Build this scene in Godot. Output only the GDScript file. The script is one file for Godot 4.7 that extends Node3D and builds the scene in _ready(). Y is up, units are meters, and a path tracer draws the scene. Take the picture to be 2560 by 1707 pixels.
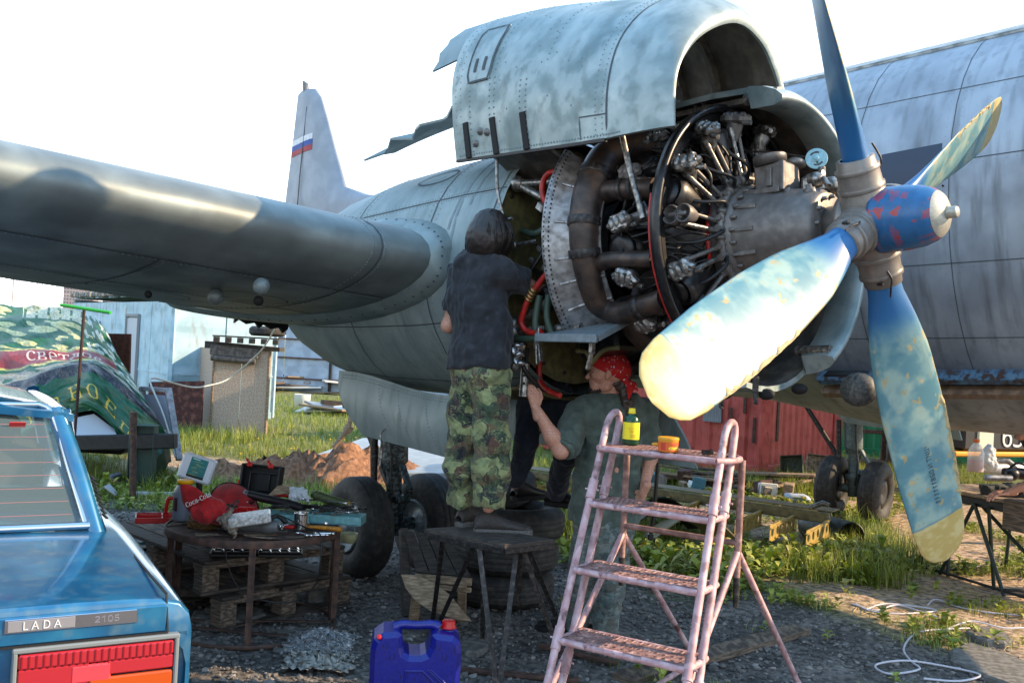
extends Node3D

# ---------------------------------------------------------------- mesh builder
class MB:
	var v := PackedVector3Array()
	var n := PackedVector3Array()
	var u := PackedVector2Array()
	var c := PackedColorArray()
	var ix := PackedInt32Array()
	var col := Color.WHITE
	var facing := Vector3.ZERO
	func vert(p: Vector3, nn: Vector3, uv := Vector2.ZERO) -> int:
		v.append(p); n.append(nn); u.append(uv); c.append(col)
		return v.size() - 1
	func face(a: int, b: int, d: int) -> void:
		if (v[b] - v[a]).cross(v[d] - v[a]).dot(n[a] + n[b] + n[d]) > 0.0:
			ix.append(a); ix.append(d); ix.append(b)
		else:
			ix.append(a); ix.append(b); ix.append(d)
	func tri(a: Vector3, b: Vector3, d: Vector3, up := Vector3.ZERO) -> void:
		var nn := (b - a).cross(d - a).normalized()
		if up != Vector3.ZERO and nn.dot(up) < 0.0: nn = -nn
		face(vert(a, nn), vert(b, nn, Vector2(1, 0)), vert(d, nn, Vector2(1, 1)))
	func quad(a: Vector3, b: Vector3, d: Vector3, e: Vector3, up := Vector3.ZERO) -> void:
		var nn := (b - a).cross(d - a).normalized()
		if nn.length() < 0.5: nn = (d - a).cross(e - a).normalized()
		if up != Vector3.ZERO and nn.dot(up) < 0.0: nn = -nn
		var i := vert(a, nn, Vector2(0, 1)); vert(b, nn, Vector2(1, 1)); vert(d, nn, Vector2(1, 0)); vert(e, nn, Vector2(0, 0))
		face(i, i + 1, i + 2); face(i, i + 2, i + 3)
	# rows of points -> smooth sheet; doubled points make hard edges
	func grid(P: Array, wrap := false, us := 1.0, vs := 1.0, flip := false) -> void:
		var k := P.size(); var m: int = P[0].size(); var base := v.size()
		var mid := Vector3.ZERO; var s := 0.0
		for r in P:
			for p in r: mid += p
		mid /= float(k * m)
		for i in k:
			for j in m:
				var ja := j - 1; var jb := j + 1
				if wrap:
					ja = (ja + m) % m; jb = jb % m
				else:
					ja = maxi(ja, 0); jb = mini(jb, m - 1)
				var dv: Vector3 = P[i][jb] - P[i][ja]
				var du: Vector3 = P[mini(i + 1, k - 1)][j] - P[maxi(i - 1, 0)][j]
				var nn := du.cross(dv)
				if nn.length_squared() < 1e-16:
					var i2 := i + 1 if i == 0 else i - 1
					du = P[i2][j] - P[i][j] if i == 0 else P[i][j] - P[i2][j]
					dv = P[i2][jb] - P[i2][ja]
					nn = du.cross(dv)
					if nn.length_squared() < 1e-16: nn = du if i != 0 else -du
				nn = nn.normalized()
				s += nn.dot(P[i][j] - mid) if facing == Vector3.ZERO else nn.dot(facing)
				vert(P[i][j], nn, Vector2(us * j / maxf(1.0, m if wrap else m - 1), vs * i / maxf(1.0, k - 1)))
		if (s < 0.0) != flip:
			for q in range(base, v.size()): n[q] = -n[q]
		for i in k - 1:
			for j in (m if wrap else m - 1):
				var a := base + i * m + j; var b := base + i * m + (j + 1) % m
				var d := b + m; var e := a + m
				face(a, b, d); face(a, d, e)
	# sheet with thickness: outer rows and the same rows moved inwards
	func shell(P: Array, t: float, us := 1.0, vs := 1.0, inner: MB = null) -> void:
		var base := v.size()
		grid(P, false, us, vs)
		var k := P.size(); var m: int = P[0].size(); var Q := []
		for i in k:
			var r := PackedVector3Array()
			for j in m: r.append(v[base + i * m + j] - n[base + i * m + j] * t)
			Q.append(r)
		if inner != null: inner.grid(Q, false, us, vs, true)
		else: grid(Q, false, us, vs, true)
		for i in k - 1:
			quad(P[i][0], P[i + 1][0], Q[i + 1][0], Q[i][0], P[i][0] - P[i][1])
			quad(P[i][m - 1], P[i + 1][m - 1], Q[i + 1][m - 1], Q[i][m - 1], P[i][m - 1] - P[i][m - 2])
		for j in m - 1:
			quad(P[0][j], P[0][j + 1], Q[0][j + 1], Q[0][j], P[0][j] - P[1][j])
			quad(P[k - 1][j], P[k - 1][j + 1], Q[k - 1][j + 1], Q[k - 1][j], P[k - 1][j] - P[k - 2][j])
	func box(t: Transform3D, s: Vector3, b := 0.0) -> void:
		var h := s * 0.5
		b = minf(b, minf(h.x, minf(h.y, h.z)) * 0.9)
		for ax in 3:
			for sg in [-1.0, 1.0]:
				var e1 := Vector3.ZERO; var e2 := Vector3.ZERO; var e0 := Vector3.ZERO
				e0[ax] = sg * h[ax]; e1[(ax + 1) % 3] = h[(ax + 1) % 3] - b; e2[(ax + 2) % 3] = h[(ax + 2) % 3] - b
				quad(t * (e0 - e1 - e2), t * (e0 + e1 - e2), t * (e0 + e1 + e2), t * (e0 - e1 + e2), t.basis * e0)
		if b > 0.0:
			for ax in 3:
				var a1 := (ax + 1) % 3; var a2 := (ax + 2) % 3
				for s1 in [-1.0, 1.0]:
					for s2 in [-1.0, 1.0]:
						var p := Vector3.ZERO; var q := Vector3.ZERO; var l := Vector3.ZERO
						p[a1] = s1 * h[a1]; p[a2] = s2 * (h[a2] - b)
						q[a1] = s1 * (h[a1] - b); q[a2] = s2 * h[a2]
						l[ax] = h[ax] - b
						quad(t * (p - l), t * (p + l), t * (q + l), t * (q - l), t.basis * (p + q))
			for sx in [-1.0, 1.0]:
				for sy in [-1.0, 1.0]:
					for sz in [-1.0, 1.0]:
						tri(t * Vector3(sx * h.x, sy * (h.y - b), sz * (h.z - b)), t * Vector3(sx * (h.x - b), sy * h.y, sz * (h.z - b)), t * Vector3(sx * (h.x - b), sy * (h.y - b), sz * h.z), t.basis * Vector3(sx, sy, sz))
	func bx(p: Vector3, s: Vector3, b := 0.0, yaw := 0.0) -> void:
		box(Transform3D(Basis(Vector3.UP, yaw), p), s, b)
	# a bar of rectangular section from a to b
	func bar(a: Vector3, b: Vector3, w: float, h: float, bev := 0.0, up := Vector3.UP) -> void:
		var z := (b - a).normalized()
		if absf(z.dot(up)) > 0.98: up = Vector3.RIGHT
		var x := up.cross(z).normalized()
		box(Transform3D(Basis(x, z.cross(x), z), (a + b) * 0.5), Vector3(w, h, a.distance_to(b)), bev)
	func tube(pts: Array, r, seg := 8, caps := true) -> void:
		var P := []; var k := pts.size()
		var t0: Vector3 = (pts[1] - pts[0]).normalized()
		var x := t0.cross(Vector3.UP if absf(t0.y) < 0.9 else Vector3.RIGHT).normalized()
		for i in k:
			var t: Vector3 = (pts[mini(i + 1, k - 1)] - pts[maxi(i - 1, 0)]).normalized()
			x = (x - t * x.dot(t)).normalized()
			var y := t.cross(x)
			var rr: float = r[i] if r is Array else r
			var row := PackedVector3Array()
			for j in seg: row.append(pts[i] + (x * cos(TAU * j / seg) + y * sin(TAU * j / seg)) * rr)
			P.append(row)
		var start := v.size()
		grid(P, true)
		# tubes can bend: set each normal outwards from its own ring
		for i in k:
			var r0: Vector3 = P[i][0] - pts[i]
			if n[start + i * seg].dot(r0) < 0.0:
				for j in seg: n[start + i * seg + j] = -n[start + i * seg + j]
		if caps:
			for e in [0, k - 1]:
				var dirn: Vector3 = pts[e] - pts[1 if e == 0 else k - 2]
				for j in seg: tri(pts[e], P[e][j], P[e][(j + 1) % seg], dirn)
	# profile of (along, radius) turned about the y axis of t
	func lathe(t: Transform3D, prof: Array, seg := 16, a0 := 0.0, a1 := TAU, us := 1.0, vs := 1.0) -> void:
		var full := a1 - a0 > TAU - 0.001; var P := []
		for q in prof:
			var row := PackedVector3Array()
			for j in (seg if full else seg + 1):
				var a := a0 + (a1 - a0) * j / seg
				row.append(t * Vector3(q.y * cos(a), q.x, q.y * sin(a)))
			P.append(row)
		grid(P, full, us, vs)
	func ball(p: Vector3, r: Vector3, seg := 12, rings := 8, b := Basis.IDENTITY) -> void:
		var P := []
		for i in rings + 1:
			var row := PackedVector3Array()
			var a := PI * i / rings
			for j in seg: row.append(p + b * Vector3(r.x * sin(a) * cos(TAU * j / seg), r.y * cos(a), r.z * sin(a) * sin(TAU * j / seg)))
			P.append(row)
		grid(P, true)
	# outline in t's xy plane, extruded along t's z from 0 to d
	func prism(t: Transform3D, poly: PackedVector2Array, d: float, bev := 0.0) -> void:
		if Geometry2D.is_polygon_clockwise(poly): poly.reverse()
		var top := poly
		if bev > 0.0:
			var o := Geometry2D.offset_polygon(poly, -bev, Geometry2D.JOIN_MITER)
			if o.size() == 1 and o[0].size() == poly.size():
				top = o[0]
				var best := 0
				for i in top.size():
					if top[i].distance_to(poly[0]) < top[best].distance_to(poly[0]): best = i
				var tt := PackedVector2Array()
				for i in top.size(): tt.append(top[(i + best) % top.size()])
				top = tt
				if Geometry2D.is_polygon_clockwise(top): top = poly; bev = 0.0
			else: bev = 0.0
		var ids := Geometry2D.triangulate_polygon(top)
		for z in [0.0, d]:
			for i in range(0, ids.size(), 3):
				tri(t * Vector3(top[ids[i]].x, top[ids[i]].y, z), t * Vector3(top[ids[i + 1]].x, top[ids[i + 1]].y, z), t * Vector3(top[ids[i + 2]].x, top[ids[i + 2]].y, z), t.basis.z * (1.0 if (z > 0.0) == (d > 0.0) else -1.0) * signf(d))
		var sb := bev * signf(d)
		for i in poly.size():
			var j := (i + 1) % poly.size()
			var a := poly[i]; var b := poly[j]
			var o2 := Vector2(b.y - a.y, a.x - b.x)
			var nn := t.basis * Vector3(o2.x, o2.y, 0)
			quad(t * Vector3(a.x, a.y, sb), t * Vector3(b.x, b.y, sb), t * Vector3(b.x, b.y, d - sb), t * Vector3(a.x, a.y, d - sb), nn)
			if bev > 0.0:
				for z in [[sb, 0.0], [d - sb, d]]:
					quad(t * Vector3(a.x, a.y, z[0]), t * Vector3(b.x, b.y, z[0]), t * Vector3(top[j].x, top[j].y, z[1]), t * Vector3(top[i].x, top[i].y, z[1]), nn)
	# plate in t's xz plane with real round holes on a lattice, walls of holes t deep
	func pierced(t: Transform3D, nx: int, nz: int, cw: float, ch: float, r: float, deep: float, stagger := false, lip := 0.0) -> void:
		for i in nx:
			for k in nz:
				var ctr := Vector3((i + 0.5 - nx * 0.5) * cw, 0, (k + 0.5 - nz * 0.5) * ch)
				var off := Vector3((0.22 * cw if k % 2 == 0 else -0.22 * cw) if stagger else 0.0, 0, 0)
				for a in 8:
					var f0 := TAU * a / 8.0 + PI / 8; var f1 := TAU * (a + 1) / 8.0 + PI / 8
					var q := []
					for f in [f0, f1]: q.append(ctr + off + Vector3(cos(f), 0, sin(f)) * r + Vector3(0, lip, 0))
					var s := [ctr + Vector3(signf(cos(f0)) * cw * 0.5, 0, signf(sin(f0)) * ch * 0.5), ctr + Vector3(signf(cos(f1)) * cw * 0.5, 0, signf(sin(f1)) * ch * 0.5)]
					quad(t * s[0], t * s[1], t * q[1], t * q[0], t.basis.y)
					quad(t * q[0], t * q[1], t * (q[1] - Vector3(0, deep + lip, 0)), t * (q[0] - Vector3(0, deep + lip, 0)), t.basis * (ctr + off - q[0]))
	func add(m: MB, t := Transform3D.IDENTITY) -> void:
		var b := v.size()
		for i in m.v.size():
			v.append(t * m.v[i]); n.append((t.basis * m.n[i]).normalized()); u.append(m.u[i]); c.append(m.c[i])
		for i in m.ix: ix.append(i + b)
	func mesh() -> ArrayMesh:
		var a := []
		a.resize(Mesh.ARRAY_MAX)
		a[Mesh.ARRAY_VERTEX] = v; a[Mesh.ARRAY_NORMAL] = n; a[Mesh.ARRAY_TEX_UV] = u; a[Mesh.ARRAY_COLOR] = c; a[Mesh.ARRAY_INDEX] = ix
		var m := ArrayMesh.new()
		m.add_surface_from_arrays(Mesh.PRIMITIVE_TRIANGLES, a)
		return m

# ---------------------------------------------------------------- helpers
const EYE := 1.75
var rng := RandomNumberGenerator.new()
const ORD := ["first", "second", "third", "fourth", "fifth", "sixth", "seventh", "eighth", "ninth", "tenth", "eleventh", "twelfth", "thirteenth", "fourteenth", "fifteenth", "sixteenth"]
var taken := {}

func rnd(a: float, b: float) -> float: return rng.randf_range(a, b)
func V(x: float, y: float, z: float) -> Vector3: return Vector3(x, y, z)
func T(p := Vector3.ZERO, rot := Vector3.ZERO) -> Transform3D: return Transform3D(Basis.from_euler(rot * PI / 180.0), p)
# frame whose y axis runs along d
func along(p: Vector3, d: Vector3, hint := Vector3.RIGHT) -> Transform3D:
	var y := d.normalized()
	if absf(y.dot(hint)) > 0.95: hint = Vector3.BACK
	var z := hint.cross(y).normalized()
	return Transform3D(Basis(y.cross(z), y, z), p)
func numbered(called: String) -> String:
	if not taken.has(called):
		taken[called] = 0
		return called
	taken[called] += 1
	return "%s_%03d" % [called, taken[called]]
func thing(called: String, label: String, category: String, at := Vector3.ZERO, turn := 0.0, group := "") -> Node3D:
	var o := Node3D.new()
	o.name = numbered(called); add_child(o)
	o.position = at; o.rotation_degrees.y = turn
	return tag(o, label, category, group)
func tag(o: Node3D, label: String, category: String, group := "") -> Node3D:
	o.set_meta("label", label); o.set_meta("category", category)
	if group: o.set_meta("group", group)
	return o
func obj(called: String, b, m: Material, parent: Node = null, label := "") -> MeshInstance3D:
	var o := MeshInstance3D.new()
	o.mesh = b.mesh() if b is MB else b
	o.material_override = m
	if parent == null:
		o.name = numbered(called); add_child(o)
	else:
		o.name = called; parent.add_child(o, true)
	if label: o.set_meta("label", label)
	return o
func part(called: String, parent: Node, label := "") -> Node3D:
	var o := Node3D.new()
	o.name = called; parent.add_child(o, true)
	if label: o.set_meta("label", label)
	return o
func kind(o: Node, k: String) -> Node:
	o.set_meta("kind", k)
	return o
func many(called: String, m: Mesh, mat: Material, tr: Array, cols: Array, parent: Node = null) -> MultiMeshInstance3D:
	var mm := MultiMesh.new()
	mm.transform_format = MultiMesh.TRANSFORM_3D
	mm.use_colors = cols.size() > 0
	mm.mesh = m; mm.instance_count = tr.size()
	for i in tr.size():
		mm.set_instance_transform(i, tr[i])
		if cols.size(): mm.set_instance_color(i, cols[i % cols.size()])
	var o := MultiMeshInstance3D.new()
	o.multimesh = mm; o.material_override = mat
	if parent: o.name = called; parent.add_child(o, true)
	else: o.name = numbered(called); add_child(o)
	return o
# smooth curve through points
func curve(pts: Array, per := 6) -> Array:
	var out := []
	for i in pts.size() - 1:
		var a: Vector3 = pts[maxi(i - 1, 0)]; var b: Vector3 = pts[i]; var c: Vector3 = pts[i + 1]; var d: Vector3 = pts[mini(i + 2, pts.size() - 1)]
		for k in per: out.append(b.cubic_interpolate(c, a, d, float(k) / per))
	out.append(pts[-1])
	return out
func lerp_row(tab: Array, x: float) -> Array:
	var i := 0
	while i < tab.size() - 2 and x > tab[i + 1][0]: i += 1
	var f := clampf((x - tab[i][0]) / (tab[i + 1][0] - tab[i][0]), 0, 1)
	var o := []
	for k in tab[i].size(): o.append(lerpf(tab[i][k], tab[i + 1][k], f))
	return o

# ---------------------------------------------------------------- materials
func C(r: float, g: float, b: float) -> Color: return Color(r, g, b)       # sRGB
func mat(c: Color, rough := 0.6, metal := 0.0) -> StandardMaterial3D:
	var m := StandardMaterial3D.new()
	m.albedo_color = c; m.roughness = rough; m.metallic = metal
	return m
func noise(freq: float, oct := 5, type := FastNoiseLite.TYPE_SIMPLEX_SMOOTH, sd := 1, gain := 0.5) -> FastNoiseLite:
	var f := FastNoiseLite.new()
	f.noise_type = type; f.frequency = freq; f.fractal_octaves = oct; f.seed = sd; f.fractal_gain = gain
	f.fractal_type = FastNoiseLite.FRACTAL_FBM if oct > 1 else FastNoiseLite.FRACTAL_NONE
	return f
func ntex(f: FastNoiseLite, stops: Array, size := 512, bump := 0.0) -> NoiseTexture2D:
	var t := NoiseTexture2D.new()
	t.width = size; t.height = size; t.seamless = true; t.noise = f
	if stops.size():
		var g := Gradient.new()
		var o := PackedFloat32Array(); var cc := PackedColorArray()
		for s in stops: o.append(s[0]); cc.append(s[1])
		g.offsets = o; g.colors = cc
		t.color_ramp = g
	if bump > 0.0:
		t.as_normal_map = true; t.bump_strength = bump
	return t
# mottled material: a colour ramp over noise, laid from three sides; metres = size of one repeat
func gray(x: float) -> Color: return Color(x, x, x)
var shared := {}
func common(key: String, make: Callable) -> Texture2D:
	if not shared.has(key): shared[key] = make.call()
	return shared[key]
func mott(stops: Array, metres: float, rough := 0.7, metal := 0.0, freq := 0.012, oct := 6, sd := 1, bump := 0.0, stretch := Vector3.ONE) -> StandardMaterial3D:
	var m := mat(Color.WHITE, rough, metal)
	if stops.size() == 2:
		# two tones: the lighter one tints a grey pattern that several materials share
		var a: Color = stops[0][1]; var c: Color = stops[1][1]
		var q := clampf(snappedf(lerpf(a.get_luminance() / maxf(c.get_luminance(), .01), 1.0, .45), .15), .45, .9)
		var v := sd % 2
		m.albedo_color = c
		m.albedo_texture = common("grey%s_%d" % [q, v], func(): return ntex(noise(.014, 5, FastNoiseLite.TYPE_SIMPLEX_SMOOTH, 400 + v), [[.3, gray(q)], [.7, gray(1)]], 256))
		metres *= .6
	else: m.albedo_texture = ntex(noise(freq, oct, FastNoiseLite.TYPE_SIMPLEX_SMOOTH, sd), stops)
	m.uv1_triplanar = true; m.uv1_scale = stretch / metres
	if bump > 0.0:
		m.normal_enabled = true; m.normal_scale = bump / 3.0
		m.normal_texture = common("bump", func(): return ntex(noise(.06, 4, FastNoiseLite.TYPE_SIMPLEX_SMOOTH, 17), [], 512, 3.0))
	return m
# second pattern over the first, where its mask is white
func over(m: StandardMaterial3D, c: Color, metres: float, lo: float, hi: float, freq := 0.01, oct := 5, sd := 5, stretch := Vector3.ONE) -> StandardMaterial3D:
	m.detail_enabled = true
	m.detail_blend_mode = BaseMaterial3D.BLEND_MODE_MIX
	m.detail_uv_layer = BaseMaterial3D.DETAIL_UV_2
	m.uv2_triplanar = true; m.uv2_scale = stretch / metres
	m.detail_albedo = ntex(noise(freq, oct, FastNoiseLite.TYPE_SIMPLEX_SMOOTH, sd), [[lo, Color(c.r, c.g, c.b, 0)], [hi, Color(c.r, c.g, c.b, 1)]], 512)
	return m
var M := {}
func make_mats() -> void:
	# weathered aircraft paint: blue-grey, chalky, streaked downwards
	var air := mott([[0.2, C(.42, .485, .49)], [0.5, C(.49, .545, .55)], [0.8, C(.56, .605, .60)]], 2.4, .5, .25, .010, 6, 3)
	over(air, C(.36, .42, .42), 1.3, .52, 1.0, .012, 5, 9, V(2.2, .45, 2.2))
	M.air = air
	var cowl := mott([[0.22, C(.38, .45, .455)], [0.42, C(.47, .535, .54)], [0.47, C(.53, .585, .59)], [0.62, C(.57, .62, .62)], [0.8, C(.64, .68, .675)]], 1.7, .46, .3, .011, 6, 17)
	over(cowl, C(.36, .41, .40), 1.1, .58, 1.0, .014, 6, 21, V(1.2, .8, 1.0))
	M.cowl = cowl
	var wing := mott([[0.25, C(.36, .39, .39)], [0.5, C(.43, .465, .465)], [0.8, C(.50, .54, .535)]], 2.2, .46, .3, .010, 6, 31)
	over(wing, C(.36, .38, .38), 2.4, .50, .9, .010, 4, 33, V(.8, 2.0, .5))
	M.wing = wing
	var fus := mott([[0.25, C(.52, .54, .57)], [0.5, C(.58, .60, .63)], [0.8, C(.63, .65, .675)]], 2.7, .46, .3, .010, 6, 41)
	over(fus, C(.40, .415, .43), 1.8, .50, .95, .010, 5, 43, V(2.6, .35, 2.6))
	M.fus = fus
	M.inside = mott([[0.3, C(.27, .255, .24)], [0.6, C(.37, .35, .325)], [0.8, C(.44, .42, .39)]], .7, .6, .2, .012, 5, 51)
	M.dark = mott([[0.3, C(.05, .05, .05)], [0.7, C(.12, .115, .11)]], .5, .55, .2, .012, 4, 52)
	M.olive = mott([[0.3, C(.22, .21, .12)], [0.7, C(.36, .34, .20)]], .6, .65, .0, .012, 5, 53)
	M.slit = mat(C(.05, .055, .06), .8)
	M.seam = mat(C(.25, .28, .30), .8)
	M.rivet = mat(C(.42, .47, .48), .5, .3)
	M.steel = mott([[0.3, C(.32, .31, .30)], [0.55, C(.50, .49, .47)], [0.8, C(.62, .61, .60)]], .25, .36, .75, .014, 5, 61)
	M.tin = mott([[0.25, C(.34, .335, .33)], [0.45, C(.47, .47, .47)], [0.7, C(.58, .58, .59)]], .5, .38, .6, .016, 6, 62)
	M.cast = mott([[0.3, C(.38, .365, .355)], [0.6, C(.43, .415, .405)], [0.85, C(.48, .465, .455)]], .5, .5, .45, .014, 5, 63)
	M.black = mott([[0.3, C(.055, .055, .06)], [0.75, C(.15, .145, .15)]], .3, .34, .3, .014, 5, 64)
	M.exhaust = mott([[0.25, C(.17, .15, .145)], [0.5, C(.25, .215, .20)], [0.65, C(.30, .25, .225)], [0.85, C(.38, .30, .245)]], .8, .46, .55, .012, 5, 65)
	M.rubber = mott([[0.3, C(.10, .095, .09)], [0.6, C(.17, .16, .15)], [0.85, C(.26, .24, .22)]], .5, .72, 0, .014, 5, 66)
	M.red = mott([[0.3, C(.42, .07, .05)], [0.7, C(.66, .10, .07)]], .3, .5, 0, .014, 4, 67)
	M.hose = mat(C(.05, .05, .055), .5)
	M.greenhose = mat(C(.17, .24, .19), .6)
	M.chrome = mat(C(.80, .80, .80), .14, 1.0)
	M.brass = mat(C(.62, .52, .34), .35, .8)
	M.hub = mott([[0.3, C(.36, .335, .315)], [0.7, C(.50, .475, .45)]], .4, .42, .35, .012, 5, 68)
	var sp := mott([[0.3, C(.10, .29, .47)], [0.7, C(.13, .36, .55)]], .4, .35, 0, .012, 5, 69)
	over(sp, C(.62, .17, .13), .7, .685, .70, .012, 5, 73)
	M.spinner = sp
	M.white = mat(C(.80, .80, .78), .5)
	M.bluepaint = mott([[0.3, C(.14, .33, .42)], [0.7, C(.26, .46, .53)]], .3, .5, .2, .014, 5, 74)
	# wood, steel furniture
	M.wood = mott([[0.25, C(.24, .20, .17)], [0.5, C(.36, .31, .265)], [0.75, C(.47, .41, .35)]], .5, .85, 0, .016, 5, 81, 1.5, V(1, 3, .35))
	M.darkwood = mott([[0.25, C(.13, .115, .105)], [0.5, C(.21, .185, .165)], [0.8, C(.31, .27, .235)]], .5, .8, 0, .016, 5, 82, 1.5, V(.35, 3, 2))
	M.palewood = mott([[0.3, C(.42, .35, .27)], [0.6, C(.55, .47, .38)], [0.8, C(.64, .56, .46)]], .4, .8, 0, .018, 5, 83, 1.0, V(.5, 3, 2))
	var rust := mott([[0.25, C(.23, .17, .15)], [0.5, C(.30, .22, .19)], [0.75, C(.38, .27, .22)]], .6, .75, .2, .016, 5, 84)
	M.rust = rust
	M.iron = mott([[0.3, C(.11, .10, .10)], [0.6, C(.19, .175, .17)], [0.82, C(.33, .31, .30)]], .3, .5, .4, .016, 5, 85)
	var lad := mott([[0.3, C(.62, .47, .48)], [0.5, C(.68, .54, .55)], [0.75, C(.76, .66, .67)]], .6, .55, .0, .016, 5, 86)
	over(lad, C(.36, .25, .24), .8, .69, .76, .012, 6, 87)
	M.ladder = lad
	var trd := mott([[0.3, C(.42, .30, .28)], [0.55, C(.53, .40, .37)], [0.8, C(.66, .53, .50)]], .5, .7, .0, .016, 5, 88)
	M.tread = trd
# ---------------------------------------------------------------- the airplane, in its own axes: x to the nose, y up, z to starboard; the hub of the near propeller is the origin
var plane: Node3D
func ring_yz(x: float, top: float, bot: float, hw: float, zc := 0.0, seg := 28, e := 1.0) -> PackedVector3Array:
	var r := PackedVector3Array()
	for j in seg:
		var a := TAU * j / seg
		var cy := signf(sin(a)) * pow(absf(sin(a)), e); var cz := signf(cos(a)) * pow(absf(cos(a)), e)
		var mid := (top + bot) * 0.5
		r.append(V(x, mid + cy * (top - bot) * 0.5, zc + cz * hw))
	return r
func foil_ring(le: Vector3, ch: float, t: float, seg := 18, grow := 0.0, droop := 0.0) -> PackedVector3Array:
	var r := PackedVector3Array()
	for s in [1.0, -1.0]:
		for i in range(0 if s > 0 else seg - 1, seg + 1 if s > 0 else 0, 1 if s > 0 else -1):
			var x := 0.5 * (1 - cos(PI * i / seg))
			var y := 5 * t * (.2969 * sqrt(x) - .126 * x - .3516 * x * x + .2843 * x * x * x - .1036 * x * x * x * x)
			r.append(le + V(-x * ch + grow * (1 - 2 * x), s * (y * ch * (1.0 if s > 0 else .92) + grow) - droop * x * ch, 0))
	return r
# a point on the skin of a body given as rings (rows), by row and column fractions
func on(P: Array, fi: float, fj: float, wrap := true) -> Vector3:
	var k := P.size(); var m: int = P[0].size()
	fi = clampf(fi, 0, k - 1.001)
	var i := int(fi); var a := fi - i
	var j := int(floor(fj)); var b := fj - j
	var j0 := posmod(j, m) if wrap else clampi(j, 0, m - 1); var j1 := posmod(j + 1, m) if wrap else clampi(j + 1, 0, m - 1)
	return (P[i][j0].lerp(P[i][j1], b)).lerp(P[i + 1][j0].lerp(P[i + 1][j1], b), a)
func nrm(P: Array, fi: float, fj: float, wrap := true) -> Vector3:
	var e := 0.3
	var du := on(P, fi + e, fj, wrap) - on(P, maxf(fi - e, 0), fj, wrap); var dv := on(P, fi, fj + e, wrap) - on(P, fi, fj - e, wrap)
	return du.cross(dv).normalized()
# a narrow strip that follows a skin along a list of (row, column) places, standing a little proud
func seam_on(b: MB, P: Array, pts: Array, w: float, lift: float, sgn: float, per := 8) -> void:
	var rows := [PackedVector3Array(), PackedVector3Array()]
	for i in pts.size() - 1:
		for k in (per + 1 if i == pts.size() - 2 else per):
			var q: Vector2 = pts[i].lerp(pts[i + 1], float(k) / per)
			var dq: Vector2 = pts[i + 1] - pts[i]
			var p := on(P, q.x, q.y); var nn := nrm(P, q.x, q.y) * sgn
			var d := (on(P, q.x + dq.x * .05, q.y + dq.y * .05) - on(P, q.x - dq.x * .05, q.y - dq.y * .05)).normalized()
			var s := nn.cross(d) * w * 0.5
			rows[0].append(p + nn * lift - s); rows[1].append(p + nn * lift + s)
	b.grid(rows)
func rivets_on(b: MB, P: Array, a: Vector2, c: Vector2, count: int, r: float, sgn: float) -> void:
	for i in count:
		var q := a.lerp(c, float(i) / maxf(1, count - 1))
		var p := on(P, q.x, q.y); var nn := nrm(P, q.x, q.y) * sgn
		b.lathe(along(p, nn), [Vector2(r * .5, 0), Vector2(r * .42, r * .6), Vector2(-.0005, r)], 6)

func build_plane() -> void:
	plane = thing("airplane", "grey twin engined propeller airplane with its engine cowling open for repair", "airplane")
	plane.transform = Transform3D(Basis(V(.6957, .0600, .7158), V(-.0420, .9982, -.0428), V(-.7171, 0, .6970)).orthonormalized(), V(1.683, EYE + .703, -4.783))
	build_fuselage(); build_wings(); build_nacelle(); build_cowling(); build_engine(); build_prop(); build_gear()

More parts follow.
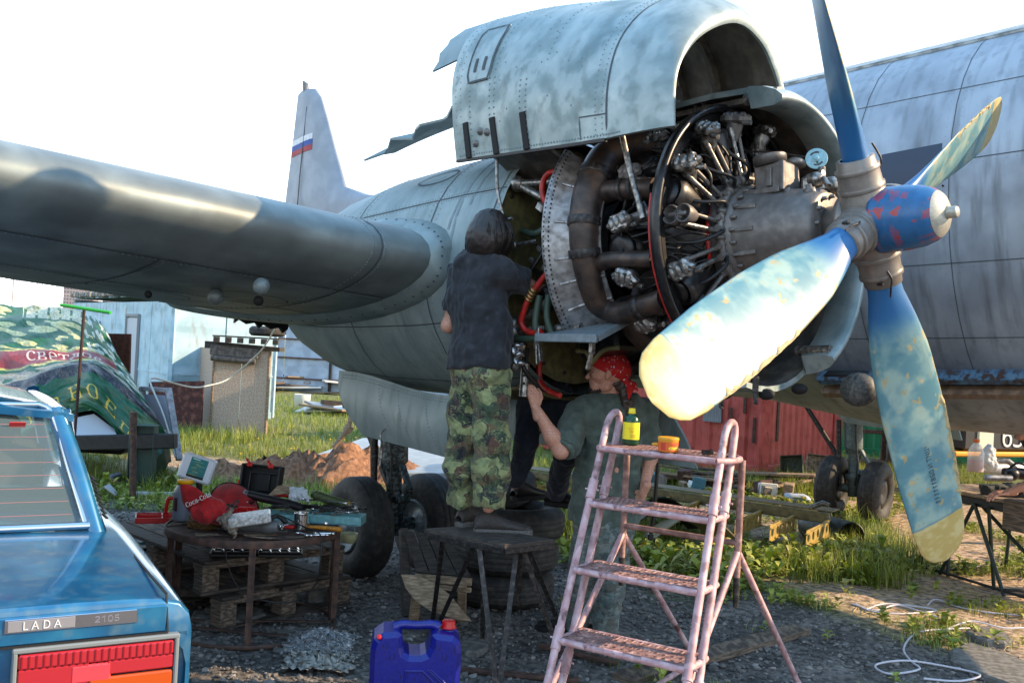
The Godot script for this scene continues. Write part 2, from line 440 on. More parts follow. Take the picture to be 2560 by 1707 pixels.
func build_fuselage() -> void:
	var st := [[-11.3, 1.15, .95, .06], [-10.2, 1.35, .55, .28], [-8.4, 1.6, .1, .72], [-6.5, 1.78, -.4, 1.12], [-4.5, 1.86, -.75, 1.42], [-2.5, 1.87, -.88, 1.5], [-1.4, 1.87, -1.08, 1.5], [0, 1.87, -1.12, 1.5], [1.0, 1.87, -1.12, 1.5], [1.45, 1.7, -1.1, 1.4], [1.8, 1.3, -1.02, 1.2], [2.15, .8, -.9, .9], [2.4, .4, -.75, .6], [2.58, .0, -.5, .25], [2.62, -.25, -.3, .02]]
	var P := []
	for s in st: P.append(ring_yz(s[0], s[1], s[2], s[3], -3.4, 40, .94))
	var b := MB.new(); b.grid(P, true)
	var f := obj("fuselage", b, M.fus, plane)
	# lap joints and rivet lines of the skin
	b = MB.new()
	var rv := MB.new()
	for col in [6.4, 3.6, 1.2, 38.6, 36.4]:
		seam_on(b, P, [Vector2(4, col), Vector2(9.5, col)], .006, .003, -1.0 if nrm(P, 7, 0).z < 0 else 1.0, 20)
		rivets_on(rv, P, Vector2(5.5, col - .12), Vector2(9, col - .12), 70, .004, -1.0 if nrm(P, 7, 0).z < 0 else 1.0)
	for row in [6.25, 6.72, 7.2, 7.55, 8.1, 8.7]:
		seam_on(b, P, [Vector2(row, 8), Vector2(row, 0), Vector2(row, -5)], .005, .003, -1.0 if nrm(P, 7, 0).z < 0 else 1.0, 16)
		for o in [-.03, .03]: rivets_on(rv, P, Vector2(row + o, 8), Vector2(row + o, -5), 44, .0035, -1.0 if nrm(P, 7, 0).z < 0 else 1.0)
	obj("skin_seam", b, M.seam, f)
	kind(obj("rivets", rv, M.rivet, f), "stuff")
	# pale ridge along the crown and the blue rubbing strip low on the side
	b = MB.new()
	b.tube([V(-4.4, 1.84, -3.32), V(-2.4, 1.86, -3.32), V(1.2, 1.86, -3.32)], .05, 8)
	var rows := []
	for o in [[8.2, .0], [8.2, .022], [6.5, .022], [6.5, .0]]:
		var r := PackedVector3Array()
		for k in 20: r.append(on(P, 4.5 + 4.0 * k / 19.0, o[0]) + nrm(P, 4.5 + 4.0 * k / 19.0, o[0]) * o[1] * (-1.0 if nrm(P, 7, 0).z < 0 else 1.0))
		rows.append(r)
	b.grid(rows)
	obj("crown_strip", b, mott([[.35, C(.45, .46, .45)], [.55, C(.57, .59, .585)], [.7, C(.64, .655, .65)]], .9, .5, .1, .012, 6, 45), f)
	b = MB.new()
	b.box(T(V(.2, -.70, -2.30)), V(3.4, .10, .22), .03)
	obj("rubbing_strip", b, mott([[.4, C(.22, .15, .13)], [.5, C(.22, .33, .42)], [.7, C(.30, .43, .52)]], .5, .6, 0, .014, 6, 46), f)
	b = MB.new()
	b.box(T(V(.2, -.80, -2.36)), V(3.4, .09, .2), .03)
	obj("lower_strip", b, mott([[.35, C(.24, .16, .12)], [.6, C(.50, .40, .32)]], .5, .6, 0, .014, 6, 47), f)
	# square cabin window: frame, screws, dark plate
	b = MB.new()
	var sg := -1.0 if nrm(P, 7, 0).z < 0 else 1.0
	var wz := func(y: float) -> float:
		var h := (1.87 + 1.12) * .5
		return -3.4 + 1.5 * sqrt(maxf(0.0, 1.0 - pow(absf((y - .375) / h), 2.0)))
	rows = []
	for y in [.55, .62, .70, .78, .86]:
		rows.append(PackedVector3Array([V(-.86, y, wz.call(y) + .012), V(-.45, y, wz.call(y) + .012)]))
	b.shell(rows, .02)
	var w := obj("window", b, mat(C(.17, .19, .25), .3, .1), f)
	b = MB.new()
	for i in 6:
		for s in [.53, .885]:
			b.lathe(along(V(-.88 + i * .09, s, wz.call(s)), V(0, .1, 1)), [Vector2(.006, 0), Vector2(.006, .006), Vector2(-.003, .007)], 6)
	kind(obj("screws", b, M.slit, w), "stuff")
	# tail fin with its faired root, rudder line and the flag
	P = []
	for s in [[1.3, -7.2, -11.0, .10], [1.72, -8.2, -10.93, .12], [1.82, -8.75, -10.9, .12], [2.0, -9.28, -10.87, .115], [2.6, -9.56, -10.75, .10], [3.1, -9.79, -10.66, .085], [3.4, -9.94, -10.61, .07], [3.56, -10.1, -10.58, .05], [3.6, -10.3, -10.5, .015]]:
		var r := PackedVector3Array()
		for j in 24:
			var a := TAU * j / 24; var cx := cos(a)
			var x: float = lerpf(s[2], s[1], cx * .5 + .5)
			var th: float = s[3] * absf(sin(a)) * (.35 + .65 * smoothstep(-1.0, .2, cx))
			r.append(V(x, s[0], -3.4 + th * signf(sin(a))))
		P.append(r)
	b = MB.new(); b.grid(P, true)
	var fin := obj("tail_fin", b, mott([[.3, C(.49, .52, .56)], [.6, C(.53, .56, .60)], [.8, C(.56, .585, .62)]], 2.5, .5, .1, .012, 6, 48), plane)
	b = MB.new()
	b.tube([V(-10.36, 3.56, -3.4), V(-10.38, 3.68, -3.4), V(-10.44, 3.74, -3.4)], [.05, .045, .015], 8)
	obj("tail_light", b, M.cast, fin)
	for q in [["white", C(.84, .84, .85), 2.795, 2.875], ["blue", C(.06, .27, .58), 2.715, 2.795], ["red", C(.62, .13, .17), 2.635, 2.715]]:
		b = MB.new(); rows = []
		for k in 9:
			var r := PackedVector3Array()
			for yy in [q[2], q[3]]:
				var fx := lerpf(-10.69, -10.02, k / 8.0); var g: float = (yy - 2.6) / .5
				var le := lerpf(-9.56, -9.79, g); var te := lerpf(-10.75, -10.66, g); var cx := clampf((fx - te) / (le - te) * 2.0 - 1.0, -1, 1)
				r.append(V(fx, yy, -3.4 + lerpf(.10, .085, g) * sqrt(1.0 - cx * cx) * (.35 + .65 * smoothstep(-1.0, .2, cx)) + .006))
			rows.append(r)
		b.shell(rows, .004)
		obj(q[0] + "_flag_stripe", b, mott([[.25, q[1].darkened(.25)], [.4, q[1]]], .5, .6, 0, .014, 5, 49), fin)
	b = MB.new()
	b.tube([V(-10.42, 1.35, -3.3), V(-10.33, 2.3, -3.305), V(-10.22, 3.3, -3.33)], .008, 5)
	obj("rudder_line", b, M.seam, fin)
	# tailplane, mostly behind the nacelle
	for s in [1.0, -1.0]:
		P = []
		for q in [[.1, -8.9, 1.9, .1], [2.5, -9.2, 1.4, .09], [5.0, -9.6, .9, .07]]: P.append(foil_ring(V(q[1], 1.15, -3.4 + s * q[0]), q[2], q[3], 10))
		b = MB.new(); b.grid(P, true)
		obj("tailplane", b, M.wing, plane)

func build_wings() -> void:
	for port in [false, true]:
		var P := []
		for q in [[.30, -2.22, 3.6, -.06, .165], [.85, -2.25, 3.45, -.045, .165], [1.2, -2.26, 3.35, -.03, .165], [2.2, -2.27, 3.25, .03, .165], [3.2, -2.29, 3.1, .09, .165], [4.5, -2.38, 2.9, .17, .16], [7.0, -2.65, 2.5, .32, .15], [11.0, -3.1, 1.8, .56, .13], [11.3, -3.3, 1.2, .58, .08]]:
			P.append(foil_ring(V(q[1], q[3], -6.8 - q[0] if port else q[0]), q[2], q[4], 20, 0.0, .02))
		var b := MB.new(); b.grid(P, true)
		var w := obj("wing", b, M.wing, plane)
		if port: continue
		var sg := 1.0 if nrm(P, 3, 10).y > 0 else -1.0
		b = MB.new()
		var rv := MB.new()
		for row in [2.0]: seam_on(b, P, [Vector2(row, 16), Vector2(row, 0), Vector2(row, -16)], .012, .003, sg, 30)
		rivets_on(rv, P, Vector2(2.06, 14), Vector2(2.06, -14), 110, .007, sg)
		rivets_on(rv, P, Vector2(1.94, 14), Vector2(1.94, -14), 110, .007, sg)
		for col in [-4.5, -8.0, -11.5, -14.5]:
			seam_on(b, P, [Vector2(1.1, col), Vector2(5.6, col)], .012, .003, sg, 50)
			rivets_on(rv, P, Vector2(1.1, col - .16), Vector2(5.5, col - .16), 130, .006, sg)
		seam_on(b, P, [Vector2(3.1, -4.5), Vector2(3.1, -15)], .012, .003, sg, 30)
		rivets_on(rv, P, Vector2(3.06, -4.5), Vector2(3.06, -15), 50, .006, sg)
		# oval access covers on the underside
		for q in [[2.75, -9.2, .32], [2.3, -7.0, .25]]:
			var ov := []
			for k in 21: ov.append(Vector2(q[0] + q[2] * cos(TAU * k / 20), q[1] + q[2] * 2.4 * sin(TAU * k / 20)))
			seam_on(b, P, ov, .009, .003, sg, 1)
		obj("skin_seam", b, M.seam, w)
		kind(obj("rivets", rv, M.rivet, w), "stuff")
		# blisters and drains below
		for q in [[V(-2.42, -.30, 1.86), .045], [V(-3.1, -.305, 1.76), .048], [V(-2.9, -.33, 1.6), .03], [V(-3.35, -.30, 2.05), .022]]:
			b = MB.new()
			b.ball(q[0] + V(0, .004, 0), V(1, 1, 1) * q[1], 14, 8)
			obj("blister", b, M.wing if q[1] > .04 else M.slit, w)
		# faired collar where the wing meets the nacelle, with its screws
		var R := []
		for q in [[.60, .055], [.74, .05], [.80, .035], [.84, .014], [.86, .0]]: R.append(foil_ring(V(-2.25, -.045, q[0]), 3.45, .165, 20, q[1], .02))
		b = MB.new(); b.grid(R, true)
		var col := obj("wing_collar", b, M.air, plane)
		rv = MB.new()
		rivets_on(rv, R, Vector2(2.0, 16), Vector2(2.0, -16), 60, .008, 1.0 if nrm(R, 2, 10).y > 0 else -1.0)
		kind(obj("screws", rv, M.seam, col), "stuff")
		# torn flap edge hanging behind the wing root
		b = MB.new()
		var poly := PackedVector2Array()
		for k in 14: poly.append(Vector2(k * .036, -.03 - .025 * float(k % 3 == 1) - .012 * (k % 2)))
		poly.append(Vector2(.47, .05)); poly.append(Vector2(0, .05))
		var inv := plane.transform.affine_inverse()
		var f0 := inv * V(-1.864, 1.85, -8.3); var f1 := inv * V(-2.234, 1.914, -8)
		var fx := (f1 - f0).normalized()
		b.prism(Transform3D(Basis(fx, V(0, 1, 0), fx.cross(V(0, 1, 0))).orthonormalized(), f0), poly, .03)
		obj("flap_edge", b, M.dark, plane)

func nacelle_rings(zc: float) -> Array:
	var P := []
	for s in [[-1.85, .70, -.84, .735], [-2.2, .705, -.86, .75], [-2.6, .70, -.87, .755], [-3.25, .68, -.84, .735], [-3.8, .62, -.78, .67], [-4.2, .53, -.68, .57], [-4.6, .43, -.53, .44], [-4.95, .32, -.30, .27], [-5.2, .2, -.08, .12], [-5.3, .1, .04, .02]]:
		P.append(ring_yz(s[0], s[1], s[2], s[3], zc, 36))
	return P
func build_nacelle() -> void:
	for port in [true, false]:
		var zc := -6.8 if port else 0.0
		var P := nacelle_rings(zc)
		var b := MB.new(); b.grid(P, true)
		var nac := obj("nacelle", b, M.air, plane)
		# doors of the wheel bay, hanging open on both sides
		for s in [1.0, -1.0]:
			var rows := []
			for i in 9:
				var f := i / 8.0
				var r := PackedVector3Array()
				for k in 7:
					var g := k / 6.0
					var xr := lerpf(-3.68, -3.38, pow(g, 1.6)); var xf := lerpf(-2.12, -2.05, g) if s > 0 else lerpf(-1.62, -1.35, g)
					var x := lerpf(xr, xf, f)
					var y0 := lerpf(-.695, -.86, smoothstep(0, .8, f)); var y1 := lerpf(-1.14, -1.29, f)
					r.append(V(x, lerpf(y0, y1, g), zc + s * (.50 + .04 * sin(g * PI) + .02 * f)))
				rows.append(r)
			b = MB.new(); b.shell(rows, .02)
			var d := obj("wheel_door", b, M.air, plane)
			if not port and s > 0:
				var rv := MB.new()
				var sg := 1.0 if nrm(rows, 4, 3, false).z > 0 else -1.0
				for q in [[.3, 7.7, .35, 60], [.3, 7.7, .62, 60]]: rivets_on(rv, rows, Vector2(q[0], q[2]), Vector2(q[1], q[2]), q[3], .006, sg)
				for fx in [2.5, 3.6, 5.1]: rivets_on(rv, rows, Vector2(fx, .6), Vector2(fx, 5.6), 16, .006, sg)
				kind(obj("rivets", rv, M.rivet, d), "stuff")
				b = MB.new()
				var hk := on(rows, 2.4, 4.6, false) + V(0, 0, .02)
				b.tube(curve([hk, hk + V(-.03, -.03, .02), hk + V(-.02, -.09, .02), hk + V(-.03, -.13, .02)], 4), .006, 6)
				b.box(T(hk + V(-.03, -.16, .02)), V(.035, .07, .01), .003)
				b.box(T(hk + V(-.035, -.22, .02)), V(.02, .06, .012), .003)
				obj("latch", b, M.steel, d)
		if port:
			# closed far engine cowling
			var L := []
			for q in [[-1.85, .745], [-1.2, .80], [-.7, .80], [-.5, .77], [-.38, .71], [-.4, .66], [-.6, .62], [-1.2, .60]]: L.append(ring_yz(q[0], q[1], -q[1], q[1], zc, 28))
			b = MB.new(); b.grid(L, true)
			obj("cowling", b, M.cowl, plane)
			b = MB.new(); b.lathe(Transform3D(Basis(V(0, 0, 1), V(1, 0, 0), V(0, 1, 0)), V(0, 0, zc)), [Vector2(-1.0, .6), Vector2(-.7, .3), Vector2(-.25, .15), Vector2(.3, .12), Vector2(.42, .03)], 16)
			obj("far_spinner", b, M.hub, plane)
			for k in 4:
				b = MB.new()
				b.grid(blade_rows(), true)
				var o := obj("far_blade", b, blade_mat, plane)
				o.transform = Transform3D(Basis(V(1, 0, 0), TAU * k / 4 + .9), V(0, 0, zc))
			continue
		var sg2 := 1.0 if nrm(P, 3, 9).y > 0 else -1.0
		b = MB.new()
		for col in [3.2, 6.6, -2.6, -6.0]: seam_on(b, P, [Vector2(.05, col), Vector2(5.5, col)], .009, .003, sg2, 30)
		for row in [.15, 1.6, 3.1]: seam_on(b, P, [Vector2(row, 12), Vector2(row, -8)], .009, .003, sg2, 40)
		obj("skin_seam", b, M.seam, nac)
		var rv2 := MB.new()
		for row in [.08, 1.5, 1.7, 3.0, 3.2]: rivets_on(rv2, P, Vector2(row, 10), Vector2(row, -6), 60, .006, sg2)
		for col in [3.05, 3.35, -2.75]: rivets_on(rv2, P, Vector2(.1, col), Vector2(5, col), 90, .006, sg2)
		kind(obj("rivets", rv2, M.rivet, nac), "stuff")
		# oval cover with a dark rim and a small scoop on the shoulder
		b = MB.new()
		var ov := []
		for k in 21: ov.append(Vector2(2.05 + .35 * cos(TAU * k / 20), 5.2 + .55 * sin(TAU * k / 20)))
		seam_on(b, P, ov, .014, .004, sg2, 1)
		obj("filler_rim", b, M.seam, nac)
		# dark stains run from the shoulder in front of the wing
		b = MB.new()
		for q in [[.9, 6.4, 1.15, 1.5], [1.0, 6.2, 1.05, -1.2], [.7, 5.6, .8, 2.6]]: seam_on(b, P, [Vector2(q[0], q[1]), Vector2(lerpf(q[0], q[2], .6), lerpf(q[1], q[3], .4)), Vector2(q[2], q[3])], .02, .002, sg2, 12)
		obj("stain", b, mott([[.3, C(.32, .37, .40)], [.7, C(.44, .50, .52)]], .3, .6, .1, .014, 5, 50), nac)
		# firewall, with ribs, pipes and struts of the accessory bay before it
		b = MB.new()
		b.lathe(Transform3D(Basis(V(0, 0, 1), V(1, 0, 0), V(0, 1, 0)), V(-1.9, -.06, 0)), [Vector2(.0, .72), Vector2(.0, .3), Vector2(.06, .28), Vector2(.06, 0)], 28)
		var fw := obj("firewall", b, M.olive, plane)
		rv2 = MB.new()
		for k in 22:
			var a := TAU * k / 22
			rv2.lathe(along(V(-1.9, -.06 + .66 * sin(a), .66 * cos(a)), V(1, 0, 0)), [Vector2(.012, 0), Vector2(.012, .012), Vector2(0, .014)], 6)
		kind(obj("bolts", rv2, M.dark, fw), "stuff")
func AX(x := 0.0, y := 0.0, z := 0.0) -> Transform3D: return Transform3D(Basis(V(0, 0, 1), V(1, 0, 0), V(0, 1, 0)), V(x, y, z))
func pol(x: float, r: float, deg: float) -> Vector3: return V(x, r * sin(deg_to_rad(deg)), r * cos(deg_to_rad(deg)))

func arc_row(x: float, pts: Array, count: int) -> PackedVector3Array:
	var c := []
	for q in pts: c.append(V(x, q[0], q[1]))
	var d := curve(c, 6)
	var r := PackedVector3Array()
	for i in count:
		var f := float(i) / (count - 1) * (d.size() - 1)
		var k := mini(int(f), d.size() - 2)
		r.append(d[k].lerp(d[k + 1], f - k))
	return r

func build_cowling() -> void:
	# fixed lower and far side of the cowling with its rounded nose ring
	var b := MB.new()
	var ins := MB.new()
	var prof := [Vector2(-1.86, .775), Vector2(-1.22, .80), Vector2(-1.18, .80), Vector2(-.8, .805), Vector2(-.56, .79)]
	var P := []
	for q in prof:
		var r := PackedVector3Array()
		for k in 29:
			var a := deg_to_rad(lerpf(80, 246 if q.x < -1.2 else 284, k / 28.0))
			r.append(V(q.x, -.03 + q.y * sin(a), q.y * cos(a)))
		P.append(r)
	b.shell(P, .03, 1, 1, ins)
	var lc := obj("lower_cowling", b, M.cowl, plane)
	obj("cowling_lining", ins, M.inside, lc)
	b = MB.new()
	b.lathe(AX(0, -.03, 0), [Vector2(-.55, .79), Vector2(-.47, .775), Vector2(-.40, .745), Vector2(-.365, .71), Vector2(-.37, .685), Vector2(-.42, .67), Vector2(-.55, .675), Vector2(-.56, .77)], 36, deg_to_rad(76), deg_to_rad(241))
	for a in [76.0, 241.0]:
		var t := AX(0, -.03, 0)
		var poly := []
		for q in [Vector2(-.55, .79), Vector2(-.47, .775), Vector2(-.40, .745), Vector2(-.365, .71), Vector2(-.37, .685), Vector2(-.42, .67), Vector2(-.55, .675)]: poly.append(t * V(q.y * cos(deg_to_rad(a)), q.x, q.y * sin(deg_to_rad(a))))
		for k in range(1, poly.size() - 1): b.tri(poly[0], poly[k], poly[k + 1])
	obj("nose_ring", b, M.cowl, lc)
	for a in [238.0, 79.0]:
		b = MB.new(); b.tube([pol(-.60, .70, a), pol(-.40, .70, a)], .03, 10)
		obj("hinge_tube", b, M.steel, lc)
	b = MB.new()
	for q in [[-1.7, 82.0], [-1.3, 82.0], [-.9, 82.0]]:
		b.lathe(AX(q[0], -.03, 0), [Vector2(-.025, .77), Vector2(-.025, .70), Vector2(.025, .70), Vector2(.025, .77)], 30, deg_to_rad(80), deg_to_rad(270))
	b.bar(pol(-1.8, .73, 84), pol(-.5, .70, 84), .05, .03)
	b.bar(pol(-1.15, .76, 283), pol(-.56, .76, 283), .03, .05)
	b.bar(pol(-1.7, .73, 195), pol(-.5, .70, 195), .03, .07)
	b.bar(pol(-1.7, .73, 165), pol(-.5, .70, 165), .03, .05)
	obj("rib", b, M.inside, lc)
	# belly fairing panels behind the lower cowling
	b = MB.new()
	P = []
	for x in [-2.6, -2.2, -1.95]:
		var r := PackedVector3Array()
		for k in 13:
			var a := deg_to_rad(lerpf(228, 292, k / 12.0))
			r.append(V(x, -.04 + .84 * sin(a), .84 * cos(a)))
		P.append(r)
	b.shell(P, .02)
	obj("belly_panel", b, M.olive, lc)
	b = MB.new()
	b.ball(V(-.26, -.80, -.4), V(.10, .09, .08), 14, 8)
	obj("drain_dome", b, mott([[.45, C(.14, .14, .13)], [.62, C(.34, .35, .34)]], .15, .6, 0, .015, 5, 91), lc)
	b = MB.new()
	b.box(T(V(-.36, -.715, -.46), V(28, 0, 0)), V(.24, .012, .06), .004)
	obj("vent", b, M.slit, lc)
	for q in [V(-.5, -.80, -.22), V(-.62, -.82, -.1), V(-.8, -.83, .03), V(-.55, -.83, .02)]:
		b = MB.new(); b.ball(q, V(.05, .03, .03), 8, 6); obj("vent", b, M.slit, lc)
	for q in [[V(-.72, -.78, .2), V(-.70, -.885, .21)], [V(-.50, -.74, .2), V(-.50, -.86, .21)]]:
		b = MB.new()
		b.bar(q[0], q[0].lerp(q[1], .7), .035, .02, .004, V(1, 0, 0))
		b.bar(q[0].lerp(q[1], .62), q[1] + V(.012, -.02, .012), .03, .012, .003, V(1, 0, 0))
		obj("latch", b, M.iron, lc)

	# the raised upper shell
	var rear := [[.53, .72], [.80, .755], [1.06, .745], [1.32, .61], [1.50, .31], [1.51, -.05], [1.33, -.33], [1.0, -.47]]
	var fore := [[.42, .83], [.68, .825], [.94, .73], [1.17, .50], [1.30, .20], [1.24, -.08], [1.05, -.27], [.80, -.35]]
	var lip := [[.43, .745], [.67, .73], [.86, .60], [1.0, .40], [1.075, .18], [1.03, -.02], [.92, -.14], [.79, -.22]]
	var mixed := func(a: Array, c: Array, f: float) -> Array:
		var o := []
		for i in a.size(): o.append([lerpf(a[i][0], c[i][0], f), lerpf(a[i][1], c[i][1], f)])
		return o
	P = []
	var N := 41
	for k in 9:
		var f := k / 8.0
		var m: Array = mixed.call(rear, fore, f)
		var bul := .05 * sin(f * PI)
		for q in m:
			var dy: float = q[0] - .7; var dz: float = q[1] - .18
			if q[0] > .6: q[0] += dy * bul; q[1] += dz * bul
		P.append(arc_row(lerpf(-2.2, -.96, f), m, N))
	var nose := [[-.87, .05], [-.78, .15], [-.70, .30], [-.635, .50], [-.60, .68], [-.585, .86], [-.60, 1.0]]
	for q in nose: P.append(arc_row(q[0], mixed.call(fore, lip, q[1]), N))
	b = MB.new(); ins = MB.new()
	b.shell(P, .028, 1, 1, ins)
	var up := part("raised_cowling", plane, "open upper engine cowling propped up on two struts")
	obj("cowling_skin", b, M.cowl, up)
	obj("cowling_lining", ins, M.inside, up)
	var sg := 1.0 if nrm(P, 4, 20, false).y > 0 else -1.0
	# rivet lines, seams, hatch, slots and studs
	var rv := MB.new()
	for fi in [.25, .55, 7.6, 7.9]: rivets_on(rv, P, Vector2(fi, .8), Vector2(fi, 38), 60 if fi > 4 else 44, .005, sg)
	for q in [[1.15, 8], [2.35, 9], [2.62, 9], [4.05, 8], [4.35, 8]]: rivets_on(rv, P, Vector2(q[0], .4), Vector2(q[0], q[1]), 13, .0075, sg)
	rivets_on(rv, P, Vector2(.3, .6), Vector2(9, .6), 60, .007, sg)
	for fi in [2.6, 5.2]: rivets_on(rv, P, Vector2(fi, 10), Vector2(fi, 38), 40, .006, sg)
	for i in 40: rivets_on(rv, P, Vector2(rnd(1, 8), rnd(2, 26)), Vector2(1, 1), 1, .006, sg)
	kind(obj("rivets", rv, M.rivet, up), "stuff")
	b = MB.new()
	seam_on(b, P, [Vector2(8.15, 1), Vector2(8.15, 39)], .01, .003, sg, 40)
	seam_on(b, P, [Vector2(6.9, .3), Vector2(6.9, 3), Vector2(8.1, 3)], .006, .003, sg, 6)
	obj("skin_seam", b, M.seam, up)
	b = MB.new()
	var rows := []
	for i in 7:
		var r := PackedVector3Array()
		for k in 11:
			var fi := lerpf(1.0, 2.3, i / 6.0); var fj := lerpf(9.0, 16.5, k / 10.0)
			r.append(on(P, fi, fj, false) + nrm(P, fi, fj, false) * sg * .006)
		rows.append(r)
	b.shell(rows, .006)
	var hatch := obj("hatch", b, M.cowl, up)
	b = MB.new()
	seam_on(b, P, [Vector2(1.0, 10), Vector2(1.0, 15.6), Vector2(1.12, 16.5), Vector2(2.2, 16.5), Vector2(2.3, 15.6), Vector2(2.3, 10), Vector2(2.2, 9.0), Vector2(1.12, 9.0), Vector2(1.0, 10)], .012, .009, sg, 4)
	for q in [1.4, 1.9]: seam_on(b, P, [Vector2(q, 10.2), Vector2(q, 12)], .022, .010, sg, 4)
	obj("hatch_seam", b, M.seam, up)
	for fi in [.85, 2.5, 4.2]:
		b = MB.new()
		var a := on(P, fi, -.05, false); var c := on(P, fi, 4.4, false); var nn := nrm(P, fi, 2, false) * sg
		b.bar(a + nn * .004, c + nn * .004, .012, .05, .004, nn.cross(c - a))
		obj("slot", b, M.slit, up)
	for q in [[1.7, 3.2], [2.1, 3.0], [1.35, 2.0]]:
		b = MB.new()
		b.lathe(along(on(P, q[0], q[1], false), nrm(P, q[0], q[1], false) * sg), [Vector2(.02, 0), Vector2(.02, .010), Vector2(.008, .012), Vector2(.008, .022), Vector2(-.004, .024)], 12)
		obj("stud", b, M.cast, up)
	b = MB.new()
	b.bar(on(P, 0, 0, false) + V(0, -.004, -.01), on(P, 8, 0, false) + V(0, -.004, -.01), .02, .022)
	b.bar(on(P, 0, 40, false), on(P, 8, 40, false), .03, .03)
	obj("edge_bar", b, M.dark, up)
	b = MB.new()
	for fi in [.4, 3.0, 5.6, 7.4]:
		var pts := []
		for k in 20: pts.append(on(P, fi, 1 + k * 2, false) - nrm(P, fi, 1 + k * 2, false) * sg * .045)
		for k in 19: b.bar(pts[k], pts[k + 1], .03, .045, 0, nrm(P, fi, 2 + k * 2, false))
	for fj in [11.0, 20.0, 30.0]:
		for k in 6: b.bar(on(P, .3 + k * 1.2, fj, false) - nrm(P, .3 + k * 1.2, fj, false) * sg * .05, on(P, 1.5 + k * 1.2, fj, false) - nrm(P, 1.5 + k * 1.2, fj, false) * sg * .05, .035, .05)
	obj("rib", b, M.inside, up)
	b = MB.new()
	b.prism(Transform3D(Basis(V(-.1, .98, .1).normalized(), V(.3, 0, .95).normalized(), V(1, .1, -.2).normalized()), V(-1.25, .86, -.2)), PackedVector2Array([Vector2(0, 0), Vector2(.1, 0), Vector2(.1, .2), Vector2(0, .2)]), .02, .004)
	obj("stencil_plate", b, M.tin, up)
	# cowl flaps still fixed to the rear edge, and the flat inner panel
	rows = []
	for k in 7:
		var f := k / 6.0
		rows.append(PackedVector3Array([on(P, .05, 13 + k * 1.2, false), on(P, .05, 13 + k * 1.2, false) + V(-.24 + .03 * (k % 2), -.02 + .03 * f, .0)]))
	b = MB.new(); b.shell(rows, .012)
	obj("cowl_flap", b, M.air, up)
	rows = []
	for k in 10:
		var f := k / 9.0
		var xx := lerpf(-2.25, -3.35, f)
		rows.append(PackedVector3Array([V(xx, .93 - .08 * f * f, .30), V(xx, .90 - .10 * f * f, .46), V(xx + .0, .865 - .10 * f * f - .02 * (k % 2), lerpf(.72, .56, f) - .05 * (k % 3))]))
	b = MB.new(); b.shell(rows, .014)
	obj("cowl_flap", b, M.air, up)
	b = MB.new()
	var q4 := [V(-1.93, .53, .67), V(-1.53, .51, .67), V(-1.50, .40, .42), V(-1.96, .42, .42)]
	b.shell([PackedVector3Array([q4[0], q4[1]]), PackedVector3Array([q4[3], q4[2]])], .012)
	b.bar(q4[0], q4[3], .03, .02); b.bar(q4[1], q4[2], .03, .02); b.bar(q4[3], q4[2], .03, .025)
	obj("inner_panel", b, M.inside, up)
	for q in [[V(-1.87, .52, .70), V(-1.85, .30, .71), V(-1.80, .13, .70), .009], [V(-.99, .48, .66), V(-.93, .28, .665), V(-.85, .03, .66), .016]]:
		b = MB.new(); b.tube(curve([q[0], q[1], q[2]], 5), q[3], 8)
		if q[3] > .01:
			b.tube([q[2] + (q[0] - q[2]) * .16, q[2]], q[3] * 1.25, 8)
		else:
			b.tube([q[2] + V(-.03, .0, 0), q[2] + V(.06, 0, 0)], .010, 6)
		obj("strut", b, M.steel, up)

func cover_mesh() -> MB:
	var b := MB.new()
	# scalloped lid, long in x, standing along y
	var poly := PackedVector2Array()
	for k in 28:
		var a := TAU * k / 28
		var s := 1.0 + .11 * cos(a * 6.0)
		poly.append(Vector2(.080 * cos(a) * s, .050 * sin(a) * s))
	b.prism(Transform3D(Basis(V(1, 0, 0), V(0, 0, -1), V(0, 1, 0)), V(0, .0, 0)), poly, .045, .012)
	for k in 3: b.ball(V(-.04 + k * .04, .040, .0), V(.020, .018, .034), 10, 6)
	for k in 5:
		var a := TAU * k / 5 + .4
		b.lathe(along(V(.062 * cos(a), .034, .038 * sin(a)), V(0, 1, 0)), [Vector2(.016, 0), Vector2(.016, .008), Vector2(0, .009)], 6)
	b.tube([V(0, .0, 0), V(-.01, -.06, 0), V(-.03, -.12, 0)], [.045, .04, .036], 10)
	b.tube([V(.05, .0, .03), V(.10, .0, .035)], [.012, .014], 8)
	return b

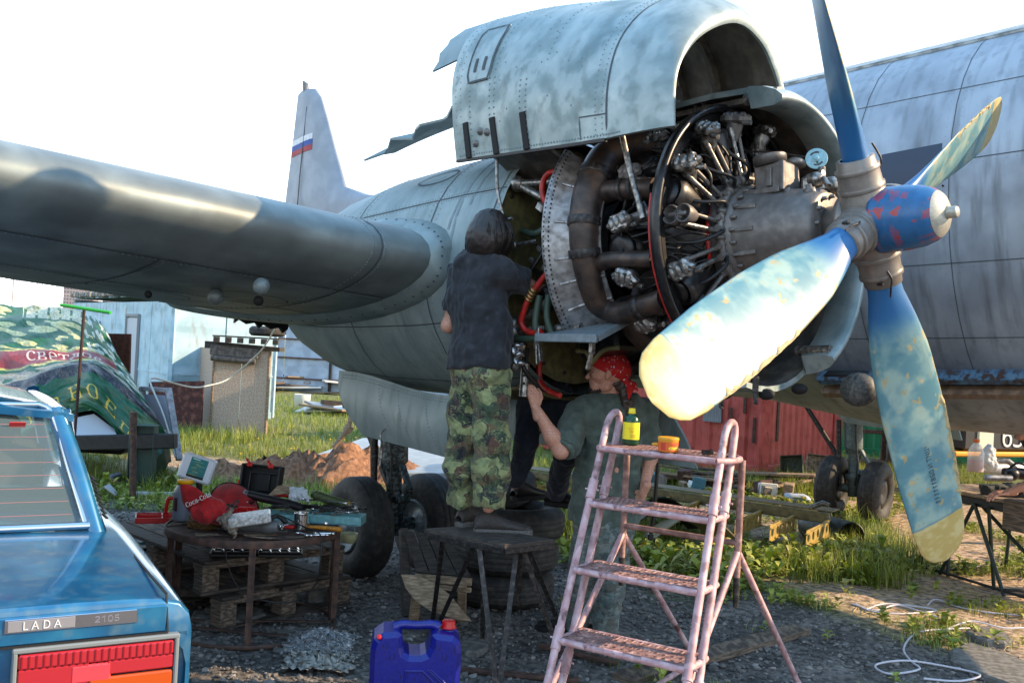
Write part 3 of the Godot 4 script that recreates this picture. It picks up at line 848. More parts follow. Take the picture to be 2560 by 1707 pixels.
func build_engine() -> void:
	var e := part("engine", plane, "exposed radial piston engine, oily and black")
	var b := MB.new()
	b.lathe(AX(), [Vector2(-1.35, 0), Vector2(-1.35, .30), Vector2(-1.2, .33), Vector2(-.75, .31), Vector2(-.68, .285), Vector2(-.64, .28), Vector2(-.64, .262), Vector2(-.62, .262), Vector2(-.62, .238), Vector2(-.5, .228), Vector2(-.32, .205), Vector2(-.24, .192), Vector2(-.235, .172), Vector2(-.20, .168), Vector2(-.20, .0)], 32)
	obj("gear_case", b, M.cast, e)
	b = MB.new()
	for k in 24:
		var a := 360.0 * k / 24
		b.lathe(along(pol(-.62, .250, a), V(1, 0, 0)), [Vector2(.03, 0), Vector2(.03, .009), Vector2(.012, .010), Vector2(.012, .013), Vector2(0, .013)], 6)
		if k % 2 == 0: b.lathe(along(pol(-.205, .15, a), V(1, 0, 0)), [Vector2(.025, 0), Vector2(.025, .010), Vector2(0, .011)], 6)
		if k % 2 == 0: b.bar(pol(-.62, .245, a), pol(-.50, .231, a), .014, .02)
	for q in [[-.38, 62.0], [-.27, 66.0], [-.3, 100.0]]: b.lathe(along(pol(q[0], .195, q[1]), pol(0, 1, q[1])), [Vector2(.03, 0), Vector2(.03, .016), Vector2(.012, .018), Vector2(.012, .03), Vector2(-.01, .032)], 8)
	kind(obj("studs", b, M.cast, e), "stuff")
	# cylinders: finned barrels with black baffles, two staggered rows of seven
	var fins := []
	for k in 15:
		var y := .30 + k * .0155
		fins.append_array([Vector2(y, .066), Vector2(y + .003, .092), Vector2(y + .006, .092), Vector2(y + .008, .066)])
	fins.append_array([Vector2(.545, .07), Vector2(.56, .085), Vector2(.585, .08), Vector2(.60, .05), Vector2(.60, 0)])
	var cyl := MB.new()
	cyl.lathe(Transform3D.IDENTITY, fins, 18)
	for s in [-1.0, 1.0]:
		for k in 7: cyl.box(T(V(0, .50 + k * .011, s * .045), V(0, 0, 0)), V(.15, .003, .07))
	var cm := cyl.mesh()
	var baf := MB.new()
	var rows := []
	for k in 9:
		var a := deg_to_rad(-70 + 17.5 * k)
		rows.append(PackedVector3Array([V(.105 * sin(a) , .33, .105 * cos(a)), V(.112 * sin(a), .45, .112 * cos(a)), V(.118 * sin(a) , .55, .118 * cos(a)), V(.10 * sin(a), .58, .10 * cos(a))]))
	baf.shell(rows, .004)
	var bm := baf.mesh()
	for row in 2:
		var x := -.80 if row == 0 else -1.06
		for k in 7:
			var deg := (17.0 if row == 0 else -9.0) + k * 360.0 / 7
			var o := obj("cylinder", cm, M.black, e)
			o.transform = along(V(x, 0, 0), pol(0, 1, deg), V(1, 0, 0))
			var f := obj("baffle", bm, M.black, e)
			f.transform = along(V(x, 0, 0), pol(0, 1, deg), V(1, 0, 0)) * Transform3D(Basis(V(0, 1, 0), PI / 2 if k % 2 else PI / 2 + .5), V.call(0, 0, 0))
	# rocker covers: two per cylinder
	var cov := cover_mesh().mesh()
	for row in 2:
		for k in 14:
			var deg := (4.0 if row == 0 else -22.5) + k * 360.0 / 14
			var x := -.69 if row == 0 else -1.02
			if row == 0 and k == 0:
				# this one has lost its lid: an open twin box
				b = MB.new()
				var t := along(pol(x, .60, deg), pol(0, 1, deg), V(1, 0, 0))
				b.lathe(t * T(V(-.035, -.03, 0)), [Vector2(-.05, .03), Vector2(.0, .048), Vector2(.04, .05), Vector2(.042, .042), Vector2(.0, .038), Vector2(-.02, 0)], 16)
				b.lathe(t * T(V(.04, -.03, 0)), [Vector2(-.05, .03), Vector2(.0, .046), Vector2(.04, .048), Vector2(.042, .040), Vector2(.0, .036), Vector2(-.02, 0)], 16)
				b.box(t * T(V(0, -.02, 0)), V(.05, .05, .05), .01)
				b.tube([t * V(-.05, .0, 0), t * V(.06, .0, 0)], .012, 8)
				obj("open_rocker_box", b, M.cast, e)
				continue
			var o := obj("rocker_cover", cov, M.steel if (k + row) % 3 else M.cast, e)
			o.transform = along(pol(x, .60 if row == 0 else .615, deg), (pol(0, 1, deg) + V(.18 if row == 0 else -.1, 0, 0)), V(1, .0, 0)) * Transform3D(Basis(V(0, 1, 0), .2 if k % 2 else -.25), Vector3.ZERO)
	# pushrod tubes and ignition leads run from the covers to the ring round the gear case
	for k in 14:
		var deg := 4.0 + k * 360.0 / 14
		for s in [-3.5, 3.0]:
			b = MB.new()
			var a := pol(-.66, .285, deg + s * 1.6); var c := pol(-.70, .575, deg + s)
			b.tube([a, a.lerp(c, .18)], .016, 8); b.tube([a.lerp(c, .16), a.lerp(c, .86)], .011 if s > 0 else .014, 8); b.tube([a.lerp(c, .84), c], .017, 8)
			obj("pushrod_tube", b, M.steel if s < 0 else M.cast, e)
		b = MB.new()
		var p0 := pol(-.63, .30, deg - 6); var p2 := pol(-.76, .52, deg - 13)
		b.tube(curve([p0, p0.lerp(p2, .3) + V(.07, .0, .0), p0.lerp(p2, .7) + V(.06, -.02, .01), p2], 5), .010, 6)
		b.tube([p0, p0.lerp(p2, .1) + V(.02, 0, 0)], .014, 6)
		obj("ignition_lead", b, M.hose, e)
	b = MB.new()
	var ring := []
	for k in 49: ring.append(pol(-.645, .298, 360.0 * k / 48))
	b.tube(ring, .020, 8, false)
	for k in 14:
		var deg := 4.0 + k * 360.0 / 14
		b.tube([pol(-.645, .275, deg - 4), pol(-.64, .335, deg - 4)], .019, 8)
		b.tube([pol(-.645, .275, deg + 6), pol(-.64, .33, deg + 6)], .015, 8)
		b.lathe(along(pol(-.645, .298, deg - 12), pol(-.645, .298, deg - 11) - pol(-.645, .298, deg - 12)), [Vector2(-.012, 0), Vector2(-.012, .026), Vector2(.012, .026), Vector2(.012, 0)], 10)
	obj("ignition_ring", b, M.cast, e)
	# red lines behind the harness
	b = MB.new()
	b.tube(curve([pol(-.72, .32, 24), pol(-.70, .33, 0), pol(-.70, .34, -20), pol(-.73, .36, -45)], 5), .012, 8)
	obj("red_line", b, M.red, e)
	# cowl support ring: black channel with a red rear edge
	b = MB.new()
	b.lathe(AX(), [Vector2(-.775, .665), Vector2(-.735, .665), Vector2(-.728, .685), Vector2(-.735, .705), Vector2(-.775, .705), Vector2(-.775, .665)], 96)
	b.lathe(AX(), [Vector2(-.775, .665), Vector2(-.775, .60), Vector2(-.765, .60), Vector2(-.765, .665)], 72)
	obj("support_ring", b, M.black, e)
	b = MB.new()
	b.lathe(AX(), [Vector2(-.79, .70), Vector2(-.776, .704), Vector2(-.776, .675), Vector2(-.79, .675), Vector2(-.79, .70)], 72, deg_to_rad(-62), deg_to_rad(12))
	b.lathe(AX(), [Vector2(-.79, .70), Vector2(-.776, .704), Vector2(-.776, .69), Vector2(-.79, .69), Vector2(-.79, .70)], 30, deg_to_rad(150), deg_to_rad(290))
	obj("red_edge", b, M.red, e)
	# magneto box, oil governor and light blue pulley on top of the gear case
	b = MB.new()
	b.box(T(V(-.48, .265, .03), V(0, 0, 4)), V(.17, .16, .17), .012)
	b.lathe(along(V(-.50, .345, .06), V(-.08, 1, .12)), [Vector2(.0, .0), Vector2(.0, .085), Vector2(.045, .085), Vector2(.052, .078), Vector2(.055, 0)], 24)
	b.lathe(along(V(-.42, .34, -.05), V(0, 1, 0)), [Vector2(.0, .0), Vector2(.0, .05), Vector2(.03, .05), Vector2(.045, .03), Vector2(.05, 0)], 16)
	b.box(T(V(-.46, .20, .125)), V(.10, .03, .02), .004); b.box(T(V(-.47, .27, .122)), V(.03, .10, .02), .004); b.box(T(V(-.40, .27, .11)), V(.02, .15, .03), .004)
	obj("magneto", b, M.cast, e)
	b = MB.new()
	b.box(T(V(-.33, .235, -.08), V(0, 20, 0)), V(.12, .08, .12), .012)
	b.ball(V(-.29, .25, -.02), V(.045, .04, .045), 12, 8); b.ball(V(-.25, .225, -.10), V(.05, .05, .045), 12, 8)
	b.tube([V(-.36, .28, -.06), V(-.26, .285, -.04)], .016, 8); b.tube([V(-.30, .26, -.1), V(-.30, .33, -.1)], .02, 8); b.tube([V(-.24, .25, .0), V(-.2, .20, .02)], .014, 8)
	obj("governor", b, M.steel, e)
	b = MB.new()
	var pt := along(V(-.325, .375, -.09), V(.50, .10, .86))
	b.lathe(pt, [Vector2(-.008, 0), Vector2(-.008, .048), Vector2(.0, .056), Vector2(.006, .054), Vector2(.004, .04), Vector2(.004, .015), Vector2(.014, .013), Vector2(.014, 0)], 28)
	var pul := obj("pulley", b, mott([[.4, C(.40, .58, .63)], [.6, C(.55, .72, .76)]], .1, .5, 0, .02, 4, 93), e)
	b = MB.new()
	for s in [0.0, PI]:
		b.lathe(pt * T(V(0, .006, 0)), [Vector2(0, .030), Vector2(.002, .030), Vector2(.002, .037), Vector2(0, .037)], 8, s + .5, s + 1.9)
	b.tube([pt * V(0, 0, 0), V(-.31, .28, -.1)], .008, 6)
	b.tube([V(-.80, .46, .02), V(-.56, .44, -.02), V(-.36, .385, -.08)], .004, 5)
	b.tube([V(-.84, .50, .0), V(-.5, .41, .05)], .004, 5)
	obj("pulley_cable", b, M.iron, e)
	# wiring and small pipes that crowd the front of the cylinders
	for s in 3:
		b = MB.new()
		for k in 44:
			var d0 := rnd(0, 360); var d1 := d0 + rnd(-24, 24)
			var p0 := pol(rnd(-.74, -.66), rnd(.30, .40), d0); var p1 := pol(rnd(-1.02, -.72), rnd(.48, .64), d1)
			if s == 2: p0 = pol(rnd(-1.15, -.95), rnd(.50, .64), d0); p1 = pol(rnd(-1.15, -.95), rnd(.50, .66), d0 + rnd(8, 26))
			b.tube(curve([p0, p0.lerp(p1, .35) + V(rnd(.0, .07), rnd(-.03, .03), rnd(-.03, .03)), p0.lerp(p1, .7) + V(rnd(-.03, .05), rnd(-.03, .03), rnd(-.02, .04)), p1], 4), rnd(.004, .010), 5, false)
			if k % 3 == 0: b.lathe(along(p1, p1 - p0), [Vector2(-.02, 0), Vector2(-.02, .014), Vector2(.015, .014), Vector2(.015, 0)], 6)
		kind(obj("wiring", b, [M.hose, M.iron, M.black][s], e), "stuff")
	# intake pipes between the cylinders
	for k in 14:
		var dg := -9.0 + 13 + k * 360.0 / 14
		b = MB.new(); b.tube(curve([pol(-1.22, .34, dg), pol(-1.16, .48, dg), pol(-1.0, .555, dg + 2), pol(-.86, .56, dg + 4)], 4), .032, 10)
		obj("intake_pipe", b, M.black if k % 2 else M.cast, e)
	# exhaust collector and its branches
	b = MB.new()
	var path := [V(-1.02, .50, .30), V(-1.16, .51, .36), V(-1.25, .45, .43)]
	for k in 11: path.append(pol(-1.27, .625, lerpf(42, -34, k / 10.0)))
	path.append_array([V(-1.23, -.39, .47), V(-1.13, -.41, .47), V(-1.0, -.39, .49), V(-.84, -.36, .50)])
	var pc := curve(path, 4)
	var rr := []
	for k in pc.size(): rr.append(lerpf(.095, .058, smoothstep(.2, .95, float(k) / pc.size())))
	b.tube(pc, rr, 18)
	for q in [[22.0, .055], [-14.0, .045]]:
		var a := pol(-1.27, .60, q[0])
		b.tube(curve([a, a + V(.07, 0, -.01), pol(-1.1, .60, q[0]), pol(-.86, .585, q[0] - 2)], 5), [.085, .08, .075, .07, .065, .062, .06, .058, .057, .056, .055, .055, .055, .055, .055, .055].map(func(x: float) -> float: return x * q[1] / .055), 14)
	b.tube(curve([pol(-1.2, .50, -42), pol(-1.2, .55, -60), pol(-1.15, .58, -80), pol(-1.2, .6, -110)], 5), .075, 14)
	obj("exhaust_collector", b, M.exhaust, e)
	for q in [[6.0, .100], [-9.0, .096], [31.0, .108]]:
		b = MB.new()
		var c := pol(-1.27, .625, q[0]); var d := pol(-1.27, .625, q[0] + 1) - pol(-1.27, .625, q[0] - 1)
		b.lathe(along(c, d), [Vector2(-.022, q[1] - .02), Vector2(-.022, q[1] - .006), Vector2(.022, q[1] - .006), Vector2(.022, q[1] - .02)], 18)
		b.box(Transform3D(along(c, d).basis, c + V(-.10, 0, .02)), V(.03, .05, .03), .004)
		obj("clamp", b, M.iron, e)
	for x in [-1.06, -.99]:
		b = MB.new()
		b.lathe(along(pol(x, .60, 21.5), V(1, 0, 0)), [Vector2(-.01, .05), Vector2(-.01, .064), Vector2(.01, .064), Vector2(.01, .05)], 16)
		obj("clamp", b, M.iron, e)
	b = MB.new()
	b.lathe(along(V(-1.0, -.39, .49), V(1, .2, .05)), [Vector2(-.02, .05), Vector2(-.02, .066), Vector2(.02, .066), Vector2(.02, .05)], 16)
	obj("clamp", b, M.iron, e)
	# silver deflector band with ribs and rivets
	rows = []
	for q in [[-1.455, .75], [-1.45, .765], [-1.425, .755], [-1.41, .715], [-1.36, .665], [-1.28, .615], [-1.18, .60]]:
		var r := PackedVector3Array()
		for k in 33: r.append(pol(q[0], q[1], lerpf(40, -47, k / 32.0)))
		rows.append(r)
	b = MB.new(); b.shell(rows, .008)
	var band := obj("deflector_band", b, M.tin, e)
	var sg := 1.0 if nrm(rows, 3, 16, false).z > 0 else -1.0
	var rv := MB.new()
	rivets_on(rv, rows, Vector2(1.4, .5), Vector2(1.4, 31.5), 44, .006, sg)
	rivets_on(rv, rows, Vector2(2.3, .5), Vector2(2.3, 31.5), 44, .007, sg)
	kind(obj("rivets", rv, M.dark, band), "stuff")
	b = MB.new()
	for fj in [6.0, 12.5, 18.5, 22.5, 27.0]:
		for k in 4: b.bar(on(rows, 3 + k * .8, fj, false), on(rows, 3.8 + k * .8, fj, false), .016, .014, .003)
	obj("rib", b, M.tin, band)
	b = MB.new()
	b.shell([PackedVector3Array([V(-1.58, -.52, .66), V(-1.14, -.54, .66)]), PackedVector3Array([V(-1.55, -.50, .40), V(-1.16, -.44, .40)])], .03)
	b.bar(V(-1.58, -.535, .67), V(-1.14, -.555, .67), .02, .045, .004)
	obj("shelf", b, mott([[.3, C(.36, .40, .42)], [.7, C(.46, .50, .52)]], .3, .5, .3), e)
	for q in [[V(-1.60, -.48, .62), V(-1.59, -.57, .63), V(-1.565, -.665, .64)], [V(-1.64, -.50, .60), V(-1.635, -.6, .6), V(-1.63, -.68, .60)], [V(-1.23, -.56, .60), V(-1.235, -.63, .6), V(-1.255, -.71, .61)]]:
		b = MB.new()
		b.bar(q[0], q[1], .035, .022, .004, V(1, 0, 0)); b.bar(q[1].lerp(q[0], .2), q[2], .028, .012, .003, V(1, 0, 0))
		b.tube([q[0] + V(-.03, 0, 0), q[0] + V(.03, 0, 0)], .011, 8)
		obj("latch", b, M.steel, e)
	# accessory bay: mount struts, hoses, bundles
	var node := V(-1.84, .36, .56)
	for q in [[node, V(-1.40, .12, .52), .024], [node, V(-1.38, .33, .50), .022], [node, V(-1.4, .40, .1), .02], [V(-1.84, -.45, .58), V(-1.40, -.25, .55), .026], [V(-1.84, -.49, .58), V(-1.38, -.48, .52), .026], [V(-1.82, .0, .60), V(-1.64, .005, .60), .013]]:
		b = MB.new(); b.ball(q[0], Vector3.ONE * q[2] * 2, 12, 8); b.tube([q[0], q[1]], q[2], 10); obj("mount_strut", b, M.steel, e)
	for q in [[V(-1.47, .37, .58), V(-1.55, .375, .6), V(-1.60, .33, .6), V(-1.60, .25, .6), V(-1.55, .16, .58)], [V(-1.52, -.16, .62), V(-1.60, -.24, .63), V(-1.66, -.31, .64), V(-1.70, -.38, .64), V(-1.73, -.45, .63), V(-1.68, -.50, .62), V(-1.58, -.50, .62)], [V(-1.90, -.62, .30), V(-1.89, -.68, .32), V(-1.88, -.76, .32), V(-1.80, -.82, .34), V(-1.70, -.85, .34)]]:
		b = MB.new(); b.tube(curve(q, 5), .017, 10)
		obj("red_hose", b, M.red, e)
	b = MB.new()
	for k in 4: b.lathe(along(V(-1.63 - .013 * k, -.27 - .016 * k, .635), V(-.6, -.7, 0)), [Vector2(-.008, .0), Vector2(-.008, .024 + .003 * (k % 2)), Vector2(.008, .024), Vector2(.008, 0)], 10)
	obj("hose_fitting", b, M.brass, e)
	for q in [[V(-1.62, -.30, .60), V(-1.63, -.45, .62), V(-1.62, -.55, .60)], [V(-1.57, -.30, .58), V(-1.56, -.42, .60), V(-1.54, -.52, .58)], [V(-1.86, .1, .5), V(-1.7, .06, .55), V(-1.6, .12, .5), V(-1.45, .1, .5)], [V(-1.84, -.53, .60), V(-1.70, -.535, .61), V(-1.56, -.53, .60)]]:
		b = MB.new(); b.tube(curve(q, 5), .02, 8)
		obj("hose", b, M.greenhose, e)
	for q in [[V(-1.88, .30, .3), V(-1.7, .2, .35), V(-1.66, .0, .5), V(-1.74, -.15, .55), V(-1.84, -.2, .5)], [V(-1.88, -.1, .4), V(-1.66, -.2, .45), V(-1.5, -.1, .4)], [V(-1.88, .2, .1), V(-1.6, .1, .2), V(-1.4, .2, .2)], [V(-1.78, -.55, .6), V(-1.76, -.65, .6), V(-1.74, -.72, .58), V(-1.75, -.78, .5)], [V(-1.6, -.5, -.1), V(-1.5, -.6, -.25), V(-1.3, -.7, -.3), V(-1.1, -.7, -.3)]]:
		b = MB.new(); b.tube(curve(q, 5), .013, 8)
		obj("black_hose", b, M.hose, e)
	b = MB.new()
	for k in 9: b.ball(V(-1.74 + .012 * sin(k * 2.1), -.575 - k * .014, .645 + .01 * cos(k * 3.3)), V(.04, .018, .035), 10, 6, Basis(V(0, 0, 1), k * .9))
	obj("foil_wrap", b, mat(C(.60, .60, .60), .25, .9), e)
	b = MB.new()
	for q in [[V(-1.70, .1, .2), V(.18, .22, .2)], [V(-1.62, -.25, .15), V(.2, .25, .25)], [V(-1.74, -.3, .42), V(.12, .14, .1)], [V(-1.7, .36, -.1), V(.16, .18, .3)], [V(-1.55, -.55, .05), V(.3, .12, .3)]]: b.box(T(q[0], V(0, 0, 10)), q[1], .02)
	b.lathe(AX(-1.55), [Vector2(-.25, 0), Vector2(-.25, .24), Vector2(.1, .30), Vector2(.2, .34)], 24)
	b.lathe(along(V(-1.70, .2, .42), V(1, -.4, .2)), [Vector2(-.09, 0), Vector2(-.09, .045), Vector2(.06, .045), Vector2(.06, .03), Vector2(.12, .03), Vector2(.12, 0)], 12)
	obj("accessory", b, M.black, e)
	for q in [V(-1.61, .19, .60), V(-1.72, -.02, .5), V(-1.70, -.13, .48), V(-1.78, -.08, .5), V(-1.66, -.08, .46)]:
		b = MB.new(); b.box(T(q, V(0, 0, -35)), V(.06, .045, .04) * (1.0 if q.y > .1 else .65), .006); obj("connector", b, M.tin, e)
	# bent bracket under the shelf
	b = MB.new()
	b.tube(curve([V(-1.52, -.60, .40), V(-1.45, -.61, .40), V(-1.42, -.66, .40), V(-1.44, -.70, .40), V(-1.40, -.66, .40), V(-1.32, -.60, .40), V(-1.22, -.59, .40)], 4), .013, 8)
	obj("bracket", b, M.olive, e)

# ---------------------------------------------------------------- propeller and landing gear
var blade_mat: StandardMaterial3D
func blade_rows() -> Array:
	var P := []
	for k in 27:
		var f := k / 26.0
		var r := lerpf(.30, 1.9, 1.0 - pow(1.0 - f, 1.25))
		var d: Array = lerp_row([[.30, .16, 52, .80], [.38, .175, 50, .6], [.5, .235, 47, .34], [.7, .31, 42, .19], [1.0, .352, 35, .12], [1.4, .362, 29, .085], [1.7, .335, 26, .07], [1.80, .30, 25, .07], [1.86, .225, 25, .07], [1.89, .13, 25, .07], [1.9, .03, 25, .07]], r)
		var ch: float = d[1]; var be := deg_to_rad(d[2]); var th: float = d[3] * ch
		var t := V(-sin(be), 0, -cos(be)); var nn := V(cos(be), 0, -sin(be))
		var row := PackedVector3Array()
		for j in 24:
			var a := TAU * j / 24
			row.append(V(0, r, 0) + t * (cos(a) * ch * .5) + nn * (sin(a) * th * .5 * (1.0 + .25 * cos(a)) * (1.25 if a < PI else .75)))
		P.append(row)
	return P
func make_blade_mat() -> void:
	var im := Image.create(192, 512, false, Image.FORMAT_RGB8)
	var n1 := noise(.012, 4, FastNoiseLite.TYPE_SIMPLEX_SMOOTH, 5); var n2 := noise(.028, 5, FastNoiseLite.TYPE_SIMPLEX_SMOOTH, 8); var n3 := noise(.06, 3, FastNoiseLite.TYPE_SIMPLEX_SMOOTH, 12)
	for y in 512:
		var r := 1.0 - pow(1.0 - y / 511.0, 1.25)
		r = lerpf(.30, 1.9, r)
		for x in 192:
			var u := x / 192.0
			var a := n1.get_noise_2d(x * 1.6, y); var p := n2.get_noise_2d(x * 1.3, y * .6); var q := n3.get_noise_2d(x, y)
			var front := u < .5
			var c := C(.31, .48, .52).lerp(C(.43, .56, .565), smoothstep(-.35, .35, a + .3 * q))
			c = c.lerp(C(.60, .66, .60), smoothstep(-.1, .5, a + .6 * p) * .6)
			if not front: c = C(.17, .33, .46).lerp(C(.25, .42, .53), smoothstep(-.4, .4, a))
			c = c.lerp(C(.12, .36, .56), smoothstep(.66, .44, r))
			if front and r > .6:
				# ochre putty along one side and in thin smears
				var e := smoothstep(.36, .5, u) * .42 + p * .75 + q * .25 - .14
				c = c.lerp(C(.56, .50, .34).lerp(C(.66, .59, .44), q + .5), smoothstep(.20, .34, e) * .9)
				c = c.lerp(C(.60, .53, .37), smoothstep(.46, .54, n2.get_noise_2d(x * 2.4 + 90, y * .9) + .2 * q) * .9)
			var tip := 1.655 + .004 * q
			if r > tip: c = C(.66, .57, .33).lerp(C(.72, .65, .45), smoothstep(-.3, .4, a + q * .6))
			elif r > tip - .012: c = c.lerp(C(.30, .40, .42), .4)
			im.set_pixel(x, y, c)
	blade_mat = mat(Color.WHITE, .42)
	blade_mat.albedo_texture = ImageTexture.create_from_image(im)
	blade_mat.texture_repeat = true
func text_mesh(s: String, size: float, depth := .002, font := "Droid Sans", px := 48) -> TextMesh:
	var t := TextMesh.new()
	var f := SystemFont.new(); f.font_names = PackedStringArray([font])
	t.font = f; t.text = s; t.font_size = px; t.pixel_size = size / px; t.depth = depth; t.curve_step = 2.0
	return t
func build_prop() -> void:
	var p := part("propeller", plane, "four bladed propeller with flaking blue paint and yellow tips")
	var P := blade_rows()
	var b := MB.new(); b.grid(P, true, 1.0, 1.0)
	var m := b.mesh()
	# a thick ragged ridge of putty along one edge
	var pk := MB.new()
	var rows := []
	for k in 26:
		var fi := 9.5 + 9.5 * k / 25.0
		var w := .7 + .5 * sin(k * 1.7) * sin(k * .6) + .3 * sin(k * 3.1)
		var row := PackedVector3Array()
		for j in 5:
			var fj := 11.7 - w * (4 - j) / 4.0 * 1.6
			row.append(on(P, fi, fj) + nrm(P, fi, fj) * (1.0 if nrm(P, 12, 6).x > 0 else -1.0) * (.0 if j == 0 or k == 0 or k == 25 else .003 + .005 * absf(sin(k * 2.3 + j * 1.9))))
		rows.append(row)
	pk.grid(rows)
	var pkm := pk.mesh()
	var putty := mott([[.3, C(.52, .45, .29)], [.7, C(.70, .62, .45)]], .12, .7, 0, .02, 5, 95, 2.0)
	var sock := MB.new()
	sock.lathe(Transform3D.IDENTITY, [Vector2(.02, .125), Vector2(.08, .124), Vector2(.13, .112), Vector2(.16, .104), Vector2(.165, .104), Vector2(.165, .110), Vector2(.185, .110), Vector2(.185, .102), Vector2(.255, .098), Vector2(.255, .104), Vector2(.275, .104), Vector2(.275, .093), Vector2(.318, .089), Vector2(.32, .070)], 28)
	var sm := sock.mesh()
	for k in 4:
		# from straight up towards starboard
		var ang := deg_to_rad(26.8) + PI / 2 * k
		var t := Transform3D(Basis(V(1, 0, 0), ang), Vector3.ZERO)
		var o := obj("blade", m, blade_mat, p); o.transform = t
		if k != 0:
			o = obj("putty_ridge", pkm, putty, p); o.transform = t
		o = obj("blade_socket", sm, M.hub, p); o.transform = t
		var w := MB.new()
		w.tube(curve([V(.07, .23, -.075), V(.085, .27, -.08), V(.075, .31, -.085), V(.06, .36, -.08)], 4), .005, 6)
		w.box(T(V(.03, .283, -.095)), V(.03, .02, .012), .003)
		o = obj("lock_wire", w, M.iron, p); o.transform = t
		if k == 2:
			o = obj("serial_number", text_mesh("ШИТ N 028111111", .040, .0012), M.seam, p)
			var q := on(P, 15.5, 6.3); var nn := nrm(P, 15.5, 6.3)
			if nn.x < 0: nn = -nn
			var yv := -nn.cross(V(0, 1, 0)).normalized()
			o.transform = t * Transform3D(Basis(V(0, 1, 0), yv, V(0, 1, 0).cross(yv)), q + nn * .003)
	b = MB.new()
	b.ball(V(0, 0, 0), V(.15, .15, .15), 28, 16)
	b.lathe(AX(), [Vector2(-.20, 0), Vector2(-.20, .10), Vector2(-.12, .10), Vector2(-.12, .145), Vector2(-.085, .145), Vector2(-.08, .12), Vector2(.05, .135), Vector2(.07, .14)], 32)
	obj("hub", b, M.hub, p)
	b = MB.new()
	b.lathe(AX(), [Vector2(.055, .14), Vector2(.06, .158), Vector2(.075, .16), Vector2(.085, .156), Vector2(.10, .1545), Vector2(.18, .153), Vector2(.26, .142), Vector2(.315, .122), Vector2(.345, .098), Vector2(.358, .07), Vector2(.36, .0)], 40)
	obj("spinner", b, M.spinner, p)
	b = MB.new()
	b.lathe(AX(), [Vector2(.335, .108), Vector2(.352, .092), Vector2(.368, .06), Vector2(.372, .035), Vector2(.372, .03)], 32)
	b.lathe(AX(), [Vector2(.36, .028), Vector2(.41, .027), Vector2(.418, .022), Vector2(.42, 0)], 20)
	obj("spinner_cap", b, mott([[.3, C(.50, .50, .46)], [.7, C(.66, .65, .60)]], .1, .4, .3, .016, 5, 96), p)

func tyre_mesh(dia: float, w: float, rim: float) -> MB:
	var b := MB.new()
	var R := dia * .5; var h := w * .5
	b.lathe(Transform3D.IDENTITY, [Vector2(-h * .55, rim), Vector2(-h * .8, rim + .012), Vector2(-h, lerpf(rim, R, .35)), Vector2(-h * .97, lerpf(rim, R, .62)), Vector2(-h * .78, R - .028), Vector2(-h * .52, R - .006), Vector2(-h * .50, R - .002), Vector2(-h * .47, R - .010), Vector2(-h * .44, R - .002), Vector2(-h * .2, R), Vector2(-h * .17, R - .009), Vector2(-h * .14, R), Vector2(h * .14, R), Vector2(h * .17, R - .009), Vector2(h * .2, R), Vector2(h * .44, R - .002), Vector2(h * .47, R - .010), Vector2(h * .50, R - .002), Vector2(h * .52, R - .006), Vector2(h * .78, R - .028), Vector2(h * .97, lerpf(rim, R, .62)), Vector2(h, lerpf(rim, R, .35)), Vector2(h * .8, rim + .012), Vector2(h * .55, rim)], 44)
	return b
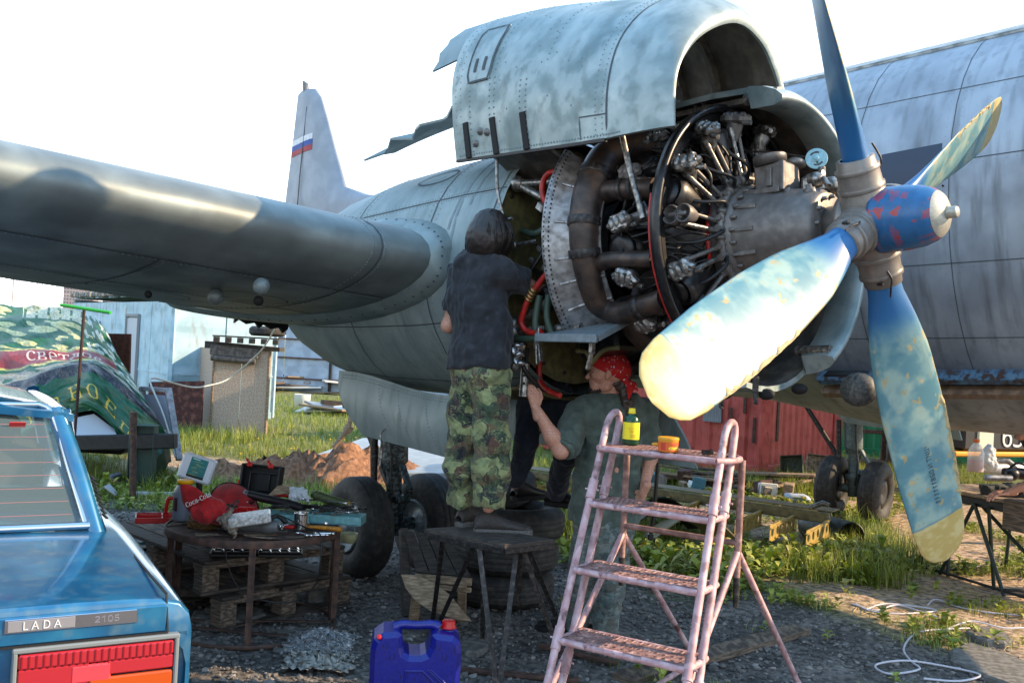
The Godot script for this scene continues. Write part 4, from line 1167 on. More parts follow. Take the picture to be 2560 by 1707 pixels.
func build_gear() -> void:
	var inv := plane.transform.affine_inverse()
	for port in [false, true]:
		var g := part("landing_gear", plane, "far twin wheel landing gear leg in the sun" if port else "near twin wheel landing gear leg in the shade")
		var c1 := inv * (V(3.82, .33, -11.62) if port else V(-1.08, .355, -7.54)); var c2 := inv * (V(4.16, .33, -11.25) if port else V(-.60, .36, -7.90))
		if port:
			c1 = inv * V(3.84, .36, -11.70); c2 = inv * V(4.24, .34, -11.40)
		var ax := (c1 - c2).normalized()
		var dia := .72 if port else .76
		var tm := tyre_mesh(dia, .25 if port else .27, .17).mesh()
		for c in [c1, c2]:
			var w := obj("tyre", tm, M.rubber, g); w.transform = along(c, ax)
			var b := MB.new()
			if port: b.lathe(along(c, ax), [Vector2(.03, 0), Vector2(.03, .08), Vector2(.09, .085), Vector2(.10, .12), Vector2(.08, .17), Vector2(-.08, .17), Vector2(-.09, .1), Vector2(-.06, 0)], 24)
			else: b.lathe(along(c, ax), [Vector2(.13, 0), Vector2(.13, .05), Vector2(.10, .06), Vector2(.07, .11), Vector2(.10, .15), Vector2(.125, .165), Vector2(.125, .185), Vector2(.08, .18), Vector2(-.08, .18), Vector2(-.10, .12), Vector2(-.06, .06), Vector2(-.10, 0)], 28)
			obj("wheel_rim", b, M.dark if port else mott([[.3, C(.30, .33, .34)], [.7, C(.48, .52, .53)]], .2, .5, .3, .016, 5, 97), g)
		var mid := (c1 + c2) * .5
		var b := MB.new()
		b.tube([c1 - ax * .08, c2 + ax * .08], .05, 12)
		b.lathe(along(mid, V(0, 1, 0)), [Vector2(-.08, .0), Vector2(-.08, .07), Vector2(.10, .075), Vector2(.12, .095), Vector2(.17, .095), Vector2(.19, .06), Vector2(.40, .06), Vector2(.42, .085), Vector2(.46, .085), Vector2(.48, .105), Vector2(1.5, .105)], 20)
		b.box(Transform3D(along(mid, V(0, 1, 0)).basis, mid + V(.09, .2, 0)), V(.10, .06, .12), .01)
		b.bar(mid + V(.08, .12, 0), mid + V(.20, .28, .0), .06, .03, .006); b.bar(mid + V(.20, .28, 0), mid + V(.09, .46, 0), .06, .03, .006)
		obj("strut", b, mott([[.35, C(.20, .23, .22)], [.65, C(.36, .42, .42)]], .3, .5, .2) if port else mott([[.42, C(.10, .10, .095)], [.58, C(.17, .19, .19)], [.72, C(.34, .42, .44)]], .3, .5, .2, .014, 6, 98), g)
		b = MB.new()
		b.tube([mid + V(-.12, .02, .10), mid + V(-.13, .5, .10), mid + V(-.13, .8, .10)], [.02, .03, .03], 8)
		b.tube([mid + V(-.10, .15, -.1), mid + V(-.8, 1.15, -.1)], .03, 8)
		b.tube([mid + V(.06, .05, .09), mid + V(.10, .3, .1), mid + V(.08, .6, .1), mid + V(.09, 1.1, .1)], .009, 6)
		obj("side_stay", b, M.iron, g)
# ---------------------------------------------------------------- ground, soil, grass
var gn := noise(.35, 4, FastNoiseLite.TYPE_SIMPLEX_SMOOTH, 201)
var gn2 := noise(1.6, 3, FastNoiseLite.TYPE_SIMPLEX_SMOOTH, 202)
# how grassy and how bare the ground is at a place (x, distance)
func cover(x: float, d: float) -> Vector3:
	var w := gn.get_noise_2d(x, d) ; var q := gn2.get_noise_2d(x, d)
	# gravel yard: everything near, further out on the left than on the right
	var edge := lerpf(10.2, 7.35, smoothstep(-1.0, 1.6, x))
	edge = lerpf(edge, 5.9, smoothstep(1.9, 3.0, x))
	var gravel := smoothstep(edge + .35, edge - .35, d + w * 1.3 + q * .5)
	# bare brown soil on the right
	var soil := smoothstep(1.9, 3.2, x + w * 1.2) * smoothstep(16, 13, d) * (1.0 - gravel)
	soil = maxf(soil, .9 * smoothstep(.35, .0, absf(d - 12.5 + .12 * x + w) - .9) * smoothstep(.5, -.5, x) * smoothstep(-5.5, -4.5, x))
	var grass := clampf(1.0 - gravel - soil, 0, 1)
	return Vector3(gravel, soil, grass)
func build_ground() -> void:
	var xs := PackedFloat32Array(); var ds := PackedFloat32Array()
	for v in [-900.0, -300.0, -120.0, -60.0, -35.0, -22.0]: xs.append(v)
	for k in 131: xs.append(-14.0 + k * .2)
	for v in [18.0, 26.0, 45.0, 90.0, 300.0, 900.0]: xs.append(v)
	for v in [-60.0, -25.0, -10.0, -4.0, -1.0, .5]: ds.append(v)
	for k in 150: ds.append(1.5 + k * .16)
	for v in [26.0, 29.0, 34.0, 42.0, 55.0, 80.0, 130.0, 250.0, 600.0, 1500.0]: ds.append(v)
	var P := []
	for d in ds:
		var r := PackedVector3Array()
		for x in xs:
			var c := cover(x, d)
			var near := smoothstep(26, 20, d) * smoothstep(14, 11, absf(x))
			r.append(V(x, near * (.018 * gn2.get_noise_2d(x * .7, d * .7) + .02 * gn.get_noise_2d(x, d) * (1.0 - c.x)), -d))
		P.append(r)
	var b := MB.new()
	b.facing = Vector3.UP
	b.grid(P)
	var i := 0
	for d in ds:
		for x in xs:
			var c := cover(x, d)
			var q := gn2.get_noise_2d(x * 1.7, d * 1.7)
			var g := Color(.145, .128, .115).lerp(Color(.25, .222, .195), smoothstep(.0, .6, q)).lerp(Color(.075, .066, .06), smoothstep(-.05, -.5, q))
			var s := Color(.44, .31, .215).lerp(Color(.55, .42, .29), smoothstep(-.3, .5, q))
			var gr := Color(.13, .16, .04).lerp(Color(.22, .21, .08), smoothstep(-.1, .6, q))
			b.c[i] = g * c.x + s * c.y + gr * c.z
			i += 1
	var m := mott([[.2, gray(.52)], [.45, gray(.78)], [.6, gray(.92)], [.8, gray(1.0)]], .9, .95, 0, .02, 6, 203, 3.0)
	m.vertex_color_use_as_albedo = true
	kind(obj("ground", b, m, null), "structure")
	# loose stones of the gravel yard
	var stones := []
	for sd in 3:
		b = MB.new()
		var rows := []
		for a in 4:
			var r := PackedVector3Array()
			for k in 6:
				var th := PI * a / 3.0; var ph := TAU * k / 6
				r.append(V(sin(th) * cos(ph), cos(th) * .6, sin(th) * sin(ph)) * (.75 + .45 * fposmod(sin((a * 7 + k * 3 + sd * 11) * 12.9) * 43758.5, 1.0) if a % 3 else 1.0))
			rows.append(r)
		for a in 3:
			for k in 6: b.quad(rows[a][k], rows[a][(k + 1) % 6], rows[a + 1][(k + 1) % 6], rows[a + 1][k], rows[a][k] + rows[a + 1][(k + 1) % 6])
		stones.append(b.mesh())
	var sm := mat(Color.WHITE, .85); sm.vertex_color_use_as_albedo = true
	var cols := []
	for k in 12:
		var v := rnd(.045, .15) if k < 10 else rnd(.2, .32)
		cols.append(Color(v, v * .93, v * .87))
	for s in 3:
		var tr := []
		while tr.size() < 9000:
			var d := rnd(3.6, 11.5); d = d if rnd(0, 1) < 8.0 / d else rnd(3.6, 8)
			var x := rnd(-.56, .56) * d
			if cover(x, d).x < rnd(.05, 1.0): continue
			if gn2.get_noise_2d(x * 1.7, d * 1.7) < rnd(-.5, .3) and rnd(0, 1) < .7: continue
			var z := .0045 + .012 * pow(rnd(0, 1), 3.0) * (2.2 if rnd(0, 1) < .12 else 1.0) + .002 * rnd(0, 1)
			tr.append(Transform3D(Basis.from_euler(V(rnd(-.5, .5), rnd(0, 6), rnd(-.5, .5))).scaled(V(z * rnd(.8, 1.5), z, z)), V(x, .005, -d)))
		var o: Node3D = many("gravel", stones[s], sm, tr, cols)
		kind(o, "stuff"); o.set_meta("label", ["loose dark crushed stone lying over the yard", "angular grey stone chips scattered through the yard", "pale and dark stone grit strewn over the yard"][s]); o.set_meta("category", "gravel")
	build_grass()

func tuft(count: int, h: float, spread: float, wide: float, sd: int) -> ArrayMesh:
	var r := RandomNumberGenerator.new(); r.seed = sd
	var b := MB.new()
	for k in count:
		var a := r.randf() * TAU; var lean := r.randf_range(.1, .75); var hh := h * r.randf_range(.55, 1.0); var w := wide * r.randf_range(.7, 1.2)
		var o := V(r.randf_range(-1, 1) * spread, 0, r.randf_range(-1, 1) * spread)
		var dir := V(cos(a), 0, sin(a)); var side := V(-sin(a), 0, cos(a))
		var rows := [PackedVector3Array(), PackedVector3Array()]
		for i in 4:
			var f := i / 3.0
			var p := o + V(0, 1, 0) * hh * (f - .18 * lean * f * f) + dir * hh * lean * f * f
			var ww := w * (1.0 - f * .92)
			rows[0].append(p - side * ww); rows[1].append(p + side * ww)
		b.grid(rows)
	# light the blades as a lawn, not as single cards
	for i in b.n.size(): b.n[i] = (b.n[i] * .5 + V(0, .8, 0)).normalized()
	return b.mesh()
func weed(count: int, len: float, sd: int) -> ArrayMesh:
	var r := RandomNumberGenerator.new(); r.seed = sd
	var b := MB.new()
	for k in count:
		var a := r.randf() * TAU; var up := r.randf_range(.15, 1.2); var L := len * r.randf_range(.5, 1.0)
		var dir := V(cos(a), 0, sin(a)); var side := V(-sin(a), 0, cos(a)); var h0 := r.randf_range(0, .6) * len
		var rows := [PackedVector3Array(), PackedVector3Array(), PackedVector3Array()]
		for i in 6:
			var f := i / 5.0
			var p := V(0, h0, 0) + dir * L * f * cos(up) + V(0, L * (sin(up) * f - .45 * f * f), 0)
			var w := L * .17 * sin(PI * pow(f, .8)) + .002
			rows[0].append(p - side * w + V(0, w * .4, 0)); rows[1].append(p); rows[2].append(p + side * w + V(0, w * .4, 0))
		b.grid(rows)
	return b.mesh()
func build_grass() -> void:
	var gm := mat(Color.WHITE, .6); gm.vertex_color_use_as_albedo = true; gm.backlight_enabled = true; gm.backlight = C(.55, .62, .25); gm.cull_mode = BaseMaterial3D.CULL_DISABLED
	var cols := []
	for k in 16: cols.append(Color(.13, .19, .025).lerp(Color(.32, .35, .06), rnd(0, 1)).lerp(Color(.36, .32, .14), .6 if k > 12 else 0.0))
	var tA := tuft(11, .16, .05, .0032, 1); var tB := tuft(14, .34, .09, .005, 2); var tC := tuft(9, .09, .05, .003, 3)
	var wA := weed(9, .16, 4); var wB := weed(7, .09, 5)
	var lists := {"short": [], "tall": [], "low": [], "leaf": [], "leaflet": []}
	var put := func(which: String, x: float, d: float, s: float) -> void:
		lists[which].append(Transform3D(Basis(V(0, 1, 0), rnd(0, 6.28)).scaled(V(s, s * rnd(.8, 1.2), s)), V(x, 0, -d)))
	# lawn on the left and behind
	var n := 0
	while n < 17000:
		var d := 10.0 + 20.0 * pow(rnd(0, 1), 1.5); var x := rnd(-.52, .50) * d
		var c := cover(x, d)
		if c.z < rnd(.25, 1.0): continue
		if x > 1.0 and d < 14 and rnd(0, 1) < .5: continue
		put.call("short", x, d, rnd(.5, .95) * (1.0 + .012 * d)); n += 1
	# tall clumps: round the grey sheet, by the mound, along the gravel edge, in front of the wing frame
	for q in [[-1.6, 10.4, 1.0, .6, 190], [-.6, 10.2, .9, .5, 170], [.25, 9.7, .6, .5, 120], [-4.1, 11.2, .9, .4, 130], [-3.2, 10.9, .6, .35, 90], [-4.9, 16.6, .8, .5, 110], [-6.0, 15.5, 1.2, 1.5, 160], [4.0, 13.9, .8, .7, 170], [3.6, 10.2, .5, .6, 70], [3.4, 9.2, .5, .5, 90], [2.9, 8.3, .5, .3, 60], [1.2, 9.6, .5, .4, 60], [4.9, 15.5, .8, .8, 120]]:
		for k in q[4]: put.call("tall", q[0] + rnd(-1, 1) * q[2], q[1] + rnd(-1, 1) * q[3], rnd(.55, 1.1))
	# broad leaved weeds before the wing frame and by the mound
	for q in [[2.35, 8.45, .75, .35, 110], [1.7, 8.5, .5, .5, 55], [3.0, 9.0, .5, .5, 60], [-3.7, 10.9, .6, .3, 55], [-2.9, 10.8, .5, .3, 30], [.9, 8.4, .4, .4, 30], [1.4, 7.9, .6, .4, 40]]:
		for k in q[4]: put.call("leaf", q[0] + rnd(-1, 1) * q[2], q[1] + rnd(-1, 1) * q[3], rnd(.6, 1.3))
	# sparse low growth over soil and the edge of the gravel
	n = 0
	while n < 3600:
		var x := rnd(.4, 6.5); var d := rnd(5.2, 14.0)
		if absf(x / d) > .56: continue
		var w := gn.get_noise_2d(x * 2.4 + 40, d * 2.4)
		if w < rnd(.02, .40): continue
		if cover(x, d).x > .7 and rnd(0, 1) < .85: continue
		put.call("low" if rnd(0, 1) < .6 else "leaflet", x, d, rnd(.6, 1.3)); n += 1
	for k in 500:
		var x := rnd(-4.5, -1.5); var d := rnd(9.6, 10.8)
		put.call("leaflet" if k % 3 else "low", x, d, rnd(.6, 1.3))
	var names := {"short": "green lawn grass behind the airplane", "tall": "tall tufts of rank grass", "low": "sparse low grass over bare soil", "leaf": "broad leaved weeds before the wing frame", "leaflet": "small leafy weeds along the gravel"}
	var ms := {"short": tA, "tall": tB, "low": tC, "leaf": wA, "leaflet": wB}
	for k in names:
		var o: Node3D = many("grass" if k in ["short", "tall", "low"] else "weeds", ms[k], gm, lists[k], cols)
		kind(o, "stuff"); o.set_meta("label", names[k]); o.set_meta("category", "grass" if k in ["short", "tall", "low"] else "weeds")
	# dandelion heads
	var b := MB.new(); b.ball(V(0, .12, 0), V(.016, .008, .016), 7, 4)
	var tr := []
	for k in 90:
		var d := rnd(11, 22); tr.append(Transform3D(Basis.IDENTITY, V(rnd(-.28, -.1) * d if k % 3 else rnd(.28, .36) * d, 0, -d)))
	var fo := many("dandelions", b.mesh(), mat(C(.85, .66, .05), .7), tr, [])
	kind(fo, "stuff"); fo.set_meta("label", "yellow dandelion heads dotted through the lawn"); fo.set_meta("category", "flowers")
	# dry straw over the soil
	b = MB.new(); b.tube([V(-.05, .004, 0), V(0, .012, .006), V(.05, .004, 0)], .0018, 3, false)
	tr = []
	while tr.size() < 3500:
		var x := rnd(1.2, 6.5); var d := rnd(6.4, 13)
		if cover(x, d).y < rnd(0, 1): continue
		tr.append(Transform3D(Basis(V(0, 1, 0), rnd(0, 6.3)).scaled(V.call(1, 1, 1) * rnd(.6, 1.6)), V(x, .004, -d)))
	fo = many("straw", b.mesh(), mat(C(.72, .62, .42), .8), tr, [])
	kind(fo, "stuff"); fo.set_meta("label", "dry straw stalks strewn over the brown soil"); fo.set_meta("category", "straw")
	# heap of dug earth on the left
	var mn := noise(1.9, 5, FastNoiseLite.TYPE_SIMPLEX_SMOOTH, 211)
	var rows := []
	for i in 46:
		var f := i / 45.0
		var r := PackedVector3Array()
		for k in 23:
			var g := k / 22.0
			var x := lerpf(-4.4, -.7, f); var cd: float = lerpf(11.35, 12.9, smoothstep(0, 1, f)) ; var d: float = cd + lerpf(-.85, .85, g)
			var hh := (.18 + .22 * smoothstep(.1, .75, f) * smoothstep(1.0, .8, f)) * sin(PI * g) * sin(PI * clampf(f * 1.02 + .02, 0, 1)) ** .5
			var w := mn.get_noise_2d(x, d) + .6 * mn.get_noise_2d(x * 3.1, d * 3.1)
			r.append(V(x, maxf(-.03, hh * (1.0 + .9 * w) + .02 * w - .015), -d))
		rows.append(r)
	b = MB.new(); b.facing = Vector3.UP; b.grid(rows)
	kind(obj("dirt_mound", b, mott([[.25, C(.34, .235, .17)], [.5, C(.48, .345, .26)], [.75, C(.60, .46, .36)]], .8, .95, 0, .02, 6, 212, 4.0)), "structure")
	var cl := MB.new()
	for k in 130:
		var x := rnd(-4.3, -.9); var d := lerpf(10.7, 12.2, (x + 4.4) / 3.7) + rnd(-.3, .8); var s := rnd(.02, .07)
		cl.ball(V(x, rnd(.0, .10), -d), V(s, s * .7, s * .9), 6, 4, Basis.from_euler(V(rnd(0, 3), rnd(0, 3), 0)))
	var co := obj("earth_clods", cl, mott([[.3, C(.32, .215, .155)], [.7, C(.54, .40, .30)]], .3, .95, 0, .02, 5, 213, 4.0))
	kind(co, "stuff"); co.set_meta("label", "clods of reddish earth rolled off the dug heap"); co.set_meta("category", "soil")
# ---------------------------------------------------------------- people: bones with radii, joined smoothly and meshed as surface nets
# a bone: [from, to, radius, radius, ends]; ends 1 cuts the first end flat, 2 the second, 3 both
func blob(bones: Array, cell: float, k := .03, amp := 0.0, nf := 9.0, sd := 3, cut := []) -> MB:
	var lo := Vector3.INF; var hi := -Vector3.INF
	for q in bones:
		var m := maxf(q[2], q[3]) + cell * 2.5 + amp
		for p in [q[0], q[1]]:
			lo = lo.min(p - Vector3.ONE * m); hi = hi.max(p + Vector3.ONE * m)
	var nx := int((hi.x - lo.x) / cell) + 2; var ny := int((hi.y - lo.y) / cell) + 2; var nz := int((hi.z - lo.z) / cell) + 2
	var F := PackedFloat32Array(); F.resize(nx * ny * nz); F.fill(1.0)
	for q in bones:
		var a: Vector3 = q[0]; var d: Vector3 = q[1] - q[0]; var L := maxf(d.length_squared(), 1e-9); var r0: float = q[2]; var r1: float = q[3]
		var fl: int = q[4] if q.size() > 4 else 0
		var dn := d.normalized(); var len := d.length()
		var m := maxf(r0, r1) + cell * 2.0 + k
		var i0 := ((a.min(q[1]) - Vector3.ONE * m - lo) / cell).floor().max(Vector3.ZERO)
		var i1 := ((a.max(q[1]) + Vector3.ONE * m - lo) / cell).ceil().min(Vector3(nx - 1, ny - 1, nz - 1))
		for z in range(int(i0.z), int(i1.z) + 1):
			for y in range(int(i0.y), int(i1.y) + 1):
				var at := (z * ny + y) * nx
				for x in range(int(i0.x), int(i1.x) + 1):
					var p := Vector3(lo.x + x * cell, lo.y + y * cell, lo.z + z * cell)
					var t := clampf((p - a).dot(d) / L, 0, 1)
					var s := (p - a - d * t).length() - (r0 + (r1 - r0) * t)
					if fl:
						var al := (p - a).dot(dn)
						if fl & 1: s = maxf(s, -al)
						if fl & 2: s = maxf(s, al - len)
					if s > .2: continue
					var c := F[at + x]
					var h := clampf(.5 + .5 * (c - s) / k, 0, 1)
					F[at + x] = c + (s - c) * h - k * h * (1 - h)
	if amp > 0.0:
		var fn := noise(nf, 3, FastNoiseLite.TYPE_SIMPLEX_SMOOTH, sd)
		for z in nz:
			for y in ny:
				for x in nx:
					var i := (z * ny + y) * nx + x
					if F[i] < .05 and F[i] > -.05: F[i] += amp * fn.get_noise_3d(lo.x + x * cell, (lo.y + y * cell) * .8, lo.z + z * cell)
	for q in cut:
		for z in nz:
			for y in ny:
				for x in nx:
					var i := (z * ny + y) * nx + x
					F[i] = maxf(F[i], (Vector3(lo.x + x * cell, lo.y + y * cell, lo.z + z * cell) - q[0]).dot(q[1]))
	var b := MB.new()
	var id := PackedInt32Array(); id.resize(nx * ny * nz); id.fill(-1)
	var sy := nx; var sz := nx * ny
	var off := [0, 1, sy, sy + 1, sz, sz + 1, sz + sy, sz + sy + 1]
	var ed := [[0, 1], [2, 3], [4, 5], [6, 7], [0, 2], [1, 3], [4, 6], [5, 7], [0, 4], [1, 5], [2, 6], [3, 7]]
	for z in nz - 1:
		for y in ny - 1:
			for x in nx - 1:
				var i := z * sz + y * sy + x
				var f0 := F[i]
				if f0 > .3: continue
				var neg := 0
				for o in off:
					if F[i + o] < 0.0: neg += 1
				if neg == 0 or neg == 8: continue
				var sum := Vector3.ZERO; var cnt := 0
				for e in ed:
					var fa := F[i + off[e[0]]]; var fb := F[i + off[e[1]]]
					if (fa < 0.0) != (fb < 0.0):
						var t := fa / (fa - fb)
						var pa := Vector3(e[0] & 1, (e[0] >> 1) & 1, e[0] >> 2); var pb := Vector3(e[1] & 1, (e[1] >> 1) & 1, e[1] >> 2)
						sum += pa.lerp(pb, t); cnt += 1
				var g := Vector3.ZERO
				for c in 8:
					var fv := F[i + off[c]]
					g += Vector3(fv if c & 1 else -fv, fv if c & 2 else -fv, fv if c & 4 else -fv)
				id[i] = b.vert(lo + (Vector3(x, y, z) + sum / cnt) * cell, g.normalized())
	for z in range(1, nz - 1):
		for y in range(1, ny - 1):
			for x in range(1, nx - 1):
				var i := z * sz + y * sy + x
				var f0 := F[i] < 0.0
				for ax in 3:
					var st := 1 if ax == 0 else (sy if ax == 1 else sz)
					if f0 == (F[i + st] < 0.0): continue
					var u := sy if ax == 0 else (sz if ax == 1 else 1); var w := sz if ax == 0 else (1 if ax == 1 else sy)
					var q := [id[i], id[i - u], id[i - u - w], id[i - w]]
					if q.min() < 0: continue
					b.face(q[0], q[1], q[2]); b.face(q[0], q[2], q[3])
	return b

# a hand: palm from the wrist towards dir, thumb side out, fingers bent by curl round what it holds
func hand(w: Vector3, dir: Vector3, thumb: Vector3, palm: Vector3, curl: float) -> Array:
	dir = dir.normalized(); thumb = (thumb - dir * thumb.dot(dir)).normalized(); palm = palm.normalized()
	var bones := [[w - dir * .05, w + dir * .01, .027, .026]]
	for k in 4: bones.append([w + dir * .015 + thumb * (.012 - .009 * k), w + dir * .082 + thumb * (.028 - .0185 * k), .0155, .0115])
	for k in 4:
		var p := w + dir * (.088 - .004 * absf(k - 1.2)) + thumb * (.029 - .0190 * k)
		var a := 0.0
		for s in 3:
			a += curl * [.7, 1.0, .7][s]
			var d := dir * cos(a) + palm * sin(a)
			var L: float = [.042, .027, .021][s] * [.95, 1.05, 1.0, .8][k]
			bones.append([p, p + d * L, .0092 - .0008 * s, .0086 - .0008 * s]); p += d * L
	var tp := w + dir * .025 + thumb * .026
	for s in 3:
		var d: Vector3 = (thumb * [.8, .45, .2][s] + dir * [.7, .8, .7][s] + palm * [.3, .6, .9][s] * clampf(curl, .3, 1.0)).normalized()
		var L: float = [.036, .030, .024][s]
		bones.append([tp, tp + d * L, [.0145, .0112, .0100][s], [.0115, .0102, .0088][s]]); tp += d * L
	return bones
func skin() -> StandardMaterial3D:
	if not M.has("skin"):
		var m := mott([[.3, C(.66, .47, .39)], [.6, C(.74, .55, .47)], [.8, C(.78, .60, .53)]], .12, .5, 0, .02, 4, 301)
		m.subsurf_scatter_enabled = true; m.subsurf_scatter_strength = .12
		M.skin = m
	return M.skin
func camo(cols: Array, metres: float, sd: int) -> StandardMaterial3D:
	var im := Image.create(512, 512, false, Image.FORMAT_RGB8)
	var ns := []
	for k in 3: ns.append(noise(.011, 4, FastNoiseLite.TYPE_SIMPLEX_SMOOTH, sd + k * 17, .45).get_seamless_image(512, 512, false, false, .2))
	var fine := noise(.05, 3, FastNoiseLite.TYPE_SIMPLEX_SMOOTH, sd + 90).get_seamless_image(512, 512)
	for y in 512:
		for x in 512:
			var c: Color = cols[0]
			if ns[0].get_pixel(x, y).r > .52: c = cols[1]
			if ns[1].get_pixel(x, y).r > .585: c = cols[2]
			var q: float = ns[2].get_pixel(x, y).r
			if q > .60 or absf(q - .46) < .012: c = cols[3]
			im.set_pixel(x, y, c * (.86 + .28 * fine.get_pixel(x, y).r))
	var m := mat(Color.WHITE, .9)
	m.albedo_texture = ImageTexture.create_from_image(im)
	m.uv1_triplanar = true; m.uv1_scale = V(.95, 1.1, .95) / metres
	m.rim_enabled = true; m.rim = .15
	return m
func cloth(c: Color, sd: int) -> StandardMaterial3D:
	var m := mott([[.3, c.darkened(.2)], [.6, c], [.85, c.lightened(.08)]], .5, .92, 0, .012, 5, sd, 1.2)
	m.rim_enabled = true; m.rim = .2
	return m
func hair_locks(roots: Array, sd: int, c := Color(.035, .028, .026)) -> MB:
	# roots: [start, bend, end, radius at start, spread]
	var r := RandomNumberGenerator.new(); r.seed = sd
	var b := MB.new()
	for q in roots:
		for k in 34:
			var o: Vector3 = V(r.randf_range(-1, 1), r.randf_range(-1, 1), r.randf_range(-1, 1)) * q[4]
			var pts := curve([q[0] + o * .6, q[1] + o, q[2] + o * 1.0 + V(0, r.randf_range(-.02, .02), 0)], 3)
			b.tube(pts, [q[3] * .8, q[3], q[3], q[3], q[3] * .9, q[3] * .7, q[3] * .2].slice(0, pts.size()), 4, false)
	return b
func shoe(p: Vector3, dir: Vector3, len: float, up: MB, sole: MB) -> void:
	# p = heel on the ground
	dir.y = 0; dir = dir.normalized()
	var x := dir; var s := V(0, 1, 0).cross(x)
	var t := Transform3D(Basis(x, V(0, 1, 0), s), p)
	var rows := []
	for q in [[-.01, .03, .028, .05], [.0, .036, .034, .085], [.05, .037, .037, .12], [.10, .036, .04, .10], [.16, .042, .045, .070], [.22, .047, .047, .050], [.26, .042, .040, .040], [.285, .025, .024, .032], [.29, .002, .002, .03]]:
		var r := PackedVector3Array()
		for k in 15:
			var a := TAU * k / 14.0
			r.append(t * V(q[0] * len / .29, .02 + (q[3]) * (.5 + .5 * sin(a)), q[1] * cos(a) * (1.0 - .25 * maxf(0, sin(a)))))
		rows.append(r)
	up.grid(rows)
	for k in 5: up.tube([t * V((.13 + k * .018) * len / .29, .095 - k * .009, -.02), t * V((.135 + k * .018) * len / .29, .100 - k * .009, 0), t * V((.13 + k * .018) * len / .29, .095 - k * .009, .02)], .004, 5)
	var poly := PackedVector2Array()
	for q in [[-.015, 0], [-.005, .034], [.05, .040], [.11, .037], [.17, .046], [.23, .052], [.275, .044], [.298, .02], [.302, 0]]: poly.append(Vector2(q[0] * len / .29, q[1]))
	for i in range(poly.size() - 2, 0, -1): poly.append(Vector2(poly[i].x, -poly[i].y))
	sole.prism(Transform3D(Basis(x, s, V(0, 1, 0)), p), poly, .034, .006)

